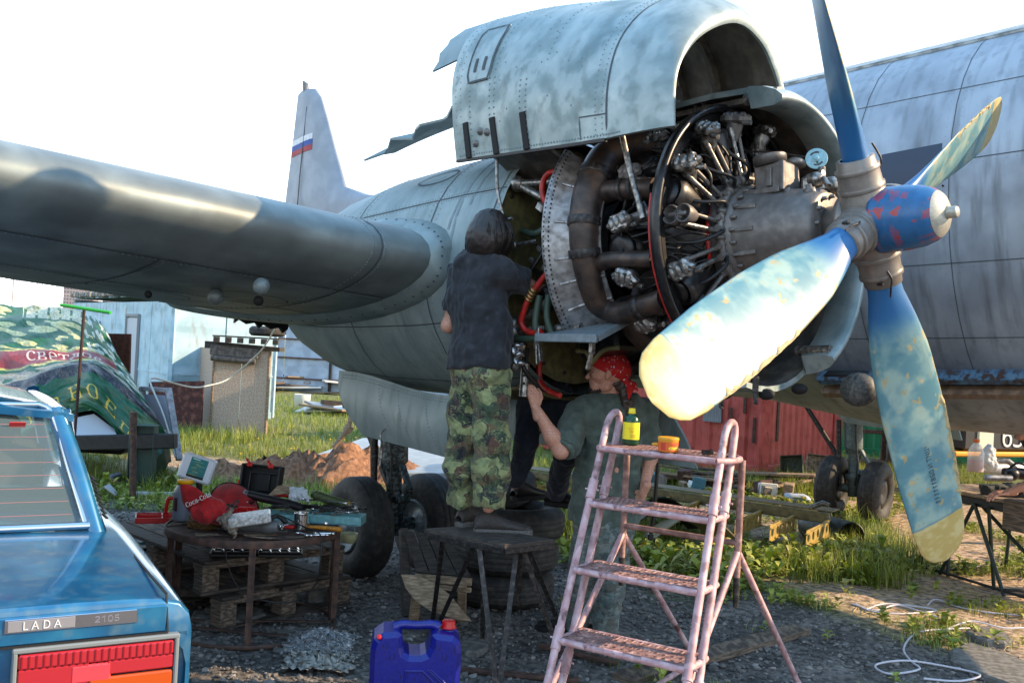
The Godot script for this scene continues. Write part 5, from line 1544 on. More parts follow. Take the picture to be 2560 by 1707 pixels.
var org := Vector3.ZERO
func loc(v: Vector3) -> Vector3: return v - org
func build_people() -> void:
	# ---- the man in the black T-shirt, standing on the low steel table, seen from behind
	var p := thing("person", "person in black T-shirt and green camouflage trousers standing on the low table", "person", V(-.10, .735, -5.62))
	org = p.position
	var r := V(.64, 0, .77)     # to his right
	var fw := V(.77, 0, -.64)   # where he faces
	var sh: Vector3 = loc(V(-0.196, 2.181, -5.58)); var nk: Vector3 = loc(V(-0.166, 2.263, -5.56)); var hd: Vector3 = loc(V(-0.146, 2.371, -5.52))
	var pel: Vector3 = loc(V(-0.169, 1.608, -5.54))
	var hipL := pel - r * .085; var hipR := pel + r * .085
	var kL: Vector3 = loc(V(-0.244, 1.203, -5.64)); var kR: Vector3 = loc(V(-0.081, 1.237, -5.5))
	var aL: Vector3 = loc(V(-0.229, 0.862, -5.7)); var aR: Vector3 = loc(V(-0.081, 0.876, -5.52))
	var sL := sh - r * .165 + V(0, -.015, 0); var sR := sh + r * .165 + V(0, -.01, 0)
	var eL: Vector3 = loc(V(-0.367, 1.868, -5.7)); var eR: Vector3 = loc(V(0.077, 2.11, -5.62))
	var wL := eL + fw * .22 + V(0, .10, 0) + r * .08; var wR: Vector3 = loc(V(0.204, 2.106, -5.86))
	var body := [[hd + V(0, .02, 0), hd + V(0, -.02, 0) + fw * .02, .092, .085], [hd - V(0, .05, 0) + fw * .05, hd - V(0, .06, 0) + fw * .07, .055, .045], [nk, hd, .055, .06], [sh + V(0, .02, 0), pel, .12, .12], [sL, sR, .06, .06], [sL, eL, .045, .038], [eL, wL, .040, .026], [sR, eR, .045, .038], [eR, wR, .042, .026], [hipL, kL, .08, .055], [kL, aL, .055, .035], [hipR, kR, .08, .055], [kR, aR, .055, .035], [hd + fw * .095 - V(0, .01, 0), hd + fw * .11 - V(0, .03, 0), .012, .016], [hd + r * .085, hd + r * .088 - V(0, .03, 0), .012, .012]]
	var b := blob(body, .013, .03)
	b.add(blob(hand(wR, (wR - eR).normalized() + V(0, .1, -.1), V(0, 1, .3), -r, .5), .0042, .006))
	b.add(blob(hand(wL, fw + V(0, .2, 0), V(0, 1, .2), r, .4), .0045, .006))
	obj("body", b, skin(), p)
	var tee := [[sh + V(0, .0, 0) - r * .06, pel - r * .06 + V(0, .03, 0), .125, .142, 2], [sh + V(0, .0, 0) + r * .06, pel + r * .06 + V(0, .03, 0), .125, .142, 2], [sL, sR, .078, .078], [nk - V(0, .035, 0), sh, .068, .09], [sh - fw * .03, sh - V(0, .16, 0) - fw * .03, .11, .12], [sL, sL.lerp(eL, .72), .078, .074, 2], [sR, sR.lerp(eR, .74), .080, .078, 2]]
	b = blob(tee, .011, .045, .032, 5.5, 11)
	obj("t_shirt", b, cloth(C(.115, .125, .15), 302), p)
	var tr := [[pel + V(0, .05, 0) - r * .05, pel - r * .05, .112, .13], [pel + V(0, .05, 0) + r * .05, pel + r * .05, .112, .13], [hipL, kL, .116, .094], [kL, aL + V(0, .0, 0), .094, .080, 2], [hipR, kR, .116, .096], [kR, aR + V(0, .0, 0), .096, .084, 2], [kL - V(0, .14, 0), kL - V(0, .16, 0), .095, .095], [kR - V(0, .12, 0), kR - V(0, .14, 0), .098, .098]]
	b = blob(tr, .011, .03, .032, 6.0, 12)
	var cam1 := camo([C(.19, .26, .19), C(.09, .11, .135), C(.31, .225, .185), C(.51, .54, .37)], .80, 41)
	var tro := obj("trousers", b, cam1, p)
	b = MB.new()
	b.lathe(along(pel + V(.02, -.02, .165), V(0, .1, 1)), [Vector2(.006, 0), Vector2(.006, .008), Vector2(0, .009)], 10)
	obj("button", b, M.tin, tro)
	# long dark hair falling to the collar
	var hb := [[hd + V(0, .045, 0) - fw * .01, hd - V(0, .02, 0) - fw * .03, .108, .115], [hd - fw * .06, nk - fw * .045 + V(0, .01, 0), .085, .075], [hd - r * .07, nk - r * .075 + V(0, .03, 0) - fw * .01, .055, .045], [hd + r * .07 + fw * .0, nk + r * .06 + V(0, .045, 0), .055, .040], [hd + fw * .06 + V(0, .06, 0), hd + fw * .08 + V(0, .03, 0), .055, .05]]
	b = blob(hb, .009, .03, .005, 30.0, 13)
	var roots := []
	for k in 13:
		var a := deg_to_rad(lerpf(-125, 125, k / 12.0))
		var d := (-fw * cos(a) + r * sin(a))
		roots.append([hd + V(0, .135, 0) + d * .03, hd + d * .121 + V(0, .01, 0), nk + d * .092 + V(0, -.02 + .03 * absf(sin(a)), 0), .003, .017])
	b.add(hair_locks(roots, 21))
	var hm := mott([[.3, C(.06, .045, .04)], [.7, C(.17, .135, .12)]], .06, .5, 0, .02, 4, 303, 0.0, V(6, .6, 6))
	obj("hair", b, hm, p)
	var up := MB.new(); var so := MB.new()
	shoe(loc(V(-0.242, 0.727, -5.66)), V(.55, 0, -.6), .30, up, so)
	shoe(loc(V(-0.146, 0.715, -5.56)), V(1, 0, -.16), .31, up, so)
	var sho := obj("shoes", up, mott([[.3, C(.13, .12, .11)], [.7, C(.23, .21, .20)]], .12, .7, 0, .02, 4, 304), p)
	obj("soles", so, mott([[.3, C(.26, .25, .24)], [.7, C(.40, .385, .37)]], .1, .75, 0, .02, 4, 305), sho)

	# ---- the man in the red bandana, standing behind the steps with his arm raised
	p = thing("person", "person in red bandana and green shirt standing behind the pink steps", "person", V(.55, 0, -6.2))
	org = p.position
	r = V(.95, 0, -.30); fw = V(-.30, 0, -.95)
	var lf := V(-.97, 0, -.22)  # where the face looks
	var bk := V(-.22, 0, .97)   # the side of the head that we see
	hd = loc(V(0.582, 1.639, -5.92)); nk = loc(V(0.599, 1.498, -5.96)); sh = loc(V(0.622, 1.405, -5.98)); pel = loc(V(0.617, 0.746, -6.06))
	sL = loc(V(0.438, 1.405, -5.9)); sR = loc(V(0.819, 1.406, -6.05)); eL = loc(V(0.311, 1.187, -5.7)); wL = loc(V(0.156, 1.425, -5.66))
	eR = loc(V(0.875, 1.144, -6.05)); wR = loc(V(0.826, 0.954, -5.92))
	hipL = pel - r * .085; hipR = pel + r * .085
	kL = loc(V(0.515, 0.427, -6.1)); kR = loc(V(0.677, 0.418, -6.06)); aL = loc(V(0.488, 0.079, -6.22)); aR = loc(V(0.671, 0.078, -6.14))
	body = [[nk - V(0, .02, 0), hd - V(0, .03, 0) - lf * .02, .056, .058], [sh, pel, .12, .12], [sL, sR, .06, .06], [sL, eL, .047, .042], [eL + (wL - eL) * .0, eL.lerp(wL, .35), .043, .045], [eL.lerp(wL, .35), wL, .045, .028], [sR, eR, .045, .040], [eR, wR, .042, .027], [hipL, kL, .08, .055], [kL, aL, .055, .035], [hipR, kR, .08, .055], [kR, aR, .055, .035]]
	b = blob(body, .013, .03)
	# head with face, ear and jaw
	var hb2 := [[hd + V(0, .025, 0) - lf * .02, hd + V(0, .01, 0) + lf * .02, .092, .086], [hd + lf * .055 + V(0, -.02, 0), hd + lf * .065 - V(0, .06, 0), .052, .042], [hd + lf * .07 - V(0, .085, 0), hd + lf * .085 - V(0, .088, 0), .028, .022], [hd + lf * .0 - V(0, .075, 0) + bk * .045, hd + lf * .07 - V(0, .09, 0) + bk * .015, .026, .022], [hd + lf * .0 - V(0, .075, 0) - bk * .045, hd + lf * .07 - V(0, .09, 0) - bk * .015, .026, .022], [hd + lf * .105 + V(0, .005, 0), hd + lf * .125 - V(0, .028, 0), .009, .014], [hd + lf * .095 - V(0, .055, 0), hd + lf * .101 - V(0, .056, 0), .014, .012], [hd + lf * .09 + V(0, .022, 0) + bk * .02, hd + lf * .09 + V(0, .022, 0) - bk * .02, .016, .016], [hd + lf * .07 - V(0, .012, 0) + bk * .045, hd + lf * .05 - V(0, .02, 0) + bk * .055, .024, .022], [nk, hd - V(0, .06, 0), .054, .056], [hd - lf * .012 + bk * .086 + V(0, .012, 0), hd - lf * .004 + bk * .086 - V(0, .022, 0), .017, .011], [hd - lf * .025 + bk * .09 + V(0, .02, 0), hd - lf * .02 + bk * .088 - V(0, .005, 0), .010, .010]]
	b.add(blob(hb2, .0048, .014))
	b.add(blob(hand(wL, V(-.22, .9, .1), V(.5, .4, -.3), V(-.75, .05, -.3), .72), .0036, .006))
	b.add(blob(hand(wR, V(-.25, -.8, -.4), V(-.5, 0, -.6), V(-.7, 0, .2), .35), .0045, .006))
	obj("body", b, skin(), p)
	var shirt := [[sh - r * .07, pel - r * .075 + V(0, -.0, 0), .135, .150, 2], [sh + r * .07, pel + r * .075 + V(0, -.0, 0), .135, .150, 2], [sL, sR, .088, .085], [nk - V(0, .03, 0), sh, .066, .10], [sh - fw * .04, sh - V(0, .2, 0) - fw * .04, .11, .12], [sL, sL.lerp(eL, .86), .082, .080, 2], [sL.lerp(eL, .60), sL.lerp(eL, .93), .080, .080, 2], [sR, sR.lerp(eR, .85), .080, .076, 2], [sR.lerp(eR, .6), sR.lerp(eR, .92), .078, .078, 2]]
	b = blob(shirt, .011, .04, .026, 7.5, 14)
	var sht := obj("shirt", b, cloth(C(.29, .345, .32), 306), p)
	b = MB.new()
	for q in [[sL.lerp(eL, .80), eL - sL, .084], [sL.lerp(eL, .90), eL - sL, .078], [sR.lerp(eR, .82), eR - sR, .080], [sR.lerp(eR, .92), eR - sR, .074]]:
		b.lathe(along(q[0], q[1]), [Vector2(-.030, q[2] - .012), Vector2(-.022, q[2] + .002), Vector2(.0, q[2] + .006), Vector2(.022, q[2] + .002), Vector2(.030, q[2] - .014), Vector2(.02, q[2] - .03)], 22)
	obj("sleeve_roll", b, cloth(C(.32, .38, .355), 307), sht)
	var collar := MB.new()
	var crow := [PackedVector3Array(), PackedVector3Array(), PackedVector3Array()]
	for k in 17:
		var a := TAU * k / 16.0
		var d := r * cos(a) + fw * sin(a)
		crow[0].append(nk + d * .068 - V(0, .055, 0)); crow[1].append(nk + d * .070 - V(0, .018, 0)); crow[2].append(nk + d * .088 - V(0, .05, 0))
	collar.grid(crow)
	obj("collar", collar, cloth(C(.29, .345, .32), 306), sht)
	tr = [[pel + V(0, .05, 0) - r * .05, pel - r * .05 - V(0, .04, 0), .125, .13], [pel + V(0, .05, 0) + r * .05, pel + r * .05 - V(0, .04, 0), .125, .13], [hipL, kL, .112, .092], [kL, aL - V(0, .02, 0), .092, .075, 2], [hipR, kR, .112, .092], [kR, aR - V(0, .02, 0), .092, .078, 2]]
	b = blob(tr, .012, .03, .020, 8.0, 15)
	obj("trousers", b, camo([C(.30, .36, .36), C(.22, .27, .27), C(.35, .34, .31), C(.45, .50, .49)], .55, 61), p)
	# bandana with printed marks, knot and tails
	var bim := Image.create(512, 512, false, Image.FORMAT_RGB8)
	bim.fill(C(.66, .05, .045))
	var rg := RandomNumberGenerator.new(); rg.seed = 5
	for k in 150:
		var cx := rg.randi_range(8, 500); var cy := rg.randi_range(8, 500); var ang := rg.randf() * PI; var big := rg.randf_range(6, 15)
		var cc: Color = [C(.88, .87, .86), C(.88, .87, .86), C(.20, .18, .38), C(.80, .60, .25)][k % 4]
		if k % 4 == 3: big = 4
		for yy in range(-16, 17):
			for xx in range(-16, 17):
				var q := Vector2(xx, yy).rotated(ang)
				if absf(q.x) / big + absf(q.y) / (big * .55) < 1.0: bim.set_pixel(posmod(cx + xx, 512), posmod(cy + yy, 512), cc if absf(q.x) / big + absf(q.y) / (big * .55) < .7 or k % 3 else C(.2, .18, .38))
	var bm := mat(Color.WHITE, .85); bm.albedo_texture = ImageTexture.create_from_image(bim); bm.uv1_triplanar = true; bm.uv1_scale = V(3.2, 3.2, 3.2)
	var bd := [[hd + V(0, .035, 0) - lf * .025, hd + V(0, .030, 0) + lf * .025, .104, .096], [hd + V(0, .02, 0) - lf * .06, hd + V(0, .03, 0) + lf * .05, .07, .062]]
	b = blob(bd, .0075, .02, .006, 24.0, 16, [[hd + V(0, .004, 0), V(.0, -1, .0) + lf * .42]])
	var kn: Vector3 = hd - lf * .105 - V(0, .025, 0) + bk * .03
	b.add(blob([[kn + bk * .012, kn - V(0, .012, 0), .022, .018], [kn, kn + V(.03, -.05, .02), .016, .02], [kn + V(.03, -.05, .02), kn + V(.022, -.115, .03), .022, .006], [kn, kn + V(.05, -.03, .01), .014, .014], [kn + V(.05, -.03, .01), kn + V(.075, -.065, .0), .016, .004]], .005, .012, .006, 40.0, 17))
	obj("bandana", b, bm, p)
	var pt: Vector3 = hd - lf * .09 - V(0, .06, 0)
	b = blob([[pt, pt + V(.025, -.10, .03), .034, .036], [pt + V(.025, -.10, .03), pt + V(.035, -.24, .05), .036, .016], [pt + V(-.02, .02, 0), hd - lf * .05 - V(0, .05, 0), .04, .05]], .008, .02, .012, 25.0, 18)
	b.add(hair_locks([[pt, pt + V(.03, -.10, .04), pt + V(.04, -.27, .06), .004, .022]], 31))
	obj("ponytail", b, mott([[.3, C(.13, .10, .085)], [.7, C(.24, .19, .16)]], .1, .5, 0, .02, 4, 308, 0, V(6, .6, 6)), p)
	b = blob([[hd + lf * .085 - V(0, .098, 0), hd + lf * .10 - V(0, .085, 0), .022, .016], [hd + lf * .03 - V(0, .092, 0) + bk * .04, hd + lf * .08 - V(0, .1, 0) + bk * .012, .014, .018]], .005, .015, .008, 60.0, 19)
	obj("beard", b, mat(C(.20, .16, .14), .8), p)
	b = MB.new()
	var gl: Vector3 = hd + lf * .098 + V(0, .0, 0) + bk * .032
	b.tube([hd + bk * .088 - lf * .0 + V(0, .008, 0), gl + bk * .03 - lf * .01 + V(0, .004, 0)], .0025, 5)
	var gr := []
	for k in 13: gr.append(gl + bk * .024 * cos(TAU * k / 12) + V(0, .018 * sin(TAU * k / 12), 0) + lf * .008)
	b.tube(gr, .0022, 5, false)
	var gr2 := []
	for k in 13: gr2.append(gl - bk * .064 + bk * .024 * cos(TAU * k / 12) + V(0, .018 * sin(TAU * k / 12), 0) + lf * .008)
	b.tube(gr2, .0022, 5, false); b.tube([gr[6], gr2[0]], .0022, 5)
	obj("glasses", b, M.dark, p)
	up = MB.new(); so = MB.new()
	shoe(aL + V(.03, -aL.y, .03), V(-.8, 0, -.35), .29, up, so)
	shoe(aR + V(.01, -aR.y, .06), V(-.35, 0, -.9), .29, up, so)
	sho = obj("shoes", up, mat(C(.09, .085, .08), .6), p); obj("soles", so, mat(C(.07, .065, .06), .8), sho)
	# the perforated steel tube he holds
	var tb := thing("steel_tube", "short bright steel tube with two holes held upright in the raised hand", "tool", V(0.079, 1.565, -5.62))
	b = MB.new()
	b.tube([V(.004, .11, -.02), V(.0, -.075, 0)], .024, 14)
	obj("tube", b, M.steel, tb)
	for y in [.045, .0]:
		b = MB.new(); b.lathe(along(V(.0, y, .022), V(-.1, 0, 1)), [Vector2(.003, 0), Vector2(.003, .007), Vector2(-.004, .008)], 10); obj("hole", b, M.slit, tb)
	b = MB.new(); b.tube([V(.006, .11, -.02), V(.012, .2, -.04)], .012, 8); obj("shaft", b, M.slit, tb)

	# ---- the man whose legs show between the doors, standing on the tyres
	p = thing("person", "person in dark jeans standing on the tyre stack under the engine", "person", V(.22, .68, -6.5))
	org = p.position
	pel = loc(V(0.226, 1.449, -6.4)); r = V(.9, 0, .4); fw = V(.4, 0, -.9)
	kL = loc(V(0.126, 1.184, -6.28)); aL = loc(V(0.072, 0.884, -6.45)); kR = loc(V(0.378, 1.138, -6.22)); aR = loc(V(0.34, 0.823, -6.58))
	sh = pel + V(-.08, .45, -.05); hd = sh + V(.0, .24, .0)
	b = blob([[pel, sh, .12, .13], [sh - r * .15, sh + r * .15, .06, .06], [sh, hd, .055, .06], [hd, hd + V(0, .04, 0), .09, .085], [sh + r * .16, sh + r * .18 + V(0, -.2, -.1), .045, .04], [sh - r * .16, sh - r * .18 + V(0, -.2, -.1), .045, .04], [pel, kL, .08, .05], [kL, aL, .05, .035], [pel, kR, .08, .05], [kR, aR, .05, .035]], .016, .03)
	obj("body", b, skin(), p)
	b = blob([[pel - r * .08 + V(0, .04, 0), kL, .10, .078], [kL, aL, .076, .062, 2], [pel + r * .08 + V(0, .04, 0), kR, .10, .080], [kR, aR, .078, .064, 2], [pel + V(0, .08, 0), pel, .13, .13]], .012, .03, .016, 9.0, 22)
	obj("jeans", b, cloth(C(.10, .125, .18), 309), p)
	b = blob([[pel + V(0, .05, 0), sh, .15, .15], [sh - r * .15, sh + r * .15, .09, .09]], .018, .04)
	obj("jumper", b, cloth(C(.08, .085, .10), 310), p)
	up = MB.new(); so = MB.new()
	shoe(loc(V(0.287, 0.727, -6.66)), V(.9, 0, .35), .29, up, so)
	shoe(loc(V(0.068, 0.745, -6.66)), V(.6, 0, -.5), .29, up, so)
	sho = obj("shoes", up, mat(C(.07, .07, .075), .45), p); obj("soles", so, mat(C(.05, .05, .05), .8), sho)

	# ---- the dark haired head at the right edge, bent over the far table
	p = thing("person", "dark haired person bending over the trestle table at the right edge", "person", V(5.0, 0, -8.2))
	org = p.position
	hd = loc(V(3.944, 1.4, -7.6)); sh = hd + V(.22, -.12, -.16); pel = V(.55, .90, .1)
	var face := V(-.72, -.55, .42).normalized()
	b = blob([[hd, hd + face * .02, .092, .088], [hd + face * .07 + V(0, -.03, 0), hd + face * .08 - V(0, .05, 0), .05, .04], [hd, sh, .055, .06], [sh, pel, .13, .12], [sh + V(.1, -.02, -.15), sh + V(-.1, -.02, .15), .06, .06], [sh + V(-.1, -.02, .15), sh + V(-.12, -.3, .22), .045, .04], [sh + V(-.12, -.3, .22), sh + V(-.3, -.42, .1), .04, .028], [sh + V(.1, -.02, -.15), sh + V(.1, -.28, -.2), .045, .04], [sh + V(.1, -.28, -.2), sh + V(-.1, -.4, -.1), .04, .028], [pel, V(.55, .48, .12), .09, .06], [V(.55, .48, .12), V(.58, .06, .12), .055, .035], [pel, V(.5, .48, -.12), .09, .06], [V(.5, .48, -.12), V(.55, .06, -.14), .055, .035]], .016, .03)
	b.add(blob(hand(sh + V(-.3, -.42, .1), V(-1, -.1, 0), V(0, .2, -1), V(0, -1, 0), .5), .006, .007))
	obj("body", b, skin(), p)
	b = blob([[hd + V(.02, .045, 0), hd + V(.03, .02, -.01), .105, .10], [hd + V(.06, -.02, .01), hd + V(.05, -.05, 0), .07, .05]], .009, .03, .012, 22.0, 23)
	obj("hair", b, hm, p)
	b = blob([[sh, pel + V(0, .02, 0), .15, .145, 2], [sh + V(.1, -.02, -.15), sh + V(-.1, -.02, .15), .085, .085], [sh + V(-.1, -.02, .15), sh + V(-.12, -.26, .22), .07, .065, 2], [sh + V(.1, -.02, -.15), sh + V(.1, -.26, -.2), .07, .065, 2]], .016, .04, .015, 8.0, 24)
	obj("shirt", b, cloth(C(.16, .17, .2), 311), p)
	b = blob([[pel, V(.55, .48, .12), .12, .085], [V(.55, .48, .12), V(.58, .05, .12), .085, .07, 2], [pel, V(.5, .48, -.12), .12, .085], [V(.5, .48, -.12), V(.55, .05, -.14), .085, .07, 2]], .016, .04, .015, 8.0, 25)
	obj("trousers", b, cloth(C(.15, .16, .19), 312), p)
	up = MB.new(); so = MB.new()
	shoe(V(.62, 0, .12), V(-1, 0, 0), .28, up, so); shoe(V(.6, 0, -.14), V(-1, 0, 0), .28, up, so)
	sho = obj("shoes", up, M.black, p); obj("soles", so, M.dark, sho)
# ---------------------------------------------------------------- flat print: the triangles of a text filled into a picture
func stamp(im: Image, s: String, at: Vector2, size: float, c: Color, rot := 0.0, font := "Droid Sans", sx := 1.0) -> void:
	var tm := text_mesh(s, size, 0.0, font, 64)
	tm.curve_step = 4.0
	var a := tm.get_mesh_arrays()
	if a.size() == 0 or a[Mesh.ARRAY_VERTEX] == null: return
	var v: PackedVector3Array = a[Mesh.ARRAY_VERTEX]; var ix: PackedInt32Array = a[Mesh.ARRAY_INDEX] if a[Mesh.ARRAY_INDEX] != null else PackedInt32Array(range(v.size()))
	var w := im.get_width(); var h := im.get_height()
	for t in range(0, ix.size(), 3):
		var q := []
		for k in 3:
			var p := v[ix[t + k]]
			q.append(at + Vector2(p.x * sx, -p.y).rotated(rot))
		var lo: Vector2 = q[0].min(q[1]).min(q[2]).floor(); var hi: Vector2 = q[0].max(q[1]).max(q[2]).ceil()
		for y in range(maxi(0, int(lo.y)), mini(h - 1, int(hi.y)) + 1):
			for x in range(maxi(0, int(lo.x)), mini(w - 1, int(hi.x)) + 1):
				if Geometry2D.point_is_inside_triangle(Vector2(x + .5, y + .5), q[0], q[1], q[2]): im.set_pixel(x, y, c)
func printed(im: Image, rough := .6) -> StandardMaterial3D:
	var m := mat(Color.WHITE, rough)
	m.albedo_texture = ImageTexture.create_from_image(im)
	return m

func build_ladder() -> void:
	var p := thing("step_ladder", "pink painted steel step ladder with pierced treads and hooped handles", "ladder", V(.75, 0, -4.5))
	var O := p.position
	var u := V(.839, 0, .545); var w := V(-.545, 0, .839)   # along the treads; towards the climber
	var rail := func(h: float) -> Vector3: return V(.261 + .25 * (h - .525), h, -(4.271 + .66 * (h - .525))) - O
	for s in 2:
		var sh := u * (.60 * s)
		var pts := [rail.call(.02) + sh, rail.call(.5) + sh, rail.call(1.0) + sh, rail.call(1.40) + sh]
		var up: Vector3 = (rail.call(1.4) - rail.call(1.0)).normalized(); var bk := -w
		for k in 9: pts.append(rail.call(1.40) + sh + bk * (.065 - .065 * cos(PI * (k + 1) / 9.0)) + up * .085 * sin(PI * (k + 1) / 9.0))
		pts.append(rail.call(1.303) + sh + bk * .135); pts.append(rail.call(.6) + sh + bk * .135); pts.append(rail.call(.04) + sh + bk * .135)
		var b := MB.new(); b.tube(pts, .0175, 10)
		obj("rail", b, M.ladder, p)
		for q in [[1.12, 0.0], [.53, 0.0], [1.12, .135], [.42, .135]]:
			b = MB.new()
			var c: Vector3 = rail.call(q[0]) + sh + bk * q[1]
			b.tube([c - up * .05, c + up * .05], .0225, 10)
			b.tube([c - u * .035, c + u * .035], .005, 6)
			obj("sleeve", b, M.ladder, p)
		b = MB.new()
		var rl := V(.608, 0, -5.02) - O + sh
		b.tube([rl + V(0, 1.29, 0), rl + V(0, .86, 0), rl + V(0, .74, 0)], .0165, 10)
		obj("rear_leg", b, M.tread, p)
		b = MB.new(); b.tube([rl + V(0, .76, 0), rl + V(.004, .60, 0)], [.0165, .013], 10)
		obj("leg_tip", b, M.iron, p)
		for ft in [V(.555, -.85, -.784), V(-.47, -.80, .74)]:
			b = MB.new(); b.tube([rl + V(0, .86, 0), rl + V(0, .86, 0) + ft], .0155, 10)
			obj("brace", b, M.ladder, p)
		b = MB.new(); b.tube([rail.call(.12) + sh + bk * .1, rail.call(.09) + sh + bk * .5, rl + V(.555, .012, -.784)], .016, 10)
		obj("base_tube", b, M.ladder, p)
	for h in [1.303, 1.06, .79, .525, .262]:
		var t := part("tread", p)
		var c: Vector3 = rail.call(h) + u * .30
		var top: bool = h > 1.2
		t.transform = Transform3D(Basis(u, V(0, 1, 0), w), c - w * (.095 if not top else .10))
		var b := MB.new()
		var nx := 15 if h < 1.0 else 22; var nz := 4 if h < 1.0 else 6
		var dp := .19 if not top else .25
		b.pierced(T(V(0, .012, 0 if not top else -.01)), nx, nz, .56 / nx, dp / nz, .0108 if h < 1.0 else .0088, .012, true, .004)
		obj("plate", b, M.tread, t)
		for q in [[V(-.29, .0, dp * .5 + .008), V(.29, .0, dp * .5 + .008)], [V(-.29, 0, -dp * .5 - .012), V(.29, 0, -dp * .5 - .012)]]:
			b = MB.new(); b.tube([q[0], q[1]], .015, 8)
			obj("edge_tube", b, M.ladder, t)
		for s in [-1.0, 1.0]:
			b = MB.new(); b.tube(curve([V(s * .29, 0, dp * .5 + .008), V(s * (.33 if top else .295), 0, .06), V(s * (.33 if top else .295), 0, -.06), V(s * .29, 0, -dp * .5 - .012)], 4), .015, 8)
			obj("side_tube", b, M.ladder, t)
	var b := MB.new(); b.tube([V(.608, .9, -5.02) - O, V(.608, .9, -5.02) - O + u * .6], .0145, 8)
	obj("cross_tube", b, M.tread, p)
	# what stands on the platform
	var bo := thing("bottle", "green plastic solvent bottle with yellow cap and label on the ladder platform", "bottle", V(0.602, 1.32, -4.856))
	b = MB.new()
	b.lathe(T(), [Vector2(0, 0), Vector2(.001, .036), Vector2(.006, .040), Vector2(.11, .040), Vector2(.13, .036), Vector2(.148, .020), Vector2(.152, .015), Vector2(.165, .015), Vector2(.165, 0)], 24)
	obj("body", b, mat(C(.03, .22, .12), .25), bo)
	b = MB.new()
	b.lathe(T(V(0, .150, 0)), [Vector2(0, 0), Vector2(0, .018), Vector2(.006, .0185), Vector2(.007, .017), Vector2(.026, .016), Vector2(.028, .013), Vector2(.028, 0)], 20)
	obj("cap", b, mat(C(.86, .76, .06), .4), bo)
	var im := Image.create(384, 192, false, Image.FORMAT_RGB8); im.fill(C(.88, .80, .10))
	stamp(im, "647", Vector2(200, 100), 50, C(.75, .12, .08), 0, "Droid Sans", .8); stamp(im, "РАСТВОРИТЕЛЬ", Vector2(200, 66), 15, C(.75, .15, .1))
	for k in 60: im.fill_rect(Rect2i(290 + (k * 37) % 50, 14 + k * 3, 8 + k % 9, 2), [C(.8, .2, .25), C(.15, .25, .6), C(.9, .9, .85)][k % 3])
	for k in 16: im.fill_rect(Rect2i(120 + k % 3 * 10, 130 + k * 3, 100 - (k * 13) % 40, 1), C(.4, .3, .1))
	b = MB.new()
	b.lathe(T(V(0, .028, 0)), [Vector2(.082, .0407), Vector2(0, .0407)], 24, -.2, 3.4)
	obj("label", b, printed(im), bo)
	var tn := thing("tin", "round orange and yellow polish tin with black lettering on the ladder platform", "tin", V(0.744, 1.32, -4.598))
	b = MB.new()
	b.lathe(T(), [Vector2(0, 0), Vector2(0, .044), Vector2(.006, .046), Vector2(.052, .046), Vector2(.054, .049), Vector2(.066, .049), Vector2(.068, .046), Vector2(.066, .043), Vector2(.066, 0)], 28)
	obj("can", b, mat(C(.80, .56, .12), .4), tn)
	im = Image.create(512, 96, false, Image.FORMAT_RGB8); im.fill(C(.80, .36, .10))
	im.fill_rect(Rect2i(60, 50, 190, 26), C(.90, .78, .20)); stamp(im, "BLACK CLASSIC", Vector2(155, 64), 24, C(.08, .07, .06)); stamp(im, "Control", Vector2(160, 30), 36, C(.12, .08, .07), -.05)
	im.fill_rect(Rect2i(300, 10, 90, 76), C(.72, .20, .08)); im.fill_rect(Rect2i(10, 14, 40, 60), C(.70, .22, .08))
	b = MB.new(); b.lathe(T(V(0, .004, 0)), [Vector2(.044, .0466), Vector2(0, .0466)], 28, .1, 3.3)
	obj("label", b, printed(im), tn)
	b = MB.new(); b.ball(V(-.05, .03, -.02), V(.025, .009, .018), 10, 6)
	obj("lid_tab", b, mat(C(.80, .56, .12), .4), tn)
	b = MB.new(); b.box(T(V(0, .011, 0)), V(.055, .02, .024), .004); b.box(T(V(.02, .023, 0)), V(.012, .006, .014), .002)
	var lt := obj("lighter", b, mat(C(.05, .05, .05), .4)); lt.position = V(0.913, 1.322, -4.531); lt.rotation_degrees.y = 20
	tag(lt, "small black lighter lying near the right handle of the ladder platform", "lighter")

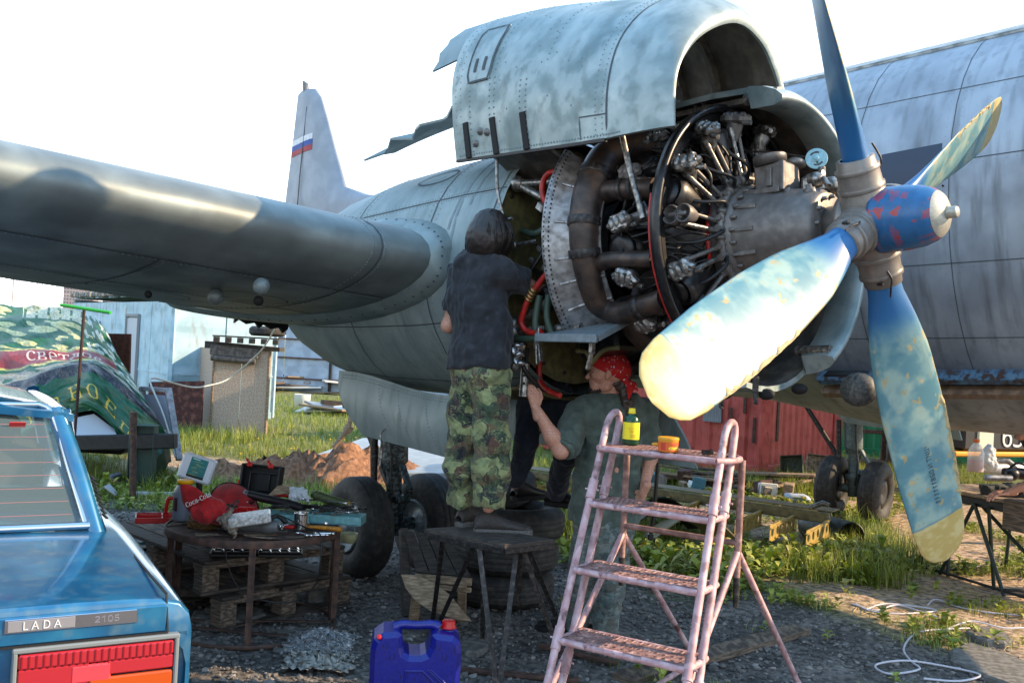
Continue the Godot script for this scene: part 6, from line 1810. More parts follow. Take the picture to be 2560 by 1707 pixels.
func build_stool() -> void:
	var a := V(-0.43, 0.735, -5.543); var d := V(-0.183, 0.735, -5.728); var c := V(0.02, 0.735, -5.207); var e := V(0.296, 0.735, -5.428)
	var mid := (a + e) * .5
	var p := thing("work_stand", "low folding steel stand with a dark plywood top that the camouflaged person stands on", "stand", V(mid.x, 0, mid.z))
	var O := p.position
	var poly := PackedVector2Array([Vector2(a.x, a.z), Vector2(d.x, d.z), Vector2(e.x, e.z), Vector2(c.x, c.z)])
	for i in 4: poly[i] -= Vector2(O.x, O.z)
	var b := MB.new()
	b.prism(Transform3D(Basis(V(1, 0, 0), V(0, 0, 1), V(0, -1, 0)), V(0, .735, 0)), poly, .026, .003)
	obj("top_board", b, mott([[.25, C(.12, .105, .095)], [.55, C(.22, .195, .175)], [.8, C(.33, .29, .26)]], .4, .8, 0, .016, 5, 111, 1.5, V(.5, 3, 2)), p)
	b = MB.new()
	var q := [V(a.x, .70, a.z) - O, V(d.x, .70, d.z) - O, V(e.x, .70, e.z) - O, V(c.x, .70, c.z) - O]
	for i in 4: b.bar(q[i] * .97 + V(0, .02, 0), q[(i + 1) % 4] * .97 + V(0, .02, 0), .03, .03, .003)
	obj("frame", b, M.iron, p)
	for f in [[V(-0.118, 0.7, -5.313), V(0.017, 0, -5.109)], [V(0.086, 0.7, -5.356), V(0.026, 0, -5.11)], [V(-0.322, 0.7, -5.515), V(-0.397, 0, -6.073)], [V(-0.142, 0.7, -5.342), V(-0.379, 0, -6.049)], [V(0.11, 0.7, -5.363), V(0.396, 0, -5.416)], [V(0.103, 0.7, -5.385), V(0.111, 0.35, -5.486)], [V(-0.105, 0.7, -5.669), V(-0.08, 0, -5.924)], [V(0.118, 0.7, -5.72), V(0.426, 0, -6.087)]]:
		b = MB.new()
		b.bar(f[0] - O, f[1] - O, .026, .005, 0, V(0, 0, 1)); b.bar(f[0] - O + V(.011, 0, -.011), f[1] - O + V(.011, 0, -.011), .005, .026, 0, V(0, 0, 1))
		obj("leg", b, M.iron, p)

func build_car() -> void:
	var p := thing("car", "blue saloon car parked at the left, seen from behind with its red tail lamp", "car")
	p.transform = Transform3D(Basis(V(.853, 0, -.521), V(0, 1, 0), V(.521, 0, .853)), V(-1.067, 0, -3.216))
	var pm := mott([[.3, C(.05, .31, .47)], [.6, C(.07, .36, .52)], [.8, C(.12, .41, .56)]], 1.1, .30, .25, .008, 4, 121)
	pm.clearcoat_enabled = true; pm.clearcoat = .9; pm.clearcoat_roughness = .07
	over(pm, C(.30, .43, .50), .9, .55, 1.05, .02, 6, 122)
	var ch := mat(C(.78, .78, .80), .12, 1.0)
	var cx := -.71
	# lower body: sections from the tail to the nose
	var P := []
	for s in [[.012, .78, .36, .78, 0], [.004, .885, .34, .795, 0], [-.012, .898, .33, .798, 0], [-.35, .915, .26, .805, 0], [-.94, .945, .24, .81, 0], [-1.3, .955, .22, .81, 0], [-2.9, .945, .22, .81, 0], [-3.15, .93, .24, .80, 0], [-3.9, .87, .3, .79, 0], [-4.05, .80, .35, .77, 0], [-4.08, .70, .4, .74, 0]]:
		var half := [[0, .004], [.45, .003], [s[3] - .19, .0], [s[3] - .10, -.006], [s[3] - .045, -.018], [s[3] - .012, -.052], [s[3], -.10]]
		var row := PackedVector3Array()
		row.append(V(cx - s[3] + .08, s[2], s[0]))
		row.append(V(cx - s[3] - .0, s[2] + .2, s[0]))
		for i in range(half.size() - 1, 0, -1): row.append(V(cx - half[i][0], s[1] + half[i][1], s[0]))
		for h in half: row.append(V(cx + h[0], s[1] + h[1], s[0]))
		row.append(V(cx + s[3] + .0, s[2] + .2, s[0])); row.append(V(cx + s[3] - .08, s[2], s[0]))
		P.append(row)
	var b := MB.new(); b.grid(P)
	b.quad(V(cx - .7, .25, 0), V(cx + .7, .25, 0), V(cx + .7, .25, -4), V(cx - .7, .25, -4))
	var body := obj("body", b, pm, p)
	# tail panel below the lid
	b = MB.new()
	b.grid([PackedVector3Array([V(cx - .78, .785, .010), V(cx + .78, .785, .010)]), PackedVector3Array([V(cx - .785, .60, -.012), V(cx + .785, .60, -.012)]), PackedVector3Array([V(cx - .78, .36, -.03), V(cx + .78, .36, -.03)])])
	b.box(T(V(cx, .835, .014)), V(1.42, .085, .012), .004)
	obj("tail_panel", b, pm, body)
	# lid edges and creases
	b = MB.new()
	b.bar(V(.004, .923, -.93), V(.002, .906, -.012), .008, .004); b.bar(V(.002, .906, -.010), V(.006, .79, .021), .008, .005, 0, V(1, 0, 0))
	b.bar(V(cx - .714, .923, -.93), V(cx - .712, .906, -.012), .008, .004)
	b.bar(V(cx - .70, .790, .0215), V(.006, .790, .0215), .006, .006)
	b.bar(V(cx - .71, .928, -.925), V(.0, .928, -.925), .012, .004)
	obj("lid_gap", b, mat(C(.02, .03, .05), .7), body)
	# badge with raised letters
	var bd := part("badge", p)
	b = MB.new(); b.box(T(V(-.278, .852, .0225)), V(.375, .042, .006), .002)
	obj("plate", b, ch, bd)
	b = MB.new(); b.box(T(V(-.365, .852, .0262)), V(.185, .033, .003), .001)
	obj("field", b, mat(C(.55, .55, .57), .35, .4), bd)
	var tm := obj("lettering", text_mesh("L A D A", .034, .003), mat(C(.82, .82, .82), .3, .2), bd); tm.position = V(-.365, .852, .0285)
	tm = obj("lettering", text_mesh("2105", .026, .003), mat(C(.52, .52, .55), .3, .5), bd); tm.position = V(-.18, .852, .0262); tm.scale = V(1.3, 1, 1)
	# tail lamps: bezel, red and amber lenses, clear reversing field
	for s in [1.0, -1.0]:
		var lp := part("tail_lamp", p)
		var x0: float = -.20 if s > 0 else 2 * cx + .20
		b = MB.new()
		for q in [[V(0, .165 * .5 + .006, 0), V(.485, .016, .05)], [V(0, -.165 * .5 - .006, 0), V(.485, .016, .05)], [V(.234, 0, 0), V(.014, .17, .05)], [V(-.234, 0, 0), V(.014, .17, .05)]]: b.box(T(V(x0, .690, .012) + q[0]), q[1], .004)
		obj("bezel", b, mat(C(.42, .45, .46), .5), lp)
		var red := mat(C(.60, .07, .13), .22); red.clearcoat_enabled = true; red.clearcoat = .6
		b = MB.new()
		b.box(T(V(x0, .744, .026)), V(.452, .045, .02), .006)
		b.box(T(V(x0 - s * .125, .69, .024)), V(.20, .062, .018), .004); b.box(T(V(x0 + s * .126, .70, .024)), V(.20, .042, .018), .004)
		obj("red_lens", b, red, lp)
		b = MB.new(); b.box(T(V(x0 - s * .02, .69, .026)), V(.115, .055, .018), .005)
		obj("clear_lens", b, mat(C(.78, .24, .28), .15), lp)
		b = MB.new(); b.box(T(V(x0 + s * .10, .642, .025)), V(.25, .060, .02), .005)
		obj("amber_lens", b, mat(C(.66, .27, .07), .25), lp)
		b = MB.new()
		for k in 22: b.box(T(V(x0 - .215 + k * .0205, .744, .037)), V(.004, .038, .003))
		obj("lens_ribs", b, mat(C(.52, .03, .08), .3), lp)
	b = MB.new(); b.box(T(V(cx, .46, .05)), V(1.62, .12, .14), .03)
	obj("bumper", b, mat(C(.05, .05, .055), .6), p)
	# cabin: pillars, roof, glass
	var lo := [V(cx - .635, .945, -.95), V(cx + .635, .945, -.95), V(cx + .70, .945, -3.05), V(cx - .70, .945, -3.05)]
	var hi := [V(cx - .50, 1.405, -1.22), V(cx + .50, 1.405, -1.22), V(cx + .55, 1.405, -2.55), V(cx - .55, 1.405, -2.55)]
	b = MB.new()
	var R := []
	for z in [-1.17, -1.24, -1.5, -2.2, -2.5, -2.58]:
		var e := 0.0 if z > -1.2 or z < -2.55 else 1.0
		var row := PackedVector3Array()
		for x in [-.60, -.59, -.565, -.50, -.3, 0.0, .3, .50, .565, .59, .60]:
			row.append(V(cx + x * .95, 1.385 + (.03 + .04 * e) * (1.0 - pow(absf(x) / .60, 3.0)) , z))
		R.append(row)
	b.shell(R, .03)
	for i in 4:
		var o: Vector3 = (lo[i] - V(cx, 0, -2)) * V(.012, 0, .012)
		b.tube(curve([lo[i] + o + V(0, -.02, 0), lo[i].lerp(hi[i], .5) + o, hi[i] + V(0, -.01, 0)], 4), .036, 8)
	for s in [-1.0, 1.0]:
		b.bar(V(cx + s * .655, .94, -1.55), V(cx + s * .59, 1.36, -1.72), .05, .09, .01); b.bar(V(cx + s * .70, .94, -2.2), V(cx + s * .59, 1.36, -2.1), .03, .06, .01)
		b.tube(curve([V(cx + s * .53, 1.38, -1.2), V(cx + s * .55, 1.385, -1.9), V(cx + s * .545, 1.38, -2.56)], 4), .028, 8)
		# rear quarter panel
		b.quad(V(cx + s * .68, .94, -.93), V(cx + s * .715, .94, -1.55), V(cx + s * .58, 1.38, -1.72), V(cx + s * .545, 1.40, -1.22))
	obj("roof", b, pm, body)
	b = MB.new()
	for s in [-1.0, 1.0]:
		for k in 9: b.box(T(V(cx + s * (.685 - k * .005), .985 + k * .018, -1.02 - k * .012)), V(.012, .007, .10), .002)
	obj("vent_louvre", b, mat(C(.06, .065, .07), .6), body)
	var gl := mat(Color(.75, .86, .84, .10), .03); gl.transparency = BaseMaterial3D.TRANSPARENCY_ALPHA
	for i in [[0, 1], [2, 3], [1, 2], [3, 0]]:
		b = MB.new()
		b.quad(lo[i[0]] + V(0, .01, 0), lo[i[1]] + V(0, .01, 0), hi[i[1]], hi[i[0]])
		var w := obj(["rear_window", "windscreen", "side_window", "side_window"][[[0, 1], [2, 3], [1, 2], [3, 0]].find(i)], b, gl, p)
		if i[0] == 0:
			b = MB.new()
			for k in 8:
				var f := .12 + k * .105
				b.tube([lo[0].lerp(hi[0], f) + V(.06, .004, -.004), lo[1].lerp(hi[1], f) + V(-.06, .004, -.004)], .0012, 4, false)
			obj("heater_wire", b, mat(C(.62, .18, .14), .5), w)
			b = MB.new()
			b.tube(curve([lo[0] + V(.02, .02, .01), lo[1] + V(-.02, .02, .01)], 2), .016, 8)
			b.tube(curve([lo[1] + V(-.03, .015, .01), lo[1].lerp(hi[1], .5) + V(-.025, .012, .01), lo[1].lerp(hi[1], .90) + V(-.02, .012, .01), hi[1] + V(-.05, .012, .01), hi[1] + V(-.16, .016, .01), hi[0] + V(.16, .016, .01), hi[0] + V(.05, .012, .01), lo[0].lerp(hi[0], .9) + V(.02, .012, .01), lo[0] + V(.03, .015, .01)], 5), .012, 8)
			obj("chrome_trim", b, ch, w)
			b = MB.new(); b.box(Transform3D(Basis(V(1, 0, 0), -.75), lo[1].lerp(hi[1], .86) + V(-.16, -.0, .008)), V(.06, .003, .035))
			obj("sticker", b, mat(C(.70, .14, .14), .6), w)
	# seats, shelf and wheels
	b = MB.new()
	b.box(T(V(cx, .93, -1.15)), V(1.36, .02, .4)); b.box(T(V(cx, .80, -1.42), V(-15, 0, 0)), V(1.3, .5, .14), .05)
	for s in [-1.0, 1.0]:
		b.box(T(V(cx + s * .34, .86, -2.25), V(-12, 0, 0)), V(.5, .62, .14), .05); b.box(T(V(cx + s * .34, 1.23, -2.20), V(-12, 0, 0)), V(.26, .16, .09), .04)
	b.box(T(V(cx, .78, -3.0)), V(1.35, .3, .3), .05)
	obj("seats", b, mat(C(.10, .10, .11), .8), p)
	for q in [V(-.09, .30, -.80), V(2 * cx + .09, .30, -.80), V(-.09, .30, -3.25), V(2 * cx + .09, .30, -3.25)]:
		var w := part("wheel", p)
		b = tyre_mesh(.60, .17, .18); var o := obj("tyre", b, M.rubber, w); o.transform = along(q, V(1, 0, 0))
		b = MB.new(); b.lathe(along(q, V(signf(q.x - cx), 0, 0)), [Vector2(-.06, .18), Vector2(.05, .17), Vector2(.05, .10), Vector2(.07, .08), Vector2(.07, 0)], 20)
		obj("rim", b, M.tin, w)

func build_jerrycan() -> void:
	var p := thing("jerrycan", "blue plastic fuel canister with a red screw cap in the foreground", "canister", V(-0.365, 0, -4.561), 7)
	var pl := mat(C(.06, .09, .47), .33)
	pl.normal_enabled = true; pl.normal_texture = ntex(noise(.03, 4, FastNoiseLite.TYPE_SIMPLEX_SMOOTH, 131), [], 256, .6); pl.uv1_triplanar = true; pl.uv1_scale = V(4, 4, 4)
	over(pl, C(.03, .04, .20), .35, .70, .76, .03, 4, 132, V(3, .5, 3))
	var b := MB.new()
	b.prism(T(V(0, 0, -.11)), PackedVector2Array([Vector2(-.185, 0), Vector2(.185, 0), Vector2(.200, .02), Vector2(.203, .38), Vector2(.196, .425), Vector2(.165, .452), Vector2(.085, .462), Vector2(.066, .455), Vector2(.060, .40), Vector2(.045, .372), Vector2(.02, .362), Vector2(-.03, .362), Vector2(-.052, .375), Vector2(-.060, .40), Vector2(-.066, .452), Vector2(-.085, .468), Vector2(-.150, .462), Vector2(-.190, .432), Vector2(-.203, .39), Vector2(-.200, .02)]), .215, .022)
	obj("body", b, pl, p)
	b = MB.new(); b.tube(curve([V(-.10, .462, 0), V(-.065, .476, 0), V(.0, .474, 0), V(.065, .478, 0), V(.10, .468, 0)], 4), [.026, .026, .024, .022, .022, .021, .021, .020, .020, .020, .020, .021, .022, .023, .025, .027, .027], 12)
	obj("handle", b, pl, p)
	b = MB.new()
	var z := .108
	for q in [[V(-.045, .30, z), V(.03, .30, z)], [V(.03, .30, z), V(.125, .215, z)], [V(.055, .305, z), V(.135, .235, z)], [V(.068, .305, z), V(.135, .247, z)], [V(-.045, .30, z), V(-.045, .05, z)], [V(.125, .215, z), V(.125, .05, z)], [V(-.19, .42, z - .03), V(-.19, .05, z - .03)], [V(.14, .16, z), V(.19, .17, z - .01)], [V(.14, .145, z), V(.19, .155, z - .01)]]: b.tube([q[0], q[1]], .0045, 6)
	obj("pressed_rib", b, pl, p)
	b = MB.new()
	b.lathe(T(V(.145, .452, 0)), [Vector2(0, .026), Vector2(.012, .026), Vector2(.012, .0)], 20)
	obj("neck", b, pl, p)
	b = MB.new()
	var row := []
	for q in [[.012, .032], [.014, .035], [.020, .035], [.021, .030], [.044, .029], [.047, .026], [.047, .002]]:
		var r := PackedVector3Array()
		for k in 36: r.append(V(.145, .452, 0) + V(cos(TAU * k / 36) * (q[1] + (.0015 if k % 2 else 0.0)), q[0], sin(TAU * k / 36) * (q[1] + (.0015 if k % 2 else 0.0))))
		row.append(r)
	b.grid(row, true)
	obj("cap", b, mat(C(.70, .05, .06), .35), p)
	b = MB.new(); b.lathe(along(V(-.165, .44, .09), V(-.3, .6, 1)), [Vector2(-.01, .011), Vector2(.018, .011), Vector2(.02, .009), Vector2(.02, 0)], 14)
	obj("vent_plug", b, mat(C(.75, .08, .06), .4), p)

func build_tyres() -> void:
	var tm := tyre_mesh(.74, .23, .19).mesh()
	var lb := ["top tyre of the stack under the engine, with a black shoe on it", "middle tyre of the stack of three behind the steel stand", "lowest tyre of the stack of three, resting on the gravel"]
	for k in 3:
		var p := thing("tyre", lb[k], "tyre", V(.035 + [.03, .0, -.02][k], [.565, .342, .118][k], -6.98 + [.02, 0, -.02][k]), k * 40.0, "tyres stacked under the engine")
		obj("tread", tm, M.rubber, p)
		var b := MB.new()
		for s in [-1.0, 1.0]: b.lathe(T(V(0, .098 * s, 0)), [Vector2(-.006, .26), Vector2(.006 * s, .255), Vector2(.008 * s, .235), Vector2(-.006, .23)], 36)
		obj("bead", b, M.rubber, p)
	# spare tyre lying by the stack on the far side, under the shoe
	var p := thing("tyre", "car tyre leaning flat behind the stack under the engine", "tyre", V(-.08, .74, -7.28), 0, "tyres stacked under the engine")
	p.rotation_degrees = V(14, 0, 8)
	var o := obj("tread", tm, M.rubber, p); o.scale = V(.86, .8, .86)

func build_bench() -> void:
	var p := thing("bench", "broken dark wooden bench with a sloping plank seat beside the landing gear", "bench", V(-.45, 0, -6.35))
	org = p.position
	var tl := loc(V(-0.652, 0.525, -6.6)); var tr := loc(V(-0.334, 0.501, -6.5)); var br := loc(V(-0.17, 0.343, -6.16)); var bl := loc(V(-0.526, 0.331, -6.26))
	for k in 4:
		var f0 := k / 4.0 + .012; var f1 := (k + 1) / 4.0 - .012
		var b := MB.new()
		b.shell([PackedVector3Array([tl.lerp(tr, f0), tl.lerp(tr, f1)]), PackedVector3Array([bl.lerp(br, f0), bl.lerp(br, f1)])], .022)
		obj("plank", b, M.darkwood, p)
	for q in [[loc(V(-0.657, 0.524, -6.64)), loc(V(-0.58, 0.004, -6.42)), .05, .07], [tr + V(0, .0, -.03), V(tr.x, .0, tr.z - .05), .05, .06], [loc(V(-0.501, 0.306, -6.22)), loc(V(-0.532, 0, -6.36)), .06, .05], [loc(V(-0.226, 0.299, -6.14)), loc(V(-0.226, 0.003, -6.36)), .055, .05]]:
		var b := MB.new(); b.bar(q[0], q[1], q[2], q[3], .004)
		obj("leg", b, M.palewood if q[0].z > -.1 else M.darkwood, p)
	for q in [[bl + V(0, -.03, .02), br + V(0, -.03, .02), .03, .045], [bl + V(.0, -.075, .02), br + V(0, -.08, .02), .025, .03]]:
		var b := MB.new(); b.bar(q[0], q[1], q[2], q[3], .003)
		obj("rail", b, M.palewood, p)
	var pts := PackedVector2Array()
	for q in [[0, 0], [.09, .004], [.20, -.035], [.30, -.095], [.37, -.165], [.45, -.245], [.33, -.235], [.20, -.20], [.10, -.145], [.035, -.075]]: pts.append(Vector2(q[0], q[1]))
	var b := MB.new()
	b.prism(Transform3D(Basis(V(1, .0, .05), V(0, .93, -.36), V(0, .36, .93)).orthonormalized(), loc(V(-0.594, 0.355, -6.05))), pts, .016, .002)
	var o := obj("plywood_offcut", b, M.palewood); o.position = p.position
	tag(o, "pale leaf shaped plywood offcut leaning against the broken bench", "board")

func build_table() -> void:
	var ctr := V(-1.51, 0, -6.08); var H := .60
	var p := thing("round_table", "rusty round steel table without paint, loaded with tools, beside the blue car", "table", ctr)
	var b := MB.new()
	b.lathe(T(V(0, H, 0)), [Vector2(-.02, 0), Vector2(-.02, .50), Vector2(-.003, .50), Vector2(-.003, 0)], 40)
	obj("top", b, M.rust, p)
	b = MB.new(); b.lathe(T(V(0, H, 0)), [Vector2(.004, .505), Vector2(.004, .515), Vector2(-.038, .515), Vector2(-.038, .505), Vector2(.004, .505)], 48)
	obj("rim_band", b, M.rust, p)
	b = MB.new(); b.lathe(T(V(0, .012, 0)), [Vector2(.012, .51), Vector2(.012, .525), Vector2(-.012, .525), Vector2(-.012, .51), Vector2(.012, .51)], 48)
	obj("foot_ring", b, M.rust, p)
	for a in [76.0, 190.0, 172.0, -16.0, -24.0, 250.0]:
		var d := V(cos(deg_to_rad(a)), 0, sin(deg_to_rad(a))) * .495
		b = MB.new(); b.bar(d + V(0, .0, 0), d + V(0, H - .03, 0), .034, .006, 0, d); b.bar(d + V(.014, 0, -.01), d + V(.014, H - .03, -.01), .006, .034, 0, d)
		obj("leg", b, M.rust, p)
	for q in [[-.49, .1, .49, -.05], [-.45, .2, .4, .3]]:
		b = MB.new(); b.bar(V(q[0], .03, q[1]), V(q[2], .03, q[3]), .03, .006)
		obj("cross_bar", b, M.rust, p)
	# split boards and cardboard strips that cover the top
	for k in 46:
		b = MB.new()
		var r := .46 * sqrt(rnd(.1, 1)); var a := rnd(0, TAU)
		b.box(T(V(r * cos(a), H + .006 + .003 * (k % 3), r * sin(a)), V(rnd(-3, 3), rnd(-30, 30) + 20, rnd(-3, 3))), V(rnd(.08, .2), .003, rnd(.012, .03)))
		obj("strip", b, [M.wood, M.darkwood, M.palewood, M.wood][k % 4], p)
	var top := H + .012
	# grey jar with a yellow lid
	var t := thing("jar", "grey plastic jar with a yellow lid on the round table", "jar", V(-1.943, 0.61, -6.088))
	b = MB.new(); b.lathe(T(), [Vector2(0, 0), Vector2(0, .062), Vector2(.006, .068), Vector2(.055, .068), Vector2(.058, .065), Vector2(.16, .065), Vector2(.19, .060), Vector2(.21, .045), Vector2(.222, .042), Vector2(.222, 0)], 28)
	obj("body", b, mat(C(.42, .43, .46), .4), t)
	b = MB.new(); b.lathe(T(V(0, .218, 0)), [Vector2(0, .0), Vector2(0, .049), Vector2(.024, .048), Vector2(.027, .044), Vector2(.027, 0)], 28)
	obj("lid", b, mat(C(.88, .62, .04), .4), t)
	b = MB.new(); b.lathe(T(V(0, .06, 0)), [Vector2(.08, .0657), Vector2(0, .0657)], 16, 1.9, 3.6)
	obj("label", b, mat(C(.22, .07, .07), .5), t)
	# red cap thrown over the jar, white script on its front
	var capc := V(-1.733, 0.774, -5.8)
	t = thing("cap", "red baseball cap with white script leaning on the grey jar", "cap", capc - V(0, .02, 0))
	var red := cloth(C(.66, .045, .055), 141)
	b = blob([[V(.02, -.02, 0), V(.055, -.035, -.03), .075, .07], [V(.06, -.035, .0), V(.10, -.06, .0), .045, .05], [V(-.02, -.04, .03), V(.03, -.05, .05), .05, .05]], .008, .03, .014, 16.0, 31)
	obj("crown", b, red, t)
	var rows := []
	for i in 9:
		var r := PackedVector3Array()
		for k in 9:
			var s := lerpf(-1, 1, k / 8.0); var f := i / 8.0
			var w := .085 * (1.0 - .25 * f * f) * (1.0 if f < .8 else lerpf(1.0, .72, (f - .8) * 5))
			r.append(V(-.02, .0, .055) + V(-.62, .74, .0).normalized() * (f * .155 - .035 * s * s * f) + V(.62, .52, .35).normalized() * s * w + V(-.2, .1, .6) * (-.03 * s * s + .02 * sin(f * 2.5)))
		rows.append(r)
	b = MB.new(); b.shell(rows, .004)
	obj("peak", b, red, t)
	var tm := obj("lettering", text_mesh("Coca-Cola", .038, .002, "Droid Serif"), M.white, t)
	tm.transform = Transform3D(Basis(V(.86, .46, .2).normalized(), V(-.46, .86, -.1).normalized(), V(-.2, .0, .98)).orthonormalized(), V(-.012, .045, .085))
	# brown leather gloves under the cap
	b = blob([[V(-.06, 0, 0), V(.06, .02, 0), .045, .05], [V(.06, .02, .02), V(.13, .0, .03), .04, .035], [V(.12, .03, .02), V(.15, -.02, .06), .025, .03], [V(-.1, -.02, .02), V(0, -.02, .05), .03, .03]], .009, .03, .024, 22.0, 32)
	var o := obj("leather_gloves", b, mott([[.3, C(.30, .215, .10)], [.7, C(.45, .34, .18)]], .15, .8, 0, .02, 4, 142)); o.position = V(-1.735, 0.64, -5.931)
	tag(o, "crumpled brown leather gloves under the red cap", "gloves")
	b = blob([[V(-.03, 0, 0), V(.03, -.03, .02), .03, .028], [V(.02, -.03, .02), V(.05, -.07, .04), .022, .018], [V(-.01, .02, 0), V(.01, .05, -.02), .02, .015]], .007, .02, .018, 30.0, 33)
	o = obj("dirty_rag", b, mott([[.3, C(.30, .26, .22)], [.7, C(.52, .46, .40)]], .12, .9, 0, .02, 4, 143)); o.position = V(-1.561, 0.691, -5.7)
	tag(o, "dirty beige rag bunched beside the clear plastic box", "rag")
	# red tool bag with its flap thrown open
	t = thing("tool_bag", "red fabric tool bag with black trim and its flap open on the round table", "bag", V(-1.673, 0.61, -6.302))
	rows = []
	for i in 9:
		var f := i / 8.0
		var r := PackedVector3Array()
		for k in 13:
			var s := lerpf(-1, 1, k / 12.0)
			r.append(V(-.02, .055, .02) + V(.17, -.035, .0) * s + V(-.06, .10, -.26) * f + V(0, .02 * sin(f * PI) + .012 * cos(s * 2.4) - .035 * s * s * f, -.02 * s * s * f * f) - V(.05, .0, 0) * f * s * absf(s))
		rows.append(r)
	b = MB.new(); b.shell(rows, .008)
	var fl := obj("flap", b, red, t)
	b = MB.new()
	for kk in [0, 12]:
		var e := []
		for i in 9: e.append(rows[i][kk])
		b.tube(e, .006, 6)
	var e2 := []
	for q in rows[8]: e2.append(q)
	b.tube(e2, .006, 6)
	e2 = []
	for q in rows[0]: e2.append(q)
	b.tube(e2, .006, 6)
	obj("trim", b, mat(C(.03, .03, .035), .8), fl)
	for q in [[V(-.02, .094, -.062), V(.20, .003, .022), C(.04, .035, .05)], [V(-.015, .0955, -.056), V(.13, .003, .009), C(.75, .75, .78)], [V(-.10, .0955, -.075), V(.04, .003, .02), C(.72, .72, .76)], [V(.03, .094, -.088), V(.11, .003, .016), C(.30, .03, .05)]]:
		b = MB.new(); b.box(Transform3D(Basis(V(.97, -.2, .0).normalized(), V(.18, .92, .33).normalized(), V(-.07, -.32, .94)).orthonormalized(), q[0]), q[1])
		obj("print", b, mat(q[2], .7), fl)
	b = MB.new(); b.box(T(V(.02, .03, .03), V(0, -8, 0)), V(.28, .055, .10), .02)
	obj("pouch", b, red, t)
	b = MB.new(); b.box(T(V(.075, .052, .07), V(0, -10, 4)), V(.12, .045, .05), .008); b.box(T(V(.075, .062, .09), V(0, -10, 4)), V(.03, .02, .03), .003); b.box(T(V(.115, .062, .09), V(0, -10, 4)), V(.025, .02, .03), .003)
	obj("buckle", b, mat(C(.72, .09, .09), .35), t)
	# clear box of small parts on the grey sander
	t = thing("sander", "grey power sander lying on the front of the round table with its cable", "power tool", V(-1.444, 0.61, -5.812))
	b = blob([[V(-.13, .035, 0), V(.09, .038, 0), .028, .036], [V(.08, .038, 0), V(.13, .04, .0), .04, .038], [V(-.14, .035, .0), V(-.17, .02, .01), .024, .015]], .008, .02)
	obj("housing", b, mat(C(.36, .36, .365), .42), t)
	b = MB.new(); b.lathe(along(V(.125, .042, .01), V(1, .1, .3)), [Vector2(.03, 0), Vector2(.03, .022), Vector2(.05, .022), Vector2(.05, .015), Vector2(.042, .0)], 16)
	obj("collar", b, M.chrome, t)
	b = MB.new(); b.tube(curve([V(-.16, .02, .02), V(-.19, .08, .03), V(-.13, .16, .0), V(-.10, .17, -.02), V(-.18, .06, .05), V(-.12, .03, .06), V(.0, .06, .05), V(.10, .075, .05), V(.13, .10, .0), V(.16, .09, -.05), V(.30, .04, -.02), V(.40, .02, .06), V(.42, -.10, .12), V(.40, -.25, .10), V(.28, -.36, .10), V(.12, -.36, .12), V(-.02, -.30, .14), V(-.10, -.16, .14), V(-.14, .0, .10), V(-.18, .02, .05)], 5), .0045, 6)
	obj("cable", b, M.hose, t)
	b = MB.new(); b.box(T(V(0, 0, 0), V(4, 14, 9)), V(.235, .055, .13), .008)
	o = obj("plastic_box", b, mott([[.3, C(.55, .53, .50)], [.6, C(.72, .71, .70)], [.8, C(.80, .79, .78)]], .2, .22, 0, .014, 4, 144)); o.position = V(-1.445, 0.707, -5.72)
	tag(o, "milky clear plastic box of small parts on top of the sander", "box")
	t = thing("tin_can", "shiny ribbed tin can without a label at the front of the table", "can", V(-1.197, 0.61, -5.94))
	b = MB.new()
	var pf := [Vector2(0, 0), Vector2(0, .040)]
	for k in 15: pf.append_array([Vector2(.012 + k * .0055, .041), Vector2(.0145 + k * .0055, .0395)])
	pf.append_array([Vector2(.104, .041), Vector2(.108, .042), Vector2(.108, .038), Vector2(.02, .037), Vector2(.02, 0)])
	b.lathe(T(), pf, 28); obj("can", b, M.chrome, t)
	t = thing("hammer", "hammer with a worn yellow wooden handle lying at the right of the table", "hammer", V(-1.066, 0.63, -5.955), -8)
	b = MB.new(); b.tube(curve([V(-.10, .0, 0), V(.0, .002, 0), V(.08, .0, 0), V(.115, 0, 0)], 3), [.010, .010, .011, .012, .013, .014, .015, .016, .016, .015], 10)
	obj("handle", b, mott([[.4, C(.52, .33, .10)], [.6, C(.78, .50, .12)]], .2, .5, 0, .014, 4, 145), t)
	b = MB.new(); b.box(T(V(-.11, 0, .0)), V(.028, .028, .10), .004)
	obj("head", b, M.steel, t)
	t = thing("pliers", "pair of adjustable pliers with red and black grips on the round table", "pliers", V(-1.301, 0.615, -5.939), 10)
	for s in [-1.0, 1.0]:
		b = MB.new(); b.tube(curve([V(.0, .012, 0), V(.05, .014, .012 * s), V(.13, .012, .022 * s)], 3), .011, 8)
		obj("grip", b, mat(C(.68, .07, .05), .5) if s > 0 else M.hose, t)
	b = MB.new(); b.box(T(V(-.02, .012, 0)), V(.07, .014, .03), .004); b.tube(curve([V(.02, .03, -.03), V(-.04, .07, -.04), V(-.10, .04, -.04)], 3), .014, 8)
	obj("jaws", b, M.iron, t)
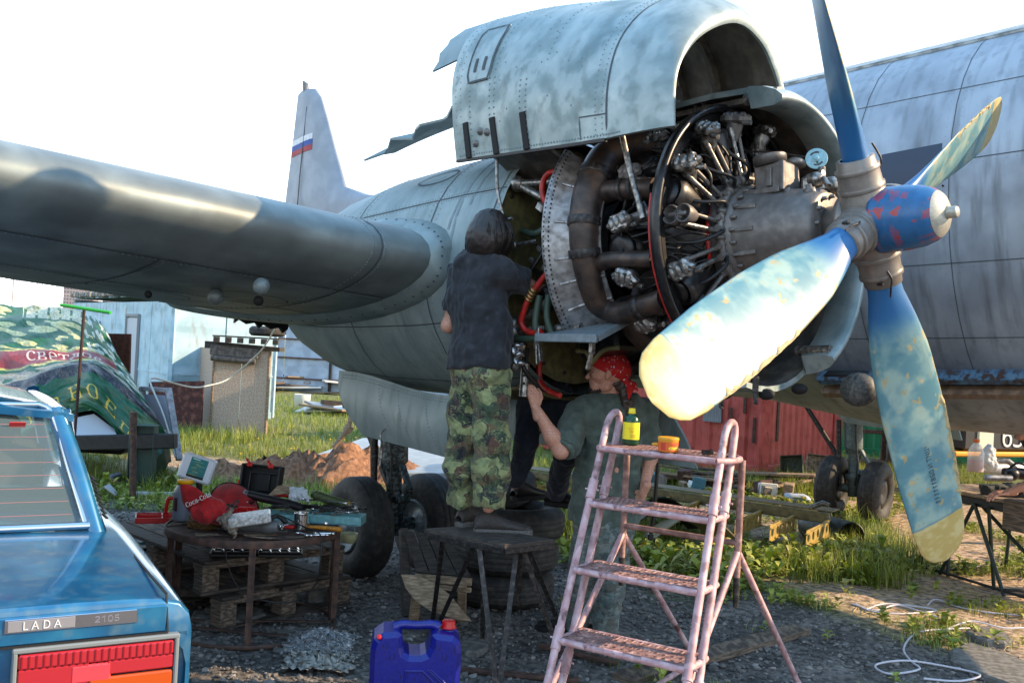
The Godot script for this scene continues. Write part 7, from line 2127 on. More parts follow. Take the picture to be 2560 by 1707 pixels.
	# sockets and wrenches scattered at the right
	for k in 9:
		t = thing("wrench" if k < 6 else "socket", ["bright small spanner lying across the right front of the table", "chromed nut driver lying at the table rim beside the hammer", "short spanner lying on the strips beside the tin can", "long bright spanner lying across the blue tray", "dark screwdriver lying in the blue tray", "thin steel rod lying over the blue tray", "single chromed socket standing at the table edge", "black socket lying behind the tin can", "chromed socket lying near the pliers"][k], "wrench" if k < 6 else "socket", [V(-1.042, 0.615, -5.873), V(-1.073, 0.615, -5.809), V(-1.146, 0.615, -5.816), V(-1.076, 0.686, -6.25), V(-1.196, 0.699, -6.3), V(-1.138, 0.727, -6.35), V(-1.067, 0.63, -6.043), V(-1.159, 0.62, -6.072), V(-1.284, 0.63, -5.977)][k], [12, 25, -30, -14, -20, -17, 0, 40, 10][k])
		b = MB.new()
		if k < 6:
			var hl: float = [.05, .06, .05, .12, .11, .15][k]
			b.tube([V(-hl, 0, 0), V(hl, 0, 0)], [.006, .007, .006, .006, .008, .005][k], 8)
			b.lathe(along(V(hl, -.005, 0), V(0, 1, 0)), [Vector2(0, .007), Vector2(0, .014), Vector2(.01, .014), Vector2(.01, .007), Vector2(0, .007)], 12)
			b.lathe(along(V(-hl, -.005, 0), V(0, 1, 0)), [Vector2(0, .006), Vector2(0, .012), Vector2(.01, .012), Vector2(.01, .006), Vector2(0, .006)], 12)
		else: b.lathe(T(V(0, 0, 0), V(0, 0, 0 if k == 6 else 90)), [Vector2(-.02, .0), Vector2(-.02, .011), Vector2(.0, .011), Vector2(.002, .013), Vector2(.02, .013), Vector2(.02, .008), Vector2(.0, 0)], 14)
		obj("shaft", b, M.iron if k in [4, 7] else M.chrome, t)
	build_table_back()

func tray(t: Node3D, sx: float, sz: float, h: float, m: Material, called := "tray") -> void:
	var b := MB.new()
	b.box(T(V(0, .004, 0)), V(sx, .008, sz))
	for s in [-1.0, 1.0]:
		b.box(T(V(0, h * .5, s * (sz * .5 - .004))), V(sx, h, .008), .002); b.box(T(V(s * (sx * .5 - .004), h * .5, 0)), V(.008, h, sz - .016), .002)
	obj(called, b, m, t)
func build_table_back() -> void:
	# stacked pallets that carry the rest
	var ax := (V(-.927, 0, -6.349) - V(-1.548, 0, -5.75)).normalized(); var az := (V(-1.548, 0, -5.75) - V(-2.489, 0, -6.857)).normalized()
	for lv in 2:
		var p := thing("pallet", ["upper wooden pallet of the stack beneath the round table", "lower wooden pallet resting on the gravel beneath the round table"][lv], "pallet", V(-1.88, [.21, .0][lv], -6.72) + (V(.03, 0, 0) if lv else Vector3.ZERO), 0, "pallets stacked by the landing gear")
		p.basis = Basis(ax, V(0, 1, 0), ax.cross(V(0, 1, 0))) if lv == 0 else Basis(V(0, 1, 0), .1) * Basis(ax, V(0, 1, 0), ax.cross(V(0, 1, 0)))
		var hx := .50; var hz := .72
		for k in 7:
			var b := MB.new(); b.box(T(V(-hx + .07 + k * .143, .19, 0), V(0, rnd(-1, 1), 0)), V(.13, .022, hz * 2), .003)
			obj("board", b, M.wood if k % 3 else M.darkwood, p)
		for k in 3:
			var b := MB.new(); b.box(T(V(0, .165, -hz + .06 + k * (hz - .06))), V(hx * 2, .024, .12), .003)
			obj("bearer", b, M.wood, p)
			b = MB.new(); b.box(T(V(0, .011, -hz + .06 + k * (hz - .06))), V(hx * 2, .022, .11), .003)
			obj("runner", b, M.darkwood, p)
			for j in 3:
				b = MB.new(); b.box(T(V(-hx + .06 + j * (hx - .06), .087, -hz + .06 + k * (hz - .06))), V(.11, .13, .11), .004)
				obj("block", b, M.wood, p)
	var at := V(-1.35, .415, -6.25)
	var t := thing("socket_set", "open black socket set case full of chromed sockets under the round table", "tool case", V(-1.497, 0.42, -6.159), 12)
	var bp := mat(C(.05, .055, .065), .45)
	for s in 2:
		var b := MB.new()
		b.box(T(V(-.14 + .28 * s, .012, 0)), V(.27, .024, .30), .006)
		for k in 4: b.box(T(V(-.14 + .28 * s, .026, -.12 + k * .08)), V(.25, .008, .006), .001)
		obj("shell", b, bp, t)
	for k in 40:
		var b := MB.new(); var x := -.255 + (k % 10) * .055; var z := -.115 + (k / 10) * .072
		if k % 10 > 5: b.tube([V(x, .032, z - .02), V(x + .01, .034, z + .045)], .005, 6)
		else: b.lathe(T(V(x, .030, z), V(90, 0, 0)), [Vector2(-.016, 0), Vector2(-.016, .010), Vector2(.016, .010), Vector2(.016, .005), Vector2(0, 0)], 10)
		obj("socket", b, M.chrome, t)
	var o: Node3D
	var b := MB.new(); b.lathe(T(), [Vector2(0, 0), Vector2(0, .05), Vector2(.055, .062), Vector2(.06, .062), Vector2(.055, .058), Vector2(.01, .047), Vector2(.01, 0)], 24)
	o = obj("plastic_tub", b, mat(C(.66, .66, .52), .4)); o.position = V(-1.014, 0.42, -6.628); tag(o, "cream plastic tub on the pallet behind the right table leg", "tub")
	b = MB.new()
	for k in 5: b.ball(V(-.06 + k * .03, .02, .01 * (k % 2)), V(.02, .03, .03), 10, 6)
	b.lathe(T(V(-.08, .0, 0)), [Vector2(0, .02), Vector2(.012, .05), Vector2(.015, .05), Vector2(.01, .02)], 16)
	o = obj("lamp_guard", b, M.tin); o.position = V(-1.755, 0.42, -6.336); tag(o, "grey wire work lamp lying on the pallet at the left of the socket case", "lamp")
	# blue tray and its tools
	t = thing("tool_tray", "pale blue steel tool tray heaped with tools behind the round table", "tool tray", V(-1.056, 0.601, -6.32), -4)
	var bl := mott([[.35, C(.34, .53, .55)], [.6, C(.44, .64, .65)]], .3, .45, .1, .014, 4, 151)
	tray(t, .36, .16, .055, bl)
	t = thing("tool_tray", "longer pale blue tool tray behind the clear plastic box", "tool tray", V(-1.368, 0.585, -6.3), -4)
	tray(t, .34, .16, .065, bl)
	for k in 14:
		t = thing("hand_tool", "%s steel hand tool from the left heaped on the pale blue trays" % ORD[k], "hand tool", V(-1.414, 0.66, -6.3) + V(k * .036 + rnd(-.01, .01), .012 + .012 * (k % 3), rnd(-.06, .06)), rnd(-60, 60), "hand tools heaped on the blue trays")
		b = MB.new(); b.tube([V(-.08, 0, 0), V(.06, .01, 0), V(.08, .012, 0)], [.006, .007, .011], 7)
		b.box(T(V(-.085, 0, 0)), V(.03, .012, .024), .003)
		obj("shank", b, [M.steel, M.iron, M.black][k % 3], t)
	t = thing("hydraulic_cylinder", "olive green hydraulic cylinder with a steel end lying over the blue tray", "cylinder", V(-1.071, 0.718, -6.4))
	t.basis = along(V(0, 0, 0), V(.95, -.22, .2)).basis
	b = MB.new(); b.lathe(T(), [Vector2(-.17, 0), Vector2(-.17, .02), Vector2(-.15, .025), Vector2(-.15, .03), Vector2(.06, .03), Vector2(.06, .034), Vector2(.075, .034), Vector2(.08, .03)], 18)
	obj("barrel", b, mott([[.3, C(.16, .19, .09)], [.7, C(.27, .31, .16)]], .15, .5, 0, .014, 4, 152), t)
	b = MB.new(); b.lathe(T(), [Vector2(.08, .030), Vector2(.10, .030)], 18); obj("band", b, mat(C(.55, .42, .10), .5), t)
	b = MB.new(); b.lathe(T(), [Vector2(.10, .032), Vector2(.135, .032), Vector2(.137, .026), Vector2(.16, .026), Vector2(.16, 0)], 18); obj("end_fitting", b, M.steel, t)
	b = MB.new(); b.tube(curve([V(-1.638, 0.725, -6.45), V(-1.505, 0.715, -6.38), V(-1.365, 0.703, -6.32), V(-1.251, 0.683, -6.28)], 5), .027, 14)
	tag(obj("black_hose", b, mat(C(.09, .075, .085), .45)), "thick black rubber hose lying across the tools behind the bag", "hose")
	b = MB.new(); b.lathe(along(V(-1.651, 0.727, -6.455), V(-1, .2, 0)), [Vector2(0, .024), Vector2(.03, .024), Vector2(.03, 0)], 14)
	tag(obj("hose_connector", b, M.tin), "grey steel connector at the left end of the black hose", "connector")
	b = blob([[V(-.03, 0, 0), V(.02, .03, 0), .035, .03], [V(.02, .02, .01), V(.06, -.01, .02), .03, .022], [V(-.03, .03, 0), V(-.05, .05, -.01), .02, .02]], .007, .02, .016, 26.0, 34)
	o = obj("white_glove", b, mat(C(.70, .72, .74), .9)); o.position = V(-1.311, 0.733, -6.42); tag(o, "white work glove crumpled on top of the tools", "glove")
	b = MB.new(); b.shell([PackedVector3Array([V(-.12, 0, 0), V(0, .03, .02), V(.10, -.01, .03)]), PackedVector3Array([V(-.06, .07, -.03), V(.01, .085, -.03), V(.09, .02, -.02)])], .003)
	o = obj("cardboard", b, M.palewood); o.position = V(-1.42, 0.712, -6.5); tag(o, "torn piece of brown cardboard behind the black hose", "cardboard")
	# black case standing open, its red catches up
	t = thing("power_tool_case", "open black plastic tool case with red catches standing behind the bag", "tool case", V(-1.652, 0.681, -6.75), -16)
	t.rotation_degrees.x = -10
	tray(t, .29, .001, .001, bp, "hinge")
	b = MB.new()
	b.box(T(V(0, .10, -.03)), V(.29, .20, .02), .006)
	for q in [[V(-.14, .10, 0), V(.014, .20, .07)], [V(.14, .10, 0), V(.014, .20, .07)], [V(0, .195, 0), V(.29, .014, .07)], [V(0, .006, 0), V(.29, .014, .07)], [V(.01, .15, -.01), V(.22, .02, .03)], [V(.01, .085, -.012), V(.10, .12, .02)], [V(-.09, .08, -.01), V(.012, .14, .03)]]: b.box(T(q[0]), q[1], .004)
	obj("shell", b, bp, t)
	for x in [-.085, .075]:
		b = MB.new(); b.bar(V(x - .03, .235, .03), V(x, .20, .03), .03, .008, .002); b.box(T(V(x, .197, .032)), V(.04, .03, .014), .004)
		obj("catch", b, mat(C(.75, .08, .07), .4), t)
	b = MB.new(); b.box(T(V(.19, .012, .02)), V(.12, .022, .03), .005); b.box(T(V(-.148, .07, .03)), V(.012, .03, .02), .003)
	obj("handle", b, mat(C(.75, .08, .07), .4), t)
	# white canister with a teal label
	t = thing("white_canister", "white plastic canister with a teal label tilted behind the grey jar", "canister", V(-2.039, 0.781, -6.55))
	t.rotation_degrees = V(-8, 8, -15)
	b = MB.new(); b.prism(T(V(0, 0, -.05)), PackedVector2Array([Vector2(-.105, 0), Vector2(.10, 0), Vector2(.108, .012), Vector2(.108, .155), Vector2(.09, .168), Vector2(-.09, .168), Vector2(-.108, .15), Vector2(-.108, .012)]), .10, .012)
	obj("body", b, mat(C(.78, .80, .83), .4), t)
	var im := Image.create(96, 128, false, Image.FORMAT_RGB8); im.fill(C(.07, .42, .42))
	for k in 26: im.fill_rect(Rect2i(6 + (k * 17) % 30, 18 + k * 4, 20 + (k * 29) % 34, 1 + k % 2), [C(.10, .13, .14), C(.55, .68, .55), C(.70, .68, .30)][k % 3])
	im.fill_rect(Rect2i(0, 112, 96, 16), C(.04, .06, .06)); im.fill_rect(Rect2i(10, 6, 40, 6), C(.7, .85, .84))
	b = MB.new(); b.quad(V(-.05, .02, .0515), V(.062, .02, .0515), V(.062, .15, .0515), V(-.05, .15, .0515), V(0, 0, 1))
	obj("label", b, printed(im), t)
	b = MB.new(); b.box(T(V(-.05, -.012, 0)), V(.06, .03, .06), .006); obj("cap", b, M.black, t)
	t = thing("canister_stand", "dark folding stand that holds the white canister behind the table", "stand", V(t.position.x, 0, t.position.z))
	b = MB.new(); b.bar(V(-.06, .0, .05), V(-.03, .88, 0), .03, .03); b.bar(V(.08, 0, -.05), V(.03, .88, 0), .03, .03); b.bar(V(-.06, .875, 0), V(.06, .86, 0), .04, .03)
	obj("frame", b, M.iron, t)
	# red tray with a handle at the far left end of the pallet
	t = thing("red_tool_tray", "shallow red plastic tool tray with an upright handle left of the grey jar", "tool tray", V(-2.162, 0.548, -6.35), 20)
	var rp := mat(C(.72, .04, .05), .35)
	tray(t, .32, .20, .035, rp)
	b = MB.new(); b.tube(curve([V(.02, .02, -.05), V(.03, .12, -.05), V(.05, .135, -.05), V(.14, .125, -.06), V(.15, .02, -.06)], 4), .012, 8); b.box(T(V(0, .018, 0)), V(.006, .034, .19)); b.bar(V(-.15, .03, 0), V(.15, .03, .02), .004, .02)
	obj("handle", b, rp, t)
# ---------------------------------------------------------------- the yard behind: cabin, tarpaulin, containers, fence, scrap
# a wall sheet with trapezoid ribs: width w, height h, ribs per metre; faces t's z
func corrugated(b: MB, t: Transform3D, w: float, h: float, pitch: float, deep: float) -> void:
	var row := [PackedVector3Array(), PackedVector3Array()]
	var n := int(w / pitch)
	for i in n:
		var x := i * w / n; var s := w / n
		for q in [[0, 0], [.30, 0], [.30, 0], [.45, -deep], [.45, -deep], [.82, -deep], [.82, -deep], [.97, 0], [.97, 0]]:
			for k in 2: row[k].append(t * V(x + q[0] * s, h * k, q[1]))
	for k in 2: row[k].append(t * V(w, h * k, 0))
	b.facing = t.basis.z
	b.grid(row)
	b.facing = Vector3.ZERO

func build_cabin() -> void:
	var c := V(-6.1, 0, -17.94); var h := 2.38
	var dl := V(-.607, 0, -.795); var dr := V(.795, 0, -.607)
	var p := thing("site_cabin", "pale blue steel site cabin with rust stains and a white door behind the tarpaulin", "cabin", c)
	var wm := mott([[.25, C(.52, .65, .70)], [.45, C(.60, .72, .78)], [.75, C(.65, .76, .81)]], 2.4, .6, .1, .012, 6, 161)
	over(wm, C(.46, .40, .32), 2.6, .66, 1.0, .012, 6, 162, V(2, .5, 2))
	for q in [[dl, 7.0], [dr, 1.95]]:
		var n := 6 if q[1] > 3 else 2
		for k in n:
			var a: Vector3 = q[0] * (q[1] * k / n + .01); var e: Vector3 = q[0] * (q[1] * (k + 1) / n - .01)
			for lv in [[.28, .98], [1.0, h - .08]]:
				var b := MB.new(); b.bar(V((a.x + e.x) * .5, lv[0], (a.z + e.z) * .5), V((a.x + e.x) * .5, lv[1], (a.z + e.z) * .5), .05, q[1] / n - .02, .004, q[0])
				obj("wall_panel", b, wm, p)
	var b := MB.new()
	b.bar(V(0, .2, 0) + dl * .0, V(0, h, 0), .09, .09, .01)
	b.bar(dr * 1.97 + V(0, .2, 0), dr * 1.97 + V(0, h, 0), .09, .09, .01); b.bar(V(0, .99, 0), dl * 7 + V(0, .99, 0), .07, .04); b.bar(V(0, .99, 0), dr * 1.95 + V(0, .99, 0), .07, .04)
	b.bar(V(0, .25, 0), dl * 7 + V(0, .25, 0), .08, .12); b.bar(V(0, .25, 0), dr * 1.95 + V(0, .25, 0), .08, .12)
	b.bar(V(0, h, 0), dr * 1.95 + V(0, h, 0), .10, .10)
	obj("frame", b, wm, p)
	b = MB.new()
	b.shell([PackedVector3Array([V(0, h + .02, 0), dr * 1.95 + V(0, h + .02, 0)]), PackedVector3Array([dl * 7 + V(0, h + .02, 0), dl * 7 + dr * 1.95 + V(0, h + .02, 0)])], .06)
	b.quad(dl * 7 + V(0, .25, 0), dl * 7 + V(0, h, 0), dl * 7 + dr * 1.95 + V(0, h, 0), dl * 7 + dr * 1.95 + V(0, .25, 0))
	b.quad(dr * 1.95 + V(0, .25, 0), dr * 1.95 + V(0, h, 0), dl * 7 + dr * 1.95 + V(0, h, 0), dl * 7 + dr * 1.95 + V(0, .25, 0))
	var rf := obj("roof", b, wm, p)
	for k in 15:
		b = MB.new(); b.box(Transform3D(Basis(V(0, 1, 0), atan2(-dl.z, dl.x)), dl * (.25 + k * .46) + V(0, h + .09, 0)), V(.42 - .1 * (k % 3), .10 + .03 * (k % 2), .3), .02)
		obj("felt_roll", b, mott([[.4, C(.20, .18, .16)], [.6, C(.52, .52, .50)]], .5, .9, 0, .014, 5, 163), rf)
	b = MB.new(); b.shell([PackedVector3Array([dl * .2 + V(0, h + .14, .05), dl * 1.8 + V(0, h + .15, .05), dl * 3.4 + V(0, h + .16, .05)]), PackedVector3Array([dl * .2 + dr * .9 + V(0, h + .2, 0), dl * 1.8 + dr * .9 + V(0, h + .24, 0), dl * 3.4 + dr * .9 + V(0, h + .2, 0)])], .01)
	obj("blue_sheet", b, mat(C(.10, .24, .62), .5), rf)
	var nl := V(-.795, 0, .607)
	var d := part("door", p)
	b = MB.new(); b.bar(dl * 2.25 + V(0, .5, 0) + nl * .03, dl * 2.25 + V(0, 1.98, 0) + nl * .03, .03, .72, .005, dl)
	obj("leaf", b, mat(C(.62, .66, .70), .5), d)
	for q in [[1.86, .5, 1.86, 2.05], [2.64, .5, 2.64, 2.05], [1.86, 2.03, 2.64, 2.03]]:
		b = MB.new(); b.bar(dl * q[0] + V(0, q[1], 0) + nl * .04, dl * q[2] + V(0, q[3], 0) + nl * .04, .06, .06, .005)
		obj("jamb", b, mat(C(.44, .46, .48), .6), d)
	d = part("window", p)
	b = MB.new(); b.bar(dl * 5.0 + V(0, 1.3, 0) + nl * .03, dl * 5.0 + V(0, 1.85, 0) + nl * .03, .03, .8, .004, dl); obj("pane", b, mat(C(.06, .07, .08), .1), d)
	for q in [[4.6, 1.28, 4.6, 1.88], [5.4, 1.28, 5.4, 1.88], [4.6, 1.87, 5.4, 1.87], [4.6, 1.29, 5.4, 1.29], [5.0, 1.28, 5.0, 1.88]]:
		b = MB.new(); b.bar(dl * q[0] + V(0, q[1], 0) + nl * .045, dl * q[2] + V(0, q[3], 0) + nl * .045, .05, .05, .004); obj("frame_bar", b, mat(C(.5, .56, .6), .6), d)
	b = MB.new(); b.tube([V(-5.252, 0.642, -18.6), V(-5.303, 2.207, -18.6)], .05, 8)
	tag(obj("wooden_pole", b, M.palewood), "bare wooden pole standing between the cabin and the fibreboard shed", "pole")
	# rusty sheets leaning before it
	b = MB.new(); b.bar(V(-5.74, 0.1, -17.2), V(-5.771, 0.892, -17.3), .03, 1.1, .004, V(1, 0, .3))
	tag(obj("rusty_sheet", b, mott([[.3, C(.19, .075, .06)], [.55, C(.29, .115, .09)], [.66, C(.40, .25, .21)]], .9, .8, .1, .014, 6, 164)), "rusty dark red steel sheet leaning below the blue cabin wall", "sheet metal")
	b = MB.new(); b.bar(V(-5.432, 1.13, -13.8), V(-5.449, 1.683, -13.8), .04, .40, .006, V(1, 0, .2))
	tag(obj("rusty_door", b, mott([[.3, C(.20, .085, .065)], [.7, C(.33, .16, .11)]], .6, .7, .2, .014, 6, 165)), "brown rusty steel door standing behind the right end of the tarpaulin", "door")
	# fibreboard shed with a pallet, felt and a tyre on top
	var fl := V(-5.123, 0, -17.265); var fr := V(-4.187, 0, -17.318); var bl := V(-5.708, 0, -18.302)
	p = thing("shed", "small shed of pale fibreboard with roofing felt on top standing in the grass", "shed", fl)
	var hw := fr - fl; var sw := bl - fl; var hh := 1.50
	var fm := mott([[.3, C(.60, .53, .47)], [.5, C(.67, .60, .54)], [.7, C(.72, .66, .60)]], .5, .85, 0, .03, 5, 166)
	for k in 2:
		b = MB.new(); b.shell([PackedVector3Array([hw * (k * .5 + .006), hw * (k * .5 + .494)]), PackedVector3Array([hw * (k * .5 + .006) + V(0, hh, 0), hw * (k * .5 + .494) + V(0, hh, 0)])], .03); obj("front_board", b, fm, p)
	b = MB.new(); b.shell([PackedVector3Array([sw * .04, sw]), PackedVector3Array([sw * .04 + V(0, hh, 0), sw + V(0, hh, 0)])], .03); b.shell([PackedVector3Array([hw, hw + sw]), PackedVector3Array([hw + V(0, hh, 0), hw + sw + V(0, hh, 0)])], .03); obj("side_board", b, fm, p)
	b = MB.new()
	for q in [Vector3.ZERO, hw, sw]: b.bar(q + V(0, 0, .03), q + V(0, hh, .03), .035, .035, .004)
	obj("corner_post", b, M.palewood, p)
	b = MB.new(); b.prism(Transform3D(Basis(hw.normalized(), V(0, 1, 0), -hw.normalized().cross(V(0, 1, 0))), V(0, hh, .08)), PackedVector2Array([Vector2(-.16, 0), Vector2(1.12, 0), Vector2(1.12, .07), Vector2(-.16, .12)]), .5); obj("roof_board", b, M.darkwood, p)
	b = MB.new(); b.bar(hw * .0 + V(-.05, hh - .02, .12), hw * .82 + V(0, hh - .06, .12), .03, .17, .01); b.tube([hw * -.02 + V(0, hh - .16, .14), hw * .78 + V(0, hh - .19, .14)], .05, 8); obj("felt", b, mott([[.3, C(.20, .18, .17)], [.7, C(.40, .37, .35)]], .5, .9, 0, .014, 4, 167), p)
	p = thing("pallet", "small wooden pallet lying on top of the fibreboard shed", "pallet", fl + V(.55, hh + .12, -.1), 4)
	b = MB.new(); b.box(T(V(0, .10, 0)), V(1.12, .025, .6)); obj("deck", b, M.darkwood, p)
	for k in 6:
		b = MB.new(); b.box(T(V(-.5 + k * .2, .04, .25)), V(.09, .09, .1), .004); obj("block", b, M.darkwood, p)
	b = tyre_mesh(.62, .17, .19)
	var o := obj("tyre", b, M.rubber); o.position = fl + V(.86, hh + .34, -.1); tag(o, "worn car tyre lying on the pallet atop the fibreboard shed", "tyre")
	b = MB.new(); b.tube(curve([V(-3.7, 0.345, -11.2), V(-3.926, 0.785, -11.4), V(-4.171, 1.138, -11.6), V(-4.21, 1.191, -11.8), V(-4.244, 1.129, -12.4), V(-4.261, 1.02, -13.4), V(-4.27, 1.015, -14.2), V(-4.209, 1.1, -15), V(-3.642, 1.537, -14.5), V(-3.185, 1.905, -13.5), V(-2.352, 2.168, -11)], 6), .012, 6)
	tag(obj("cable", b, mat(C(.66, .68, .66), .5)), "pale cable slung from the tarpaulin past the shed to the airplane wing", "cable")

func build_tarp() -> void:
	# control points: rows from the far ridge down to the near hem
	var K := [[V(-7.982, 2.026, -14.2), V(-7.144, 1.995, -13.9), V(-6.672, 2.004, -13.8), V(-6.188, 1.985, -13.6), V(-5.731, 1.95, -13.3), V(-5.391, 1.832, -13), V(-5.136, 1.671, -12.7)],
		[V(-7.518, 1.748, -13.4), V(-6.771, 1.724, -13.2), V(-6.319, 1.728, -13.1), V(-5.902, 1.725, -13), V(-5.43, 1.672, -12.7), V(-5.052, 1.552, -12.4), V(-4.804, 1.431, -12.2)],
		[V(-7.108, 1.416, -12.7), V(-6.396, 1.426, -12.5), V(-5.94, 1.461, -12.4), V(-5.542, 1.439, -12.3), V(-5.152, 1.46, -12.2), V(-4.799, 1.353, -12), V(-4.49, 1.217, -11.8)],
		[V(-6.757, 1.142, -12.1), V(-6.125, 1.167, -12), V(-5.687, 1.224, -11.9), V(-5.354, 1.314, -11.9), V(-4.977, 1.356, -11.8), V(-4.582, 1.238, -11.6), V(-4.102, 0.955, -11.3)],
		[V(-6.407, 0.897, -11.5), V(-5.859, 0.991, -11.5), V(-5.465, 1.133, -11.5), V(-5.146, 1.265, -11.5), V(-4.847, 1.316, -11.5), V(-4.408, 1.136, -11.3), V(-3.853, 0.781, -11)],
		[V(-6.228, 0.7, -11.2), V(-5.695, 0.801, -11.2), V(-5.301, 0.92, -11.2), V(-5.067, 1.049, -11.35), V(-4.665, 1.127, -11.15), V(-4.286, 0.879, -11.15), V(-3.74, 0.609, -10.95)],
		[V(-6.101, 0.431, -11), V(-5.58, 0.555, -11), V(-5.228, 0.724, -11.05), V(-4.965, 0.855, -11.2), V(-4.567, 0.921, -11), V(-4.2, 0.624, -11.05), V(-3.751, 0.423, -10.9)],
		[V(-6.033, 0.206, -10.9), V(-5.519, 0.376, -10.9), V(-5.207, 0.599, -11), V(-4.937, 0.747, -11.15), V(-4.527, 0.803, -11), V(-4.107, 0.417, -11), V(-3.851, 0.155, -10.9)]]
	var cn := noise(1.4, 4, FastNoiseLite.TYPE_SIMPLEX_SMOOTH, 171)
	var rows := []
	var colz := []
	for r in K: colz.append(curve(r, 9))
	for j in 8 * 8 - 7:
		var row := PackedVector3Array(); var fi := j / 8.0
		for i in colz[0].size():
			var k := mini(int(fi), 6); var f := fi - k
			var q: Vector3 = colz[k][i].cubic_interpolate(colz[k + 1][i], colz[maxi(k - 1, 0)][i], colz[mini(k + 2, 7)][i], f)
			var w := cn.get_noise_2d(q.x * 1.2, fi * .9) * .07 + cn.get_noise_2d(q.x * 3, fi * .7) * .025
			w += .035 * absf(sin(q.x * 9.0 + fi)) * smoothstep(4.5, 6.5, fi)
			row.append(q + V(0, w * .5, w))
		rows.append(row)
	var im := Image.create(1024, 768, false, Image.FORMAT_RGB8)
	var n1 := noise(.006, 2, FastNoiseLite.TYPE_SIMPLEX_SMOOTH, 172); var n2 := noise(.05, 3, FastNoiseLite.TYPE_SIMPLEX_SMOOTH, 173); var n3 := noise(.25, 1, FastNoiseLite.TYPE_SIMPLEX_SMOOTH, 174)
	var green := C(.07, .30, .19); var cream := C(.72, .70, .48)
	for y in 768:
		var v := y / 768.0
		for x in 1024:
			var u := x / 1024.0
			var a := n1.get_noise_2d(x, y * 1.8); var q := n2.get_noise_2d(x, y)
			var c := green.lerp(C(.16, .33, .14), smoothstep(.42, .1, v) * .7)
			if v < .42:
				if n1.get_noise_2d(x * .7 + y * 1.6, y * 4.0 - x * .6) > .17 and u < .72: c = cream
				if u > .28 and u < .66 and v < .09: c = C(.72, .70, .58) if fposmod(u * 14.0, 1.0) > .22 else c
				if u > .66 and n1.get_noise_2d(x * 2.2 + y, y * 3.0 - x) > .16: c = C(.66, .70, .66)
			var rb := v + .05 * (u - .5) + .01 * a
			if rb > .285 and rb < .395 and u < .86: c = C(.50, .16, .15)
			if absf(rb - .283) < .006 or absf(rb - .398) < .006: c = C(.62, .60, .34)
			if v > .44 and v < .56 and u < .55 and a < .2: c = C(.52, .51, .45)
			if v > .54 + .02 * a and v < .635 + .02 * a:
				c = C(.09, .10, .145).lerp(C(.20, .20, .22), smoothstep(-.2, .5, q))
				if n3.get_noise_2d(x, y) > .62: c = C(.55, .56, .58)
			if v > .42 and v < .54 and u > .55 and n1.get_noise_2d(x * 2.5, y * 2.5) > .14: c = C(.45, .42, .42)
			im.set_pixel(x, y, c * (.86 + .24 * q + .14))
	var cl := C(.74, .62, .20)
	stamp(im, "светлое", Vector2(530, 258), 80, C(.80, .74, .70), .04, "Droid Serif", 1.5)
	var ls := ["Е", "В", "Н", "О", "Е", "П", "И", "В", "О"]
	var lx := [330, 455, 585, 690, 780, 850, 900, 950, 985]
	for i in 9: stamp(im, ls[i], Vector2(lx[i], [660, 620, 600, 595, 610, 660, 690, 715, 730][i]), 100 if i < 5 else 78, cl, [-.3, -.25, -.1, 0, .3, .4, .45, .5, .5][i], "Droid Serif", 1.05)
	var m := printed(im, .42); m.cull_mode = BaseMaterial3D.CULL_DISABLED
	var p := thing("tarpaulin", "green printed banner tarpaulin with yellow letters draped over a frame behind the car", "tarpaulin", V(-4.5, 0, -11.5))
	for r in rows:
		for i in r.size(): r[i] -= p.position
	var b := MB.new(); b.grid(rows, false, 1, 1); obj("sheet", b, m, p)
	# right hand return of the sheet, falling to the ground
	b = MB.new()
	var e := []
	for j in rows.size(): e.append(rows[j][rows[j].size() - 1])
	var R2 := []
	for j in range(30, e.size()):
		var q: Vector3 = e[j]
		R2.append(PackedVector3Array([q, q + V(-.03, -.2, -.25), V(q.x - .12, .25, q.z - .55)]))
	b.grid(R2); obj("side_fold", b, mat(C(.045, .20, .14), .5), p)
	b = MB.new(); b.shell([PackedVector3Array([V(-5.09, 0.597, -11.1), V(-4.886, 0.716, -11.15), V(-4.602, 0.793, -11.1), V(-4.346, 0.641, -11.05)]), PackedVector3Array([V(-4.809, 0.452, -10.9), V(-4.645, 0.551, -10.95), V(-4.406, 0.545, -10.95), V(-4.294, 0.585, -11)])], .01)
	tag(obj("white_sheet", b, mat(C(.62, .66, .70), .6)), "pale crumpled plastic sheet showing under the hem of the green tarpaulin", "plastic sheet")
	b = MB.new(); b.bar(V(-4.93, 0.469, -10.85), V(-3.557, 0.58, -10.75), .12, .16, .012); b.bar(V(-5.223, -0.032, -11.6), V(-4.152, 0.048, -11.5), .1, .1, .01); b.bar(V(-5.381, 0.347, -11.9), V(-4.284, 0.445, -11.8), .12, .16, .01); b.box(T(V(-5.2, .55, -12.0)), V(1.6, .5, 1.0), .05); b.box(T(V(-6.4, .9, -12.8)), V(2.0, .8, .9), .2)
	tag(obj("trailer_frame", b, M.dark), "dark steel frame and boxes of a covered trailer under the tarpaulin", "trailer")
	p = thing("steel_column", "dark green steel channel column standing under the beam by the tarpaulin", "column", V(-3.914, 0, -10.798))
	b = MB.new()
	for q in [[V(0, .36, -.03), V(.26, .72, .012)], [V(-.13, .36, .03), V(.012, .72, .13)], [V(.13, .36, .03), V(.012, .72, .13)], [V(0, .725, .03), V(.28, .015, .15)], [V(0, .01, .03), V(.3, .015, .16)]]: b.box(T(q[0]), q[1], .003)
	obj("channel", b, mat(C(.055, .21, .185), .5), p)
	b = MB.new(); b.tube([V(-3.801, 0.004, -10.25), V(-3.844, 0.897, -10.25)], .034, 10); b.tube([V(-3.837, 0.776, -10.25), V(-3.844, 0.906, -10.25)], .039, 10)
	tag(obj("rusty_pipe", b, M.rust), "rusty brown steel pipe standing upright before the green column", "pipe")
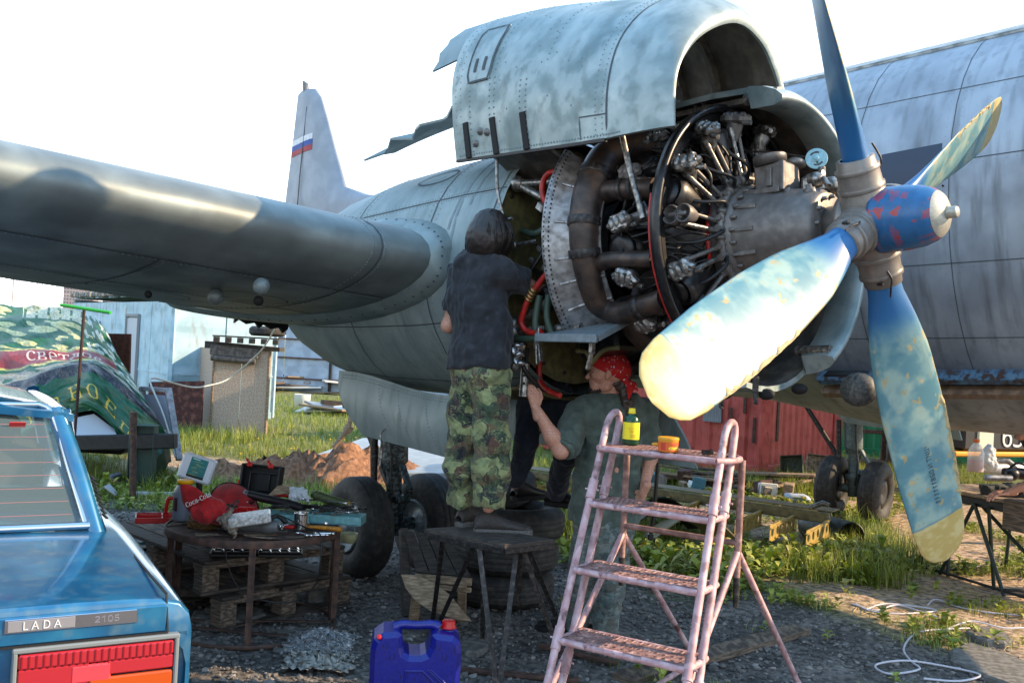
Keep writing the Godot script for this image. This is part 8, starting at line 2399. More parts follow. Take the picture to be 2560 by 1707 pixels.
	p = thing("crossbar_pole", "thin brown pole with a bright green crossbar standing before the tarpaulin", "pole", V(-4.676, 0, -10.846))
	org = p.position
	b = MB.new(); b.tube([loc(V(-4.333, 0.223, -10)), loc(V(-4.301, 1.918, -10))], .016, 8); obj("pole", b, mat(C(.20, .11, .095), .7), p)
	b = MB.new(); b.tube([loc(V(-4.539, 1.958, -10)), loc(V(-3.998, 1.905, -9.9))], .017, 8); obj("crossbar", b, mat(C(.16, .62, .16), .5), p)
	b = MB.new(); b.tube([loc(V(-4.342, 0.397, -10)), loc(V(-4.302, 0.29, -10)), loc(V(-4.033, 0.053, -9.9))], .014, 6); obj("green_stay", b, mat(C(.05, .24, .17), .5), p)
	p = thing("window_frame", "old grey wooden window frame leaning at the right end of the tarpaulin", "frame", V(-4.457, 0, -13.588))
	org = p.position
	for q in [[V(-4.379, 1.055, -11.9), V(-3.96, 1.068, -11.6)], [V(-3.961, 1.089, -11.6), V(-3.655, 0.318, -11.2)], [V(-4.38, 1.065, -11.9), V(-4.134, 0.431, -11.6)], [V(-4.204, 0.597, -11.7), V(-3.761, 0.578, -11.3)]]:
		b = MB.new(); b.bar(loc(q[0]), loc(q[1]), .07, .05, .005); obj("rail", b, mott([[.3, C(.36, .36, .37)], [.7, C(.58, .58, .60)]], .4, .85, 0, .014, 5, 175), p)
	b = MB.new(); b.shell([PackedVector3Array([loc(V(-4.321, 0.992, -11.85)), loc(V(-3.987, 1.006, -11.6))]), PackedVector3Array([loc(V(-4.18, 0.623, -11.7)), loc(V(-3.81, 0.621, -11.35))])], .01); obj("infill", b, mat(C(.50, .52, .58), .5), p)
	# litter at its foot
	for q in [[V(-3.663, 0.04, -10.421), "short length of white pipe lying in the weeds by the column", "pipe", 0], [V(-4.1, 0.03, -10.268), "bent white plastic offcut lying on the gravel near the tarpaulin", "plastic"  , 1], [V(-4.438, 0.06, -10.917), "grey plastic crate corner lying under the tarpaulin", "crate", 2]]:
		b = MB.new()
		if q[3] == 0: b.tube([V(-.22, 0, .05), V(.22, 0, -.05)], .035, 10)
		elif q[3] == 1: b.shell([PackedVector3Array([V(-.12, 0, .05), V(0, .10, .03), V(.13, .02, .04)]), PackedVector3Array([V(-.1, .03, -.05), V(.02, .12, -.06), V(.12, .03, -.05)])], .012)
		else: b.box(T(V(0, .0, 0)), V(.4, .05, .25), .01); b.box(T(V(.18, .05, 0)), V(.06, .12, .25), .01)
		var o := obj(["white_pipe", "plastic_offcut", "crate_piece"][q[3]], b, mat(C(.60, .60, .60) if q[3] < 2 else C(.38, .41, .46), .6)); o.position = q[0]; tag(o, q[1], q[2])

func build_back() -> void:
	# fence of pale sheets with dark posts and rusty rails
	var p := thing("fence", "pale blue grey sheet metal fence with dark posts and rusty rails", "fence", V(0, 0, -33))
	var fm := mott([[.3, C(.50, .56, .64)], [.7, C(.60, .66, .73)]], 3, .55, .2, .01, 4, 181)
	for k in 19:
		var b := MB.new(); b.box(T(V(-26.5 + k * 2.0, 1.05, -.06 + .02 * (k % 2))), V(1.98, 2.1, .02), .004); obj("panel", b, fm, p)
		b = MB.new(); b.box(T(V(-26.5 + k * 2.0 + .55, 1.05, .0)), V(.09, 2.16, .09), .01); obj("post", b, M.dark, p)
	for y in [.42, 1.1, 1.72]:
		var b := MB.new(); b.box(T(V(-8.5, y, .0)), V(38, .05, .05)); obj("rail", b, M.rust, p)
	# red container
	var c := V(3.96, 0, -15.44); var dl := V(-.80, 0, -.60); var dr := V(.60, 0, -.80)
	p = thing("container", "faded red corrugated steel container behind the near engine", "container", c)
	var rm := mott([[.25, C(.63, .27, .24)], [.5, C(.70, .31, .28)], [.8, C(.73, .36, .33)]], 2.2, .6, .1, .012, 6, 182)
	over(rm, C(.40, .17, .14), .9, .68, .95, .014, 5, 183, V(2, .5, 2))
	var b := MB.new(); corrugated(b, Transform3D(Basis(-dl, V(0, 1, 0), V(-.6, 0, .8)), dl * 4.3 + V(0, .16, 0)), 4.2, 2.3, .30, .036); obj("long_side", b, rm, p)
	b = MB.new(); corrugated(b, Transform3D(Basis(dr, V(0, 1, 0), V(.8, 0, .6)), dr * .1 + V(0, .16, 0)), 3.2, 2.3, .26, .036); obj("end_side", b, rm, p)
	for q in [[Vector3.ZERO, V(0, 2.6, 0)], [dl * 4.3, dl * 4.3 + V(0, 2.6, 0)], [dr * 3.35, dr * 3.35 + V(0, 2.6, 0)], [V(0, .09, 0), dl * 4.3 + V(0, .09, 0)], [V(0, .09, 0), dr * 3.35 + V(0, .09, 0)], [V(0, 2.52, 0), dl * 4.3 + V(0, 2.52, 0)], [V(0, 2.52, 0), dr * 3.35 + V(0, 2.52, 0)]]:
		b = MB.new(); b.bar(q[0], q[1], .16, .16, .012); obj("frame_beam", b, rm, p)
	b = MB.new(); b.shell([PackedVector3Array([V(0, 2.56, 0), dl * 4.3 + V(0, 2.56, 0)]), PackedVector3Array([dr * 3.35 + V(0, 2.56, 0), dl * 4.3 + dr * 3.35 + V(0, 2.56, 0)])], .04)
	b.quad(dl * 4.3, dl * 4.3 + V(0, 2.5, 0), dl * 4.3 + dr * 3.35 + V(0, 2.5, 0), dl * 4.3 + dr * 3.35); b.quad(dr * 3.35, dr * 3.35 + V(0, 2.5, 0), dl * 4.3 + dr * 3.35 + V(0, 2.5, 0), dl * 4.3 + dr * 3.35)
	obj("shell", b, rm, p)
	b = MB.new(); b.box(Transform3D(Basis(-dl, V(0, 1, 0), V(-.6, 0, .8)), dl * .86 + V(-.02, .98, .03)), V(.32, .42, .01), .002); obj("grey_plate", b, mott([[.4, C(.20, .22, .24)], [.6, C(.50, .53, .56)]], .5, .5, .3, .014, 5, 184, 0, V(5, .4, 5)), p)
	for q in [[.32, 1.2, .5], [.55, .9, .25], [.15, .7, .4]]:
		b = MB.new(); b.box(Transform3D(Basis(-dl, V(0, 1, 0), V(-.6, 0, .8)), dl * q[0] + V(-.01, q[1], .02)), V(.05, q[2], .02), .004); obj("bracket", b, M.rust, p)
	b = MB.new(); b.box(Transform3D(Basis(dr, V(0, 1, 0), V(.8, 0, .6)), dr * .5 + V(.02, .9, .0)), V(.09, .75, .02), .004); obj("bracket", b, M.rust, p)
	# green container further off
	p = thing("container", "bright green corrugated container further off behind the far landing gear", "container", V(6.2, 0, -20.5), -20)
	b = MB.new(); corrugated(b, T(V(0, .15, 0)), 6.0, 2.4, .28, .036); b.bar(V(0, .08, 0), V(6, .08, 0), .15, .15); b.bar(V(0, 2.55, 0), V(6, 2.55, 0), .12, .12); b.quad(V(0, 0, 0), V(0, 2.6, 0), V(0, 2.6, -2.4), V(0, 0, -2.4)); b.quad(V(0, 2.6, 0), V(6, 2.6, 0), V(6, 2.6, -2.4), V(0, 2.6, -2.4)); b.quad(V(6, 0, 0), V(6, 2.6, 0), V(6, 2.6, -2.4), V(6, 0, -2.4)); b.quad(V(0, 0, -2.4), V(0, 2.6, -2.4), V(6, 2.6, -2.4), V(6, 0, -2.4))
	obj("sides", b, mott([[.3, C(.03, .33, .20)], [.7, C(.05, .45, .28)]], 2, .55, 0, .012, 5, 185), p)
	# old winch before it
	p = thing("winch", "rusty old winch with a drum standing before the green container", "winch", V(6.906, 0, -18.037))
	b = MB.new()
	for q in [[V(-.55, .3, 0), V(.08, .6, .08)], [V(-.1, .3, 0), V(.08, .6, .08)], [V(-.32, .62, 0), V(.62, .07, .1)], [V(-.3, .06, 0), V(1.3, .1, .5)]]: b.box(T(q[0]), q[1], .01)
	b.tube([V(-.7, .72, 0), V(-.3, .80, 0), V(.05, .70, 0)], .05, 8); obj("frame", b, M.rust, p)
	b = MB.new(); b.lathe(along(V(.1, .35, 0), V(1, 0, .1)), [Vector2(-.12, 0), Vector2(-.12, .3), Vector2(-.06, .3), Vector2(-.06, .2), Vector2(.2, .2), Vector2(.2, .3), Vector2(.26, .3), Vector2(.26, 0)], 18); obj("drum", b, M.cast, p)
	# far fuselage with a black band, white figures and a yellow stripe
	p = thing("airplane_hull", "parked airplane hull with large white figures on black and a yellow stripe", "airplane", V(6.75, 0, -14.2), 24)
	b = MB.new(); b.lathe(along(V(-.3, .44, .1), V(1, -.02, 0)), [Vector2(0, 0), Vector2(.1, .05), Vector2(.6, .09), Vector2(4, .13), Vector2(4, 0)], 18); obj("tube", b, mat(C(.56, .56, .56), .4, .2), p)
	b = MB.new(); b.box(T(V(1.6, .88, -.1)), V(4.0, .40, .3), .03); obj("dark_band", b, mat(C(.10, .10, .10), .5), p)
	b = MB.new(); b.box(T(V(1.5, .63, -.08)), V(4.2, .07, .34), .02); obj("yellow_stripe", b, mat(C(.82, .55, .03), .5), p)
	b = MB.new(); b.box(T(V(.0, .88, -.08)), V(.32, .38, .32), .02); obj("pale_end", b, mat(C(.74, .74, .66), .5), p)
	var tm := obj("figures", text_mesh("636", .42, .01), mat(C(.80, .80, .78), .5), p); tm.position = V(.66, .88, .06)
	# towers, mast and trees at the horizon
	var hz := mat(C(.60, .55, .55), .9); var wn := mat(C(.38, .37, .40), .4)
	var tl := ["tallest pale apartment tower beyond the cabin roof, leftmost of three", "second pale apartment tower right of the tallest one", "lowest and rightmost apartment tower above the cabin roof"]
	for k in 3:
		p = thing("apartment_tower", tl[k], "building", [V(-182.198, 3.609, -420), V(-188.282, 3.635, -470), V(-192.863, 3.497, -500)][k] * V(1, 0, 1), 12, "apartment towers on the horizon")
		var w: float = [12.0, 8.5, 6.5][k]; var h2: float = [24.0, 22.0, 17.0][k]
		b = MB.new(); b.box(T(V(0, h2 * .5, 0)), V(w, h2, 10)); obj("walls", b, hz, p)
		b = MB.new(); b.box(T(V(-w * .2, h2 + .6, 0)), V(w * .4, 1.6, 5)); b.box(T(V(w * .28, h2 + .4, 0)), V(w * .2, 1.0, 4)); obj("roof_hut", b, hz, p)
		b = MB.new()
		for fy in int(h2 / 1.5):
			for fx in int(w / 1.15): b.box(T(V(-w * .5 + .7 + fx * 1.15, 1.0 + fy * 1.5, 5.0)), V(.55, .8, .12))
		kind(obj("windows", b, wn, p), "stuff")
	b = MB.new(); b.tube([V(-80.481, 0.471, -160), V(-80.369, 8.86, -160)], .12, 5); b.tube([V(-86.564, 7.133, -160), V(-82.305, 7.094, -170), V(-79.284, 7.355, -180)], .04, 4)
	tag(obj("mast", b, hz), "thin distant mast with a wire at the far left", "mast")
	for k in 16:
		var r := RandomNumberGenerator.new(); r.seed = 300 + k
		var x := -56.0 + k * 8.0 + r.randf_range(-3, 3); var d := r.randf_range(170, 230)
		p = thing("tree", "%s distant round green tree from the left beyond the fence" % ORD[k], "tree", V(x, 0, -d), r.randf() * 360, "trees on the horizon")
		b = MB.new(); b.tube([V(0, 0, 0), V(.1, 2.5, 0), V(0, 4.5, .2)], [.35, .25, .12], 6); obj("trunk", b, M.darkwood, p)
		b = MB.new()
		for q in 260:
			var dd := V(r.randfn(), r.randfn() * .8, r.randfn()).normalized() * pow(r.randf(), .4); var s := r.randf_range(.35, .7)
			var ctr := V(0, 4.3, 0) + dd * V(2.8, 2.2, 2.8) * (1.0 + .3 * sin(dd.x * 5 + k)); var e1 := V(r.randfn(), r.randfn(), r.randfn()).normalized() * s; var e2 := e1.cross(V(r.randfn(), r.randfn(), r.randfn())).normalized() * s
			b.tri(ctr - e1, ctr + e2, ctr + e1); b.tri(ctr - e1, ctr - e2, ctr + e1)
		obj("crown", b, common_green(), p)
	build_scrap()
func common_green() -> Material:
	if not M.has("leaf"): M.leaf = mat(C(.20, .27, .12), .8)
	return M.leaf

func build_scrap() -> void:
	# grey wing sheet behind the landing gear
	var pts := [V(-2.635, 0.16, -13.283), V(-2.365, 0.16, -16.361), V(-1.878, 0.16, -16.651), V(-0.765, 0.16, -14.976), V(0.175, 0.16, -13.826), V(-0.216, 0.16, -12.512), V(-1.379, 0.16, -12.19), V(-2.211, 0.16, -12.824)]
	var poly := PackedVector2Array()
	for q in pts: poly.append(Vector2(q.x, q.z))
	var b := MB.new(); b.prism(Transform3D(Basis(V(1, 0, 0), V(0, 0, 1), V(0, -1, 0)), V(0, .18, 0)), poly, .08, .012)
	tag(obj("metal_panel", b, mott([[.3, C(.44, .49, .53)], [.7, C(.54, .59, .63)]], 1.6, .5, .2, .012, 5, 191)), "pale grey detached wing panel lying in the grass behind the wheels", "wing panel")
	b = MB.new(); b.tube([V(-2.114, 0.439, -12.2), V(-1.94, 0.677, -12.2), V(-1.917, 0.839, -12.2)], .03, 8); b.tube([V(-1.965, 0.639, -12.2), V(-1.926, 0.716, -12.2)], .055, 8)
	tag(obj("wooden_shaft", b, M.palewood), "wooden tool shaft with a dark wrapping standing by the earth heap", "tool handle")
	# yellow ribbed wing frame
	var p := thing("ribbed_frame", "olive and yellow ribbed airplane wing frame lying in the weeds", "wing frame", V(2.66, 0, -11.197))
	org = p.position
	var a := loc(V(0.102, 0.32, -11.661)); var e := loc(V(3.127, 0.3, -9.569))
	var om := mott([[.3, C(.30, .27, .16)], [.7, C(.45, .41, .27)]], .5, .6, .1, .014, 5, 192)
	b = MB.new(); b.bar(a, e, .05, .10, .006); b.bar(a + V(.1, .06, -.12), e + V(.1, .06, -.12), .26, .012, .003); obj("spar", b, om, p)
	b = MB.new(); b.shell([PackedVector3Array([loc(V(1.875, 0.3, -10.694)), loc(V(3.216, 0.28, -9.842))]), PackedVector3Array([loc(V(1.896, 0.29, -10.486)), loc(V(3.14, 0.275, -9.671))])], .01); obj("skin_strip", b, mat(C(.50, .46, .34), .55), p)
	var rib := loc(V(2.825, 0.03, -9.585)) - loc(V(3.436, 0.1, -10.577)); rib.y = 0
	var ym := mott([[.3, C(.46, .38, .14)], [.7, C(.66, .56, .28)]], .4, .6, 0, .014, 5, 193)
	var rd := rib.normalized()
	for k in 12:
		var f := k / 11.0
		b = MB.new()
		var o := a.lerp(e, f) + V(0, -.03, 0)
		var L := .80
		# plate with real lightening holes, standing on edge
		b.pierced(Transform3D(Basis(rd, rd.cross(V(0, 1, 0)) * -1.0, V(0, -1, 0)), o + rd * L * .5 + V(0, -.06, 0)), 5, 1, L / 5, .15, .042, .014)
		b.bar(o + V(0, .02, 0), o + rd * L + V(0, -.02, 0), .03, .008); b.bar(o + V(0, -.13, 0), o + rd * L + V(0, -.13, 0), .03, .008)
		obj("rib", b, ym, p)
	b = MB.new(); b.tube([e + V(-.2, .1, .05), e + V(-.1, .16, .1), e + V(-.05, .14, .12)], .025, 8); obj("fitting", b, M.steel, p)
	# open dark green drop tank beside it, curved dark sheets at its left
	b = MB.new(); b.lathe(along(V(3.242, 0.1, -9.965), V(3.562, 0.1, -9.824) - V(3.344, 0.12, -10.433)), [Vector2(-.35, .10), Vector2(-.2, .16), Vector2(.35, .18), Vector2(.35, .165), Vector2(-.2, .145)], 22)
	tag(obj("drop_tank", b, mott([[.3, C(.12, .15, .14)], [.7, C(.24, .28, .26)]], .5, .5, .2, .014, 5, 194)), "dark green open ended metal tank lying at the right end of the wing frame", "tank")
	for k in 3:
		var rows := []
		for i in 8:
			var f := i / 7.0
			var c := [V(1.451, 0.1, -9.604), V(1.636, 0.1, -9.211), V(1.45, 0.1, -10.224)][k] as Vector3
			rows.append(PackedVector3Array([c + V(-.35 + .7 * f, .20 * sin(f * PI) + .02 - .05 * k, -.15 + .1 * f), c + V(-.25 + .7 * f, .25 * sin(f * PI * .9) + .02, .18 + .12 * f)]))
		b = MB.new(); b.shell(rows, .012)
		tag(obj("curved_sheet", b, [M.hose, mat(C(.40, .38, .29), .6), mat(C(.09, .10, .10), .35)][k]), ["black curved cowl sheet lying behind the ladder", "beige bent metal sheet lying in front of the black one", "glossy dark curved panel lying left behind the ladder"][k], "sheet metal")
	b = MB.new(); b.tube([V(1.136, 1.481, -7.4), V(1.13, 1.109, -7.4), V(1.118, 0.592, -7.4), V(1.101, 0.423, -7.4)], .016, 8); b.box(T(V(1.101, 0.423, -7.4)), V(.04, .05, .04), .006)
	tag(obj("black_strut", b, mat(C(.035, .035, .04), .35)), "thin black prop standing under the cowling behind the ladder", "strut")
	# planks and litter before the red container
	for k in 16:
		p = thing("plank", "%s weathered plank from the left on the scrap heap before the red container" % ORD[k], "plank", V(2.063, 0, -13.878) + V(k * .135 + rnd(-.2, .2), .05 + .05 * (k % 4), rnd(-.7, .5)), rnd(-50, 50), "planks on the scrap heap")
		b = MB.new(); b.box(T(Vector3.ZERO, V(rnd(-8, 8), 0, rnd(-9, 9))), V(rnd(.7, 1.7), .03, rnd(.07, .16)), .003); obj("board", b, [M.wood, M.darkwood, M.palewood][k % 3], p)
	for k in 12:
		b = MB.new()
		var s := V(rnd(.08, .25), rnd(.05, .2), rnd(.08, .2))
		b.box(T(V(0, s.y * .5, 0), V(rnd(-15, 15), 0, rnd(-15, 15))), s, .01)
		var o := obj("scrap_piece", b, [M.white, M.black, M.cast, M.bluepaint, M.rust, M.palewood][k % 6]); o.position = V(1.964, 0.04, -13.197) + V(rnd(0, 2.2), 0, rnd(-.5, .4)); o.rotation_degrees.y = rnd(0, 180)
		tag(o, "%s lying among the planks before the red container" % ["white scrap box", "black box", "grey metal box", "blue scrap piece", "rusty block", "pale wooden block", "small white lump", "small black box", "flat cast block", "blue lump", "rusty chunk", "short pale wood offcut"][k], "scrap")
	for k in 2:
		p = thing("steel_tray", ["rusty green steel tray leaning left against the container end", "pale rusty steel tray leaning right beside the far wheels"][k], "tray", [V(4.142, 0, -14.332), V(4.561, 0, -14.68)][k], [-25, -10][k])
		b = MB.new()
		for q in [[V(0, .22, 0), V(.30, .44, .012)], [V(-.15, .22, .05), V(.012, .44, .10)], [V(.15, .22, .05), V(.012, .44, .10)], [V(0, .44, .05), V(.31, .012, .10)]]: b.box(T(Vector3.ZERO, V(-18, 0, [8, -4][k])) * T(q[0]), q[1], .003)
		obj("sheet", b, mott([[.35, C(.26, .15, .11)], [.6, [C(.24, .28, .22), C(.58, .54, .48)][k]]], .4, .7, .2, .014, 6, 195 + k), p)
	b = MB.new(); b.lathe(along(V(3.694, 0.06, -12.601), V(1, 0, .2)), [Vector2(-.15, 0), Vector2(-.15, .07), Vector2(-.06, .075), Vector2(-.055, .07), Vector2(.08, .075), Vector2(.14, .05), Vector2(.17, .02), Vector2(.17, 0)], 18)
	tag(obj("white_bottle", b, mat(C(.66, .70, .78), .4)), "white plastic bottle lying on the soil before the far wheels", "bottle")
	# boards, bucket and junk near the fence on the left
	for k in 9:
		p = thing("board", "%s board, counted from the bottom, of the heap by the fence" % ORD[k], "board", V(-6.84, 0, -32.739) + V(rnd(-2.2, 1.8), .06 + .05 * k, rnd(-1.5, 1)), rnd(-30, 30), "boards heaped by the fence")
		b = MB.new(); b.box(T(Vector3.ZERO, V(rnd(-4, 4), 0, rnd(-5, 5))), V(rnd(1.5, 3.6), .05, rnd(.3, 1.0)), .005); obj("sheet", b, [M.wood, M.white, M.dark, M.palewood, M.tin][k % 5], p)
	for k in 6:
		b = MB.new(); b.box(T(V(0, .1, 0), V(rnd(-10, 10), 0, rnd(-14, 14))), [V(1.6, .04, .9), V(1.2, .05, .8), V(.5, .5, .5), V(.7, .3, .5), V(1.4, .06, .7), V(.3, 1.1, .3)][k], .01)
		var o := obj("junk_piece", b, [M.white, M.palewood, M.rust, M.darkwood, M.tin, M.rust][k]); o.position = V(-4.357, 0.05, -23.687) + V(rnd(-.6, 1.2), 0, rnd(-.8, 1)); o.rotation_degrees.y = rnd(-40, 40)
		tag(o, ["white sheet lying on the junk pile left of the wheel door", "pale board lying on the junk pile left of the wheel door", "rusty box on the junk pile in the grass", "dark wooden crate on the junk pile in the grass", "grey tin sheet on the junk pile in the grass", "rusty post standing in the junk pile"][k], "junk")
	b = MB.new(); b.lathe(T(), [Vector2(0, 0), Vector2(0, .19), Vector2(.36, .21), Vector2(.36, .19), Vector2(.05, .17), Vector2(.05, 0)], 16)
	var bk := obj("bucket", b, M.white); bk.position = V(-5.173, 0, -25.026); tag(bk, "white plastic bucket standing in the grass near the fence", "bucket")
	# trestle table at the right with its load
	var t0 := V(3.718, 0.76, -8.808)
	p = thing("trestle_table", "plank topped trestle table on green steel legs at the right edge", "table", V(t0.x, 0, t0.z))
	var u := V(.34, 0, .94); var w := V(.94, 0, -.34)
	for k in 8:
		b = MB.new(); b.bar(u * -.05 + w * (.07 + k * .142) + V(0, .745, 0), u * 1.7 + w * (.07 + k * .142) + V(0, .745, 0), .136, .03, .003); obj("plank", b, M.wood if k % 3 else M.palewood, p)
	b = MB.new(); b.bar(u * 0.0 + w * .05 + V(0, .69, 0), u * 1.7 + w * .05 + V(0, .69, 0), .05, .07, .004); b.bar(w * 1.1 + V(0, .69, 0), u * 1.7 + w * 1.1 + V(0, .69, 0), .05, .07, .004); obj("bearer", b, M.dark, p)
	b = MB.new(); b.box(Transform3D(Basis(w, V(0, 1, 0), -u), u * 1.05 + w * -.02 + V(0, .66, 0)), V(.09, .24, .30), .008); obj("end_block", b, M.wood, p)
	var gm := mat(C(.06, .13, .09), .5)
	for q in [[V(.02, .66, .03), V(.0, 0, -.05)], [u * .55, u * .2], [u * .55, u * .9], [u * .7, u * .7 + w * .1], [u * .30, u * .30], [u * 1.2, u * 1.2], [w * .9 + u * .1, w * .9 + u * .05], [w * .9 + u * .9, w * .9 + u * 1.2], [w * .9 + u * .8, w * .9 + u * .4], [u * .5 + w * .1, u * 1.3 + w * .3]]:
		b = MB.new(); b.tube([V(q[0].x, .68, q[0].z), V(q[1].x, .0, q[1].z)], .016, 8); obj("leg", b, gm, p)
	for q in [[V(.0, .04, 0), u * 1.2 + V(0, .04, 0)], [u * .2 + V(0, .04, 0), w * .9 + V(0, .04, 0)], [u * .9 + V(0, .05, 0), w * .9 + u * 1.2 + V(0, .05, 0)]]:
		b = MB.new(); b.tube(q, .012, 6); obj("foot_bar", b, M.dark, p)
	p = thing("plastic_bottle", "clear plastic bottle half full of red liquid with orange cap on the trestle table", "bottle", V(4.766, 0.765, -10.137))
	b = MB.new()
	var prof := [Vector2(0, 0), Vector2(0, .075), Vector2(.01, .08), Vector2(.20, .08), Vector2(.27, .045), Vector2(.29, .025), Vector2(.31, .024)]
	b.lathe(T(), prof, 20)
	var cl := mat(Color(.92, .90, .86, .42), .3); cl.transparency = BaseMaterial3D.TRANSPARENCY_ALPHA; obj("shell", b, cl, p)
	b = MB.new(); b.lathe(T(), [Vector2(.004, 0), Vector2(.004, .076), Vector2(.125, .076), Vector2(.125, 0)], 20); obj("red_liquid", b, mat(C(.60, .06, .12), .2), p)
	b = MB.new(); b.lathe(T(V(0, .30, 0)), [Vector2(0, 0), Vector2(0, .03), Vector2(.03, .03), Vector2(.03, 0)], 16); obj("cap", b, mat(C(.85, .36, .03), .5), p)
	b = blob([[V(0, .08, 0), V(.02, .20, 0), .075, .06], [V(.05, .05, .02), V(.03, .12, 0), .06, .05]], .012, .03, .02, 18.0, 41)
	var o2 := obj("white_bag", b, mat(C(.74, .75, .75), .7)); o2.position = V(5.024, 0.765, -10.435); tag(o2, "white plastic bag standing beside the bottle of red liquid", "bag")
	for q in [["steel_pipe", "grey steel pipe lying across the planks of the trestle table", [V(-.12, .035, .02), V(.14, .035, -.02)], .032, V(4.575, 0.765, -9.29), M.tin], ["black_pump", "black pump with hoses lying at the right of the trestle table", [V(-.12, .07, 0), V(0, .08, 0), V(.3, .06, 0)], .055, V(4.805, 0.765, -9.383), M.black], ["black_bar", "black square bar lying on the near corner of the trestle table", [V(-.16, .03, -.02), V(.18, .03, .05)], .022, V(4.223, 0.765, -8.529), M.hose], ["grey_bracket", "dull grey curved bracket behind the steel pipe on the table", [V(-.14, .03, 0), V(-.05, .10, 0), V(.08, .10, 0), V(.16, .04, 0)], .03, V(5.162, 0.765, -10.421), M.tin]]:
		b = MB.new(); b.tube(q[2], q[3], 12)
		if q[0] == "black_pump": b.ball(V(-.06, .07, .03), V(.07, .06, .06), 10, 6); b.tube(curve([V(-.1, .1, 0), V(.0, .18, .02), V(.12, .12, .04)], 4), .012, 6)
		var o := obj(q[0], b, q[5]); o.position = q[4]; tag(o, q[1], q[0].split("_")[1])
	b = blob([[V(-.18, .03, 0), V(.1, .05, .0), .05, .06], [V(.1, .05, 0), V(.22, -.03, .12), .05, .04], [V(-.05, .05, -.05), V(.05, .06, .05), .05, .05]], .014, .04, .03, 12.0, 42)
	o2 = obj("dark_cloth", b, cloth(C(.17, .19, .18), 196)); o2.position = V(4.185, 0.755, -8.279); tag(o2, "dark green cloth hanging over the near corner of the trestle table", "cloth")
	for k in 3:
		o2 = obj("tyre", tyre_mesh(.55, .16, .17), M.rubber); o2.position = V(7.975, 0, -17.24) * V(1.35, 0, 1.35) + V(0, .09 + k * .16, 0); tag(o2, ["lowest pale dusty tyre of the pile behind the red bottle", "middle tyre of the dusty pile behind the red bottle", "topmost tyre of the dusty pile behind the red bottle"][k], "tyre", "dusty tyre pile behind the trestle table")
	# on the gravel in front: plank, white cables, plastic film, slabs, litter
	b = MB.new(); b.bar(V(0.683, 0.022, -5.353), V(1.989, 0.022, -6.553), .15, .042, .004); tag(obj("plank", b, M.wood), "grey weathered plank lying on the gravel under the ladder", "plank")
	var wc := mat(C(.72, .71, .74), .5)
	for q in [[[V(2.597, 0.02, -7.353), V(2.715, 0.02, -7.192), V(2.93, 0.03, -7.346), V(3.065, 0.02, -7.204), V(3.16, 0.02, -6.991), V(3.277, 0.02, -6.849), V(3.117, 0.03, -6.761), V(2.793, 0.03, -6.616), V(2.555, 0.02, -6.267), V(2.486, 0.02, -5.991), V(2.47, 0.02, -5.825), V(2.249, 0.02, -5.71), V(2.231, 0.02, -5.865), V(2.444, 0.03, -5.952), V(2.682, 0.02, -5.901), V(2.804, 0.02, -5.778), V(2.617, 0.02, -5.642), V(2.426, 0.02, -5.655)], "long white cable snaking over the gravel at the lower right"], [[V(3.195, 0.02, -7.44), V(3.345, 0.02, -7.641), V(3.42, 0.02, -7.436), V(3.587, 0.02, -7.31), V(3.831, 0.02, -7.274)], "short white cable lying on the soil at the right edge"], [[V(2.631, 0.02, -7.36), V(2.671, 0.02, -7.16), V(2.879, 0.02, -7.13), V(3.196, 0.02, -7.291), V(2.876, 0.03, -7.372), V(2.656, 0.02, -7.205)], "small loop of white cable by the edge of the gravel"], [[V(3.023, 0.02, -6.747), V(3.289, 0.04, -6.942), V(3.475, 0.02, -6.886), V(3.648, 0.02, -6.92)], "white cable end beside the pale slabs at the right"]]:
		b = MB.new(); b.tube(curve(q[0], 6), .0065, 6); tag(obj("white_cable", b, wc), q[1], "cable")
	var pf := mat(Color(.88, .90, .92, .12), .12); pf.transparency = BaseMaterial3D.TRANSPARENCY_ALPHA
	var fn := noise(6.0, 4, FastNoiseLite.TYPE_SIMPLEX_SMOOTH, 197)
	var c0 := V(-0.994, 0, -5.658)
	for k in 2:
		var rows := []
		for i in 30:
			var r := PackedVector3Array()
			for j in 30:
				var x: float = (i / 29.0 - .5) * [.38, .36][k]; var z: float = (j / 29.0 - .5) * [.42, .26][k]; var e2: float = 1.0 - clampf(Vector2(x / .25, z / .22).length(), 0, 1)
				r.append(V(x + .05 * fn.get_noise_2d(x * 4 + 9 * k, z * 4), .02 + e2 * .05 * (1 - .4 * k) + .07 * absf(fn.get_noise_2d(x * 2.5, z * 2.5 + k)) * (.4 + e2), z + .05 * fn.get_noise_2d(z * 4, x * 4 + 5)))
			rows.append(r)
		b = MB.new(); b.grid(rows)
		o2 = obj(["plastic_film", "paper_wrapper"][k], b, pf if k == 0 else mott([[.4, C(.34, .32, .28)], [.6, C(.66, .65, .62)]], .2, .6, 0, .014, 5, 198)); o2.position = c0 + [V(0, 0, -.05), V(.06, 0, .32)][k]
		tag(o2, ["crumpled clear plastic film lying on the gravel by the table", "dirty white crumpled wrapper lying in front of the plastic film"][k], "litter")
	for q in [[V(-2.012, 0, -6.696), V(.34, .08, .26), "flat grey concrete chunk on the gravel by the table leg"], [V(-1.67, 0, -6.166), V(.5, .05, .4), "large cracked concrete slab lying under the round table"], [V(-1.175, 0, -6.757), V(.34, .12, .16), "concrete block lying behind the right table leg"], [V(-1.744, 0.02, -6.229), V(.2, .06, .12), "pale broken stone under the round table"], [V(3.267, 0, -6.607), V(.4, .06, .3), "pale flat slab at the lower right among the weeds"], [V(3.01, 0, -5.937), V(.9, .05, .5), "broad worn slab at the lower right corner"], [V(-0.122, 0, -5.813), V(.3, .05, .2), "dark flat stone behind the blue canister"]]:
		b = MB.new()
		var pl := PackedVector2Array()
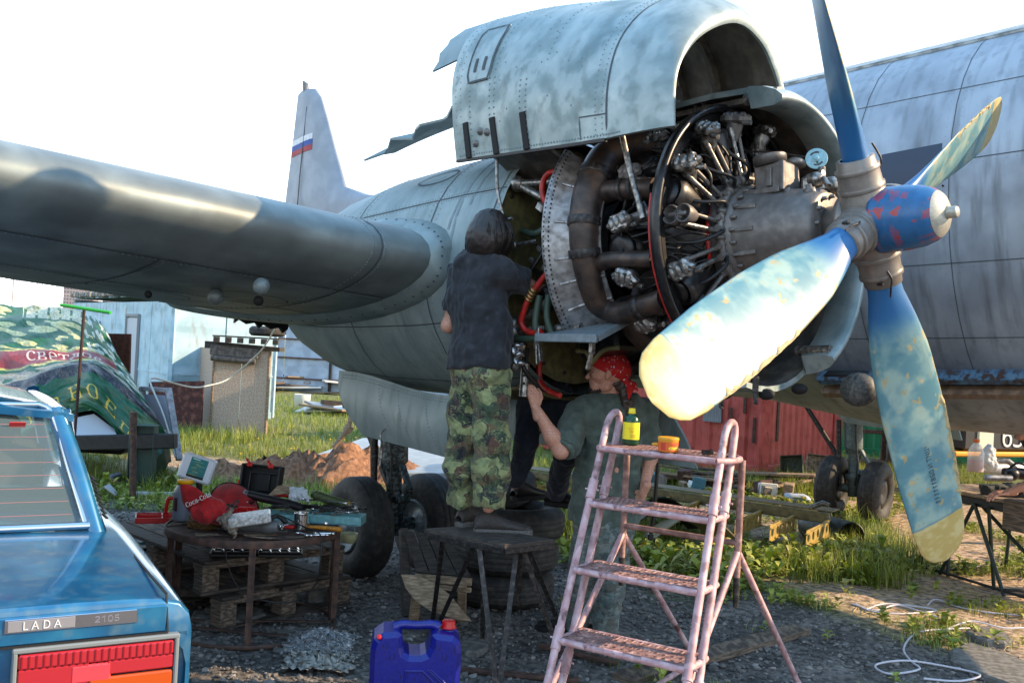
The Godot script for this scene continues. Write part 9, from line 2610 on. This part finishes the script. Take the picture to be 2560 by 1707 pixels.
		for k in 9: pl.append(Vector2(cos(TAU * k / 9) * q[1].x * rnd(.4, .55), sin(TAU * k / 9) * q[1].z * rnd(.4, .6)))
		b.prism(Transform3D(Basis(V(1, 0, 0), V(0, 0, 1), V(0, -1, 0)), V(0, q[1].y * .7, 0)), pl, q[1].y, .012)
		o2 = obj("slab", b, mott([[.3, C(.24, .235, .225)], [.7, C(.44, .43, .41)]], .4, .9, 0, .02, 6, 199, 3.0)); o2.position = q[0]; o2.rotation_degrees.y = rnd(0, 90); tag(o2, q[2], "stone")
	for q in [[V(-0.178, 0.02, -5.384), V(0.451, 0.02, -5.307), "rusty flat bar lying on the gravel right of the blue canister"], [V(0.258, 0.03, -5.866), V(0.692, 0.03, -5.612), "dark wooden batten lying behind the steel stand"]]:
		b = MB.new(); b.bar(q[0], q[1], .05, .02, .003); tag(obj("flat_bar", b, M.rust), q[2], "bar")
	b = MB.new(); b.lathe(T(), [Vector2(0, 0), Vector2(0, .07), Vector2(.12, .10), Vector2(.125, .10), Vector2(.02, .06), Vector2(.02, 0)], 20)
	o2 = obj("green_bowl", b, mat(C(.22, .36, .34), .4)); o2.position = V(-2.675, 0, -7.639); tag(o2, "dull green plastic bowl on the gravel behind the car", "bowl")
	b = blob([[V(-.12, .05, 0), V(.12, .05, .05), .07, .09], [V(0, .06, -.1), V(.05, .08, .1), .07, .06]], .014, .04, .03, 9.0, 43)
	o2 = obj("sack", b, mat(C(.62, .64, .66), .8)); o2.position = V(-2.668, 0, -7.38); tag(o2, "pale plastic sack lying on the gravel right behind the car", "sack")
func _ready() -> void:
	rng.seed = 7
	var cam := Camera3D.new()
	cam.name = "camera"; add_child(cam)
	cam.position = V(0, EYE, 0)
	cam.rotation_degrees = V(.476, 0, 3.05)
	cam.fov = 37.75; cam.near = .05; cam.far = 4000.0
	var env := Environment.new()
	env.background_mode = Environment.BG_SKY
	var sky := ProceduralSkyMaterial.new()
	sky.sky_top_color = C(.47, .63, .78); sky.sky_horizon_color = C(.95, .955, .94); sky.sky_curve = .22
	sky.ground_bottom_color = C(.36, .33, .29); sky.ground_horizon_color = C(.72, .74, .74)
	sky.sky_energy_multiplier = 1.2
	var so := Sky.new(); so.sky_material = sky
	env.sky = so
	env.background_energy_multiplier = 1.0
	env.tonemap_mode = Environment.TONE_MAPPER_LINEAR
	env.tonemap_exposure = 2.35
	env.sdfgi_enabled = true; env.ssao_enabled = true; env.ssil_enabled = true
	var we := WorldEnvironment.new(); we.name = "environment"; we.environment = env; add_child(we)
	var sun := DirectionalLight3D.new()
	sun.name = "sun"; add_child(sun)
	sun.light_energy = 1.4; sun.light_color = C(1.0, .87, .70); sun.light_angular_distance = .5; sun.shadow_enabled = true
	sun.look_at_from_position(V(1.0, .56, .02), Vector3.ZERO)
	make_mats()
	make_blade_mat()
	build_ground()
	build_plane()
	build_people()
	build_ladder(); build_stool(); build_car(); build_jerrycan(); build_tyres(); build_bench(); build_table()
	build_cabin(); build_tarp(); build_back()
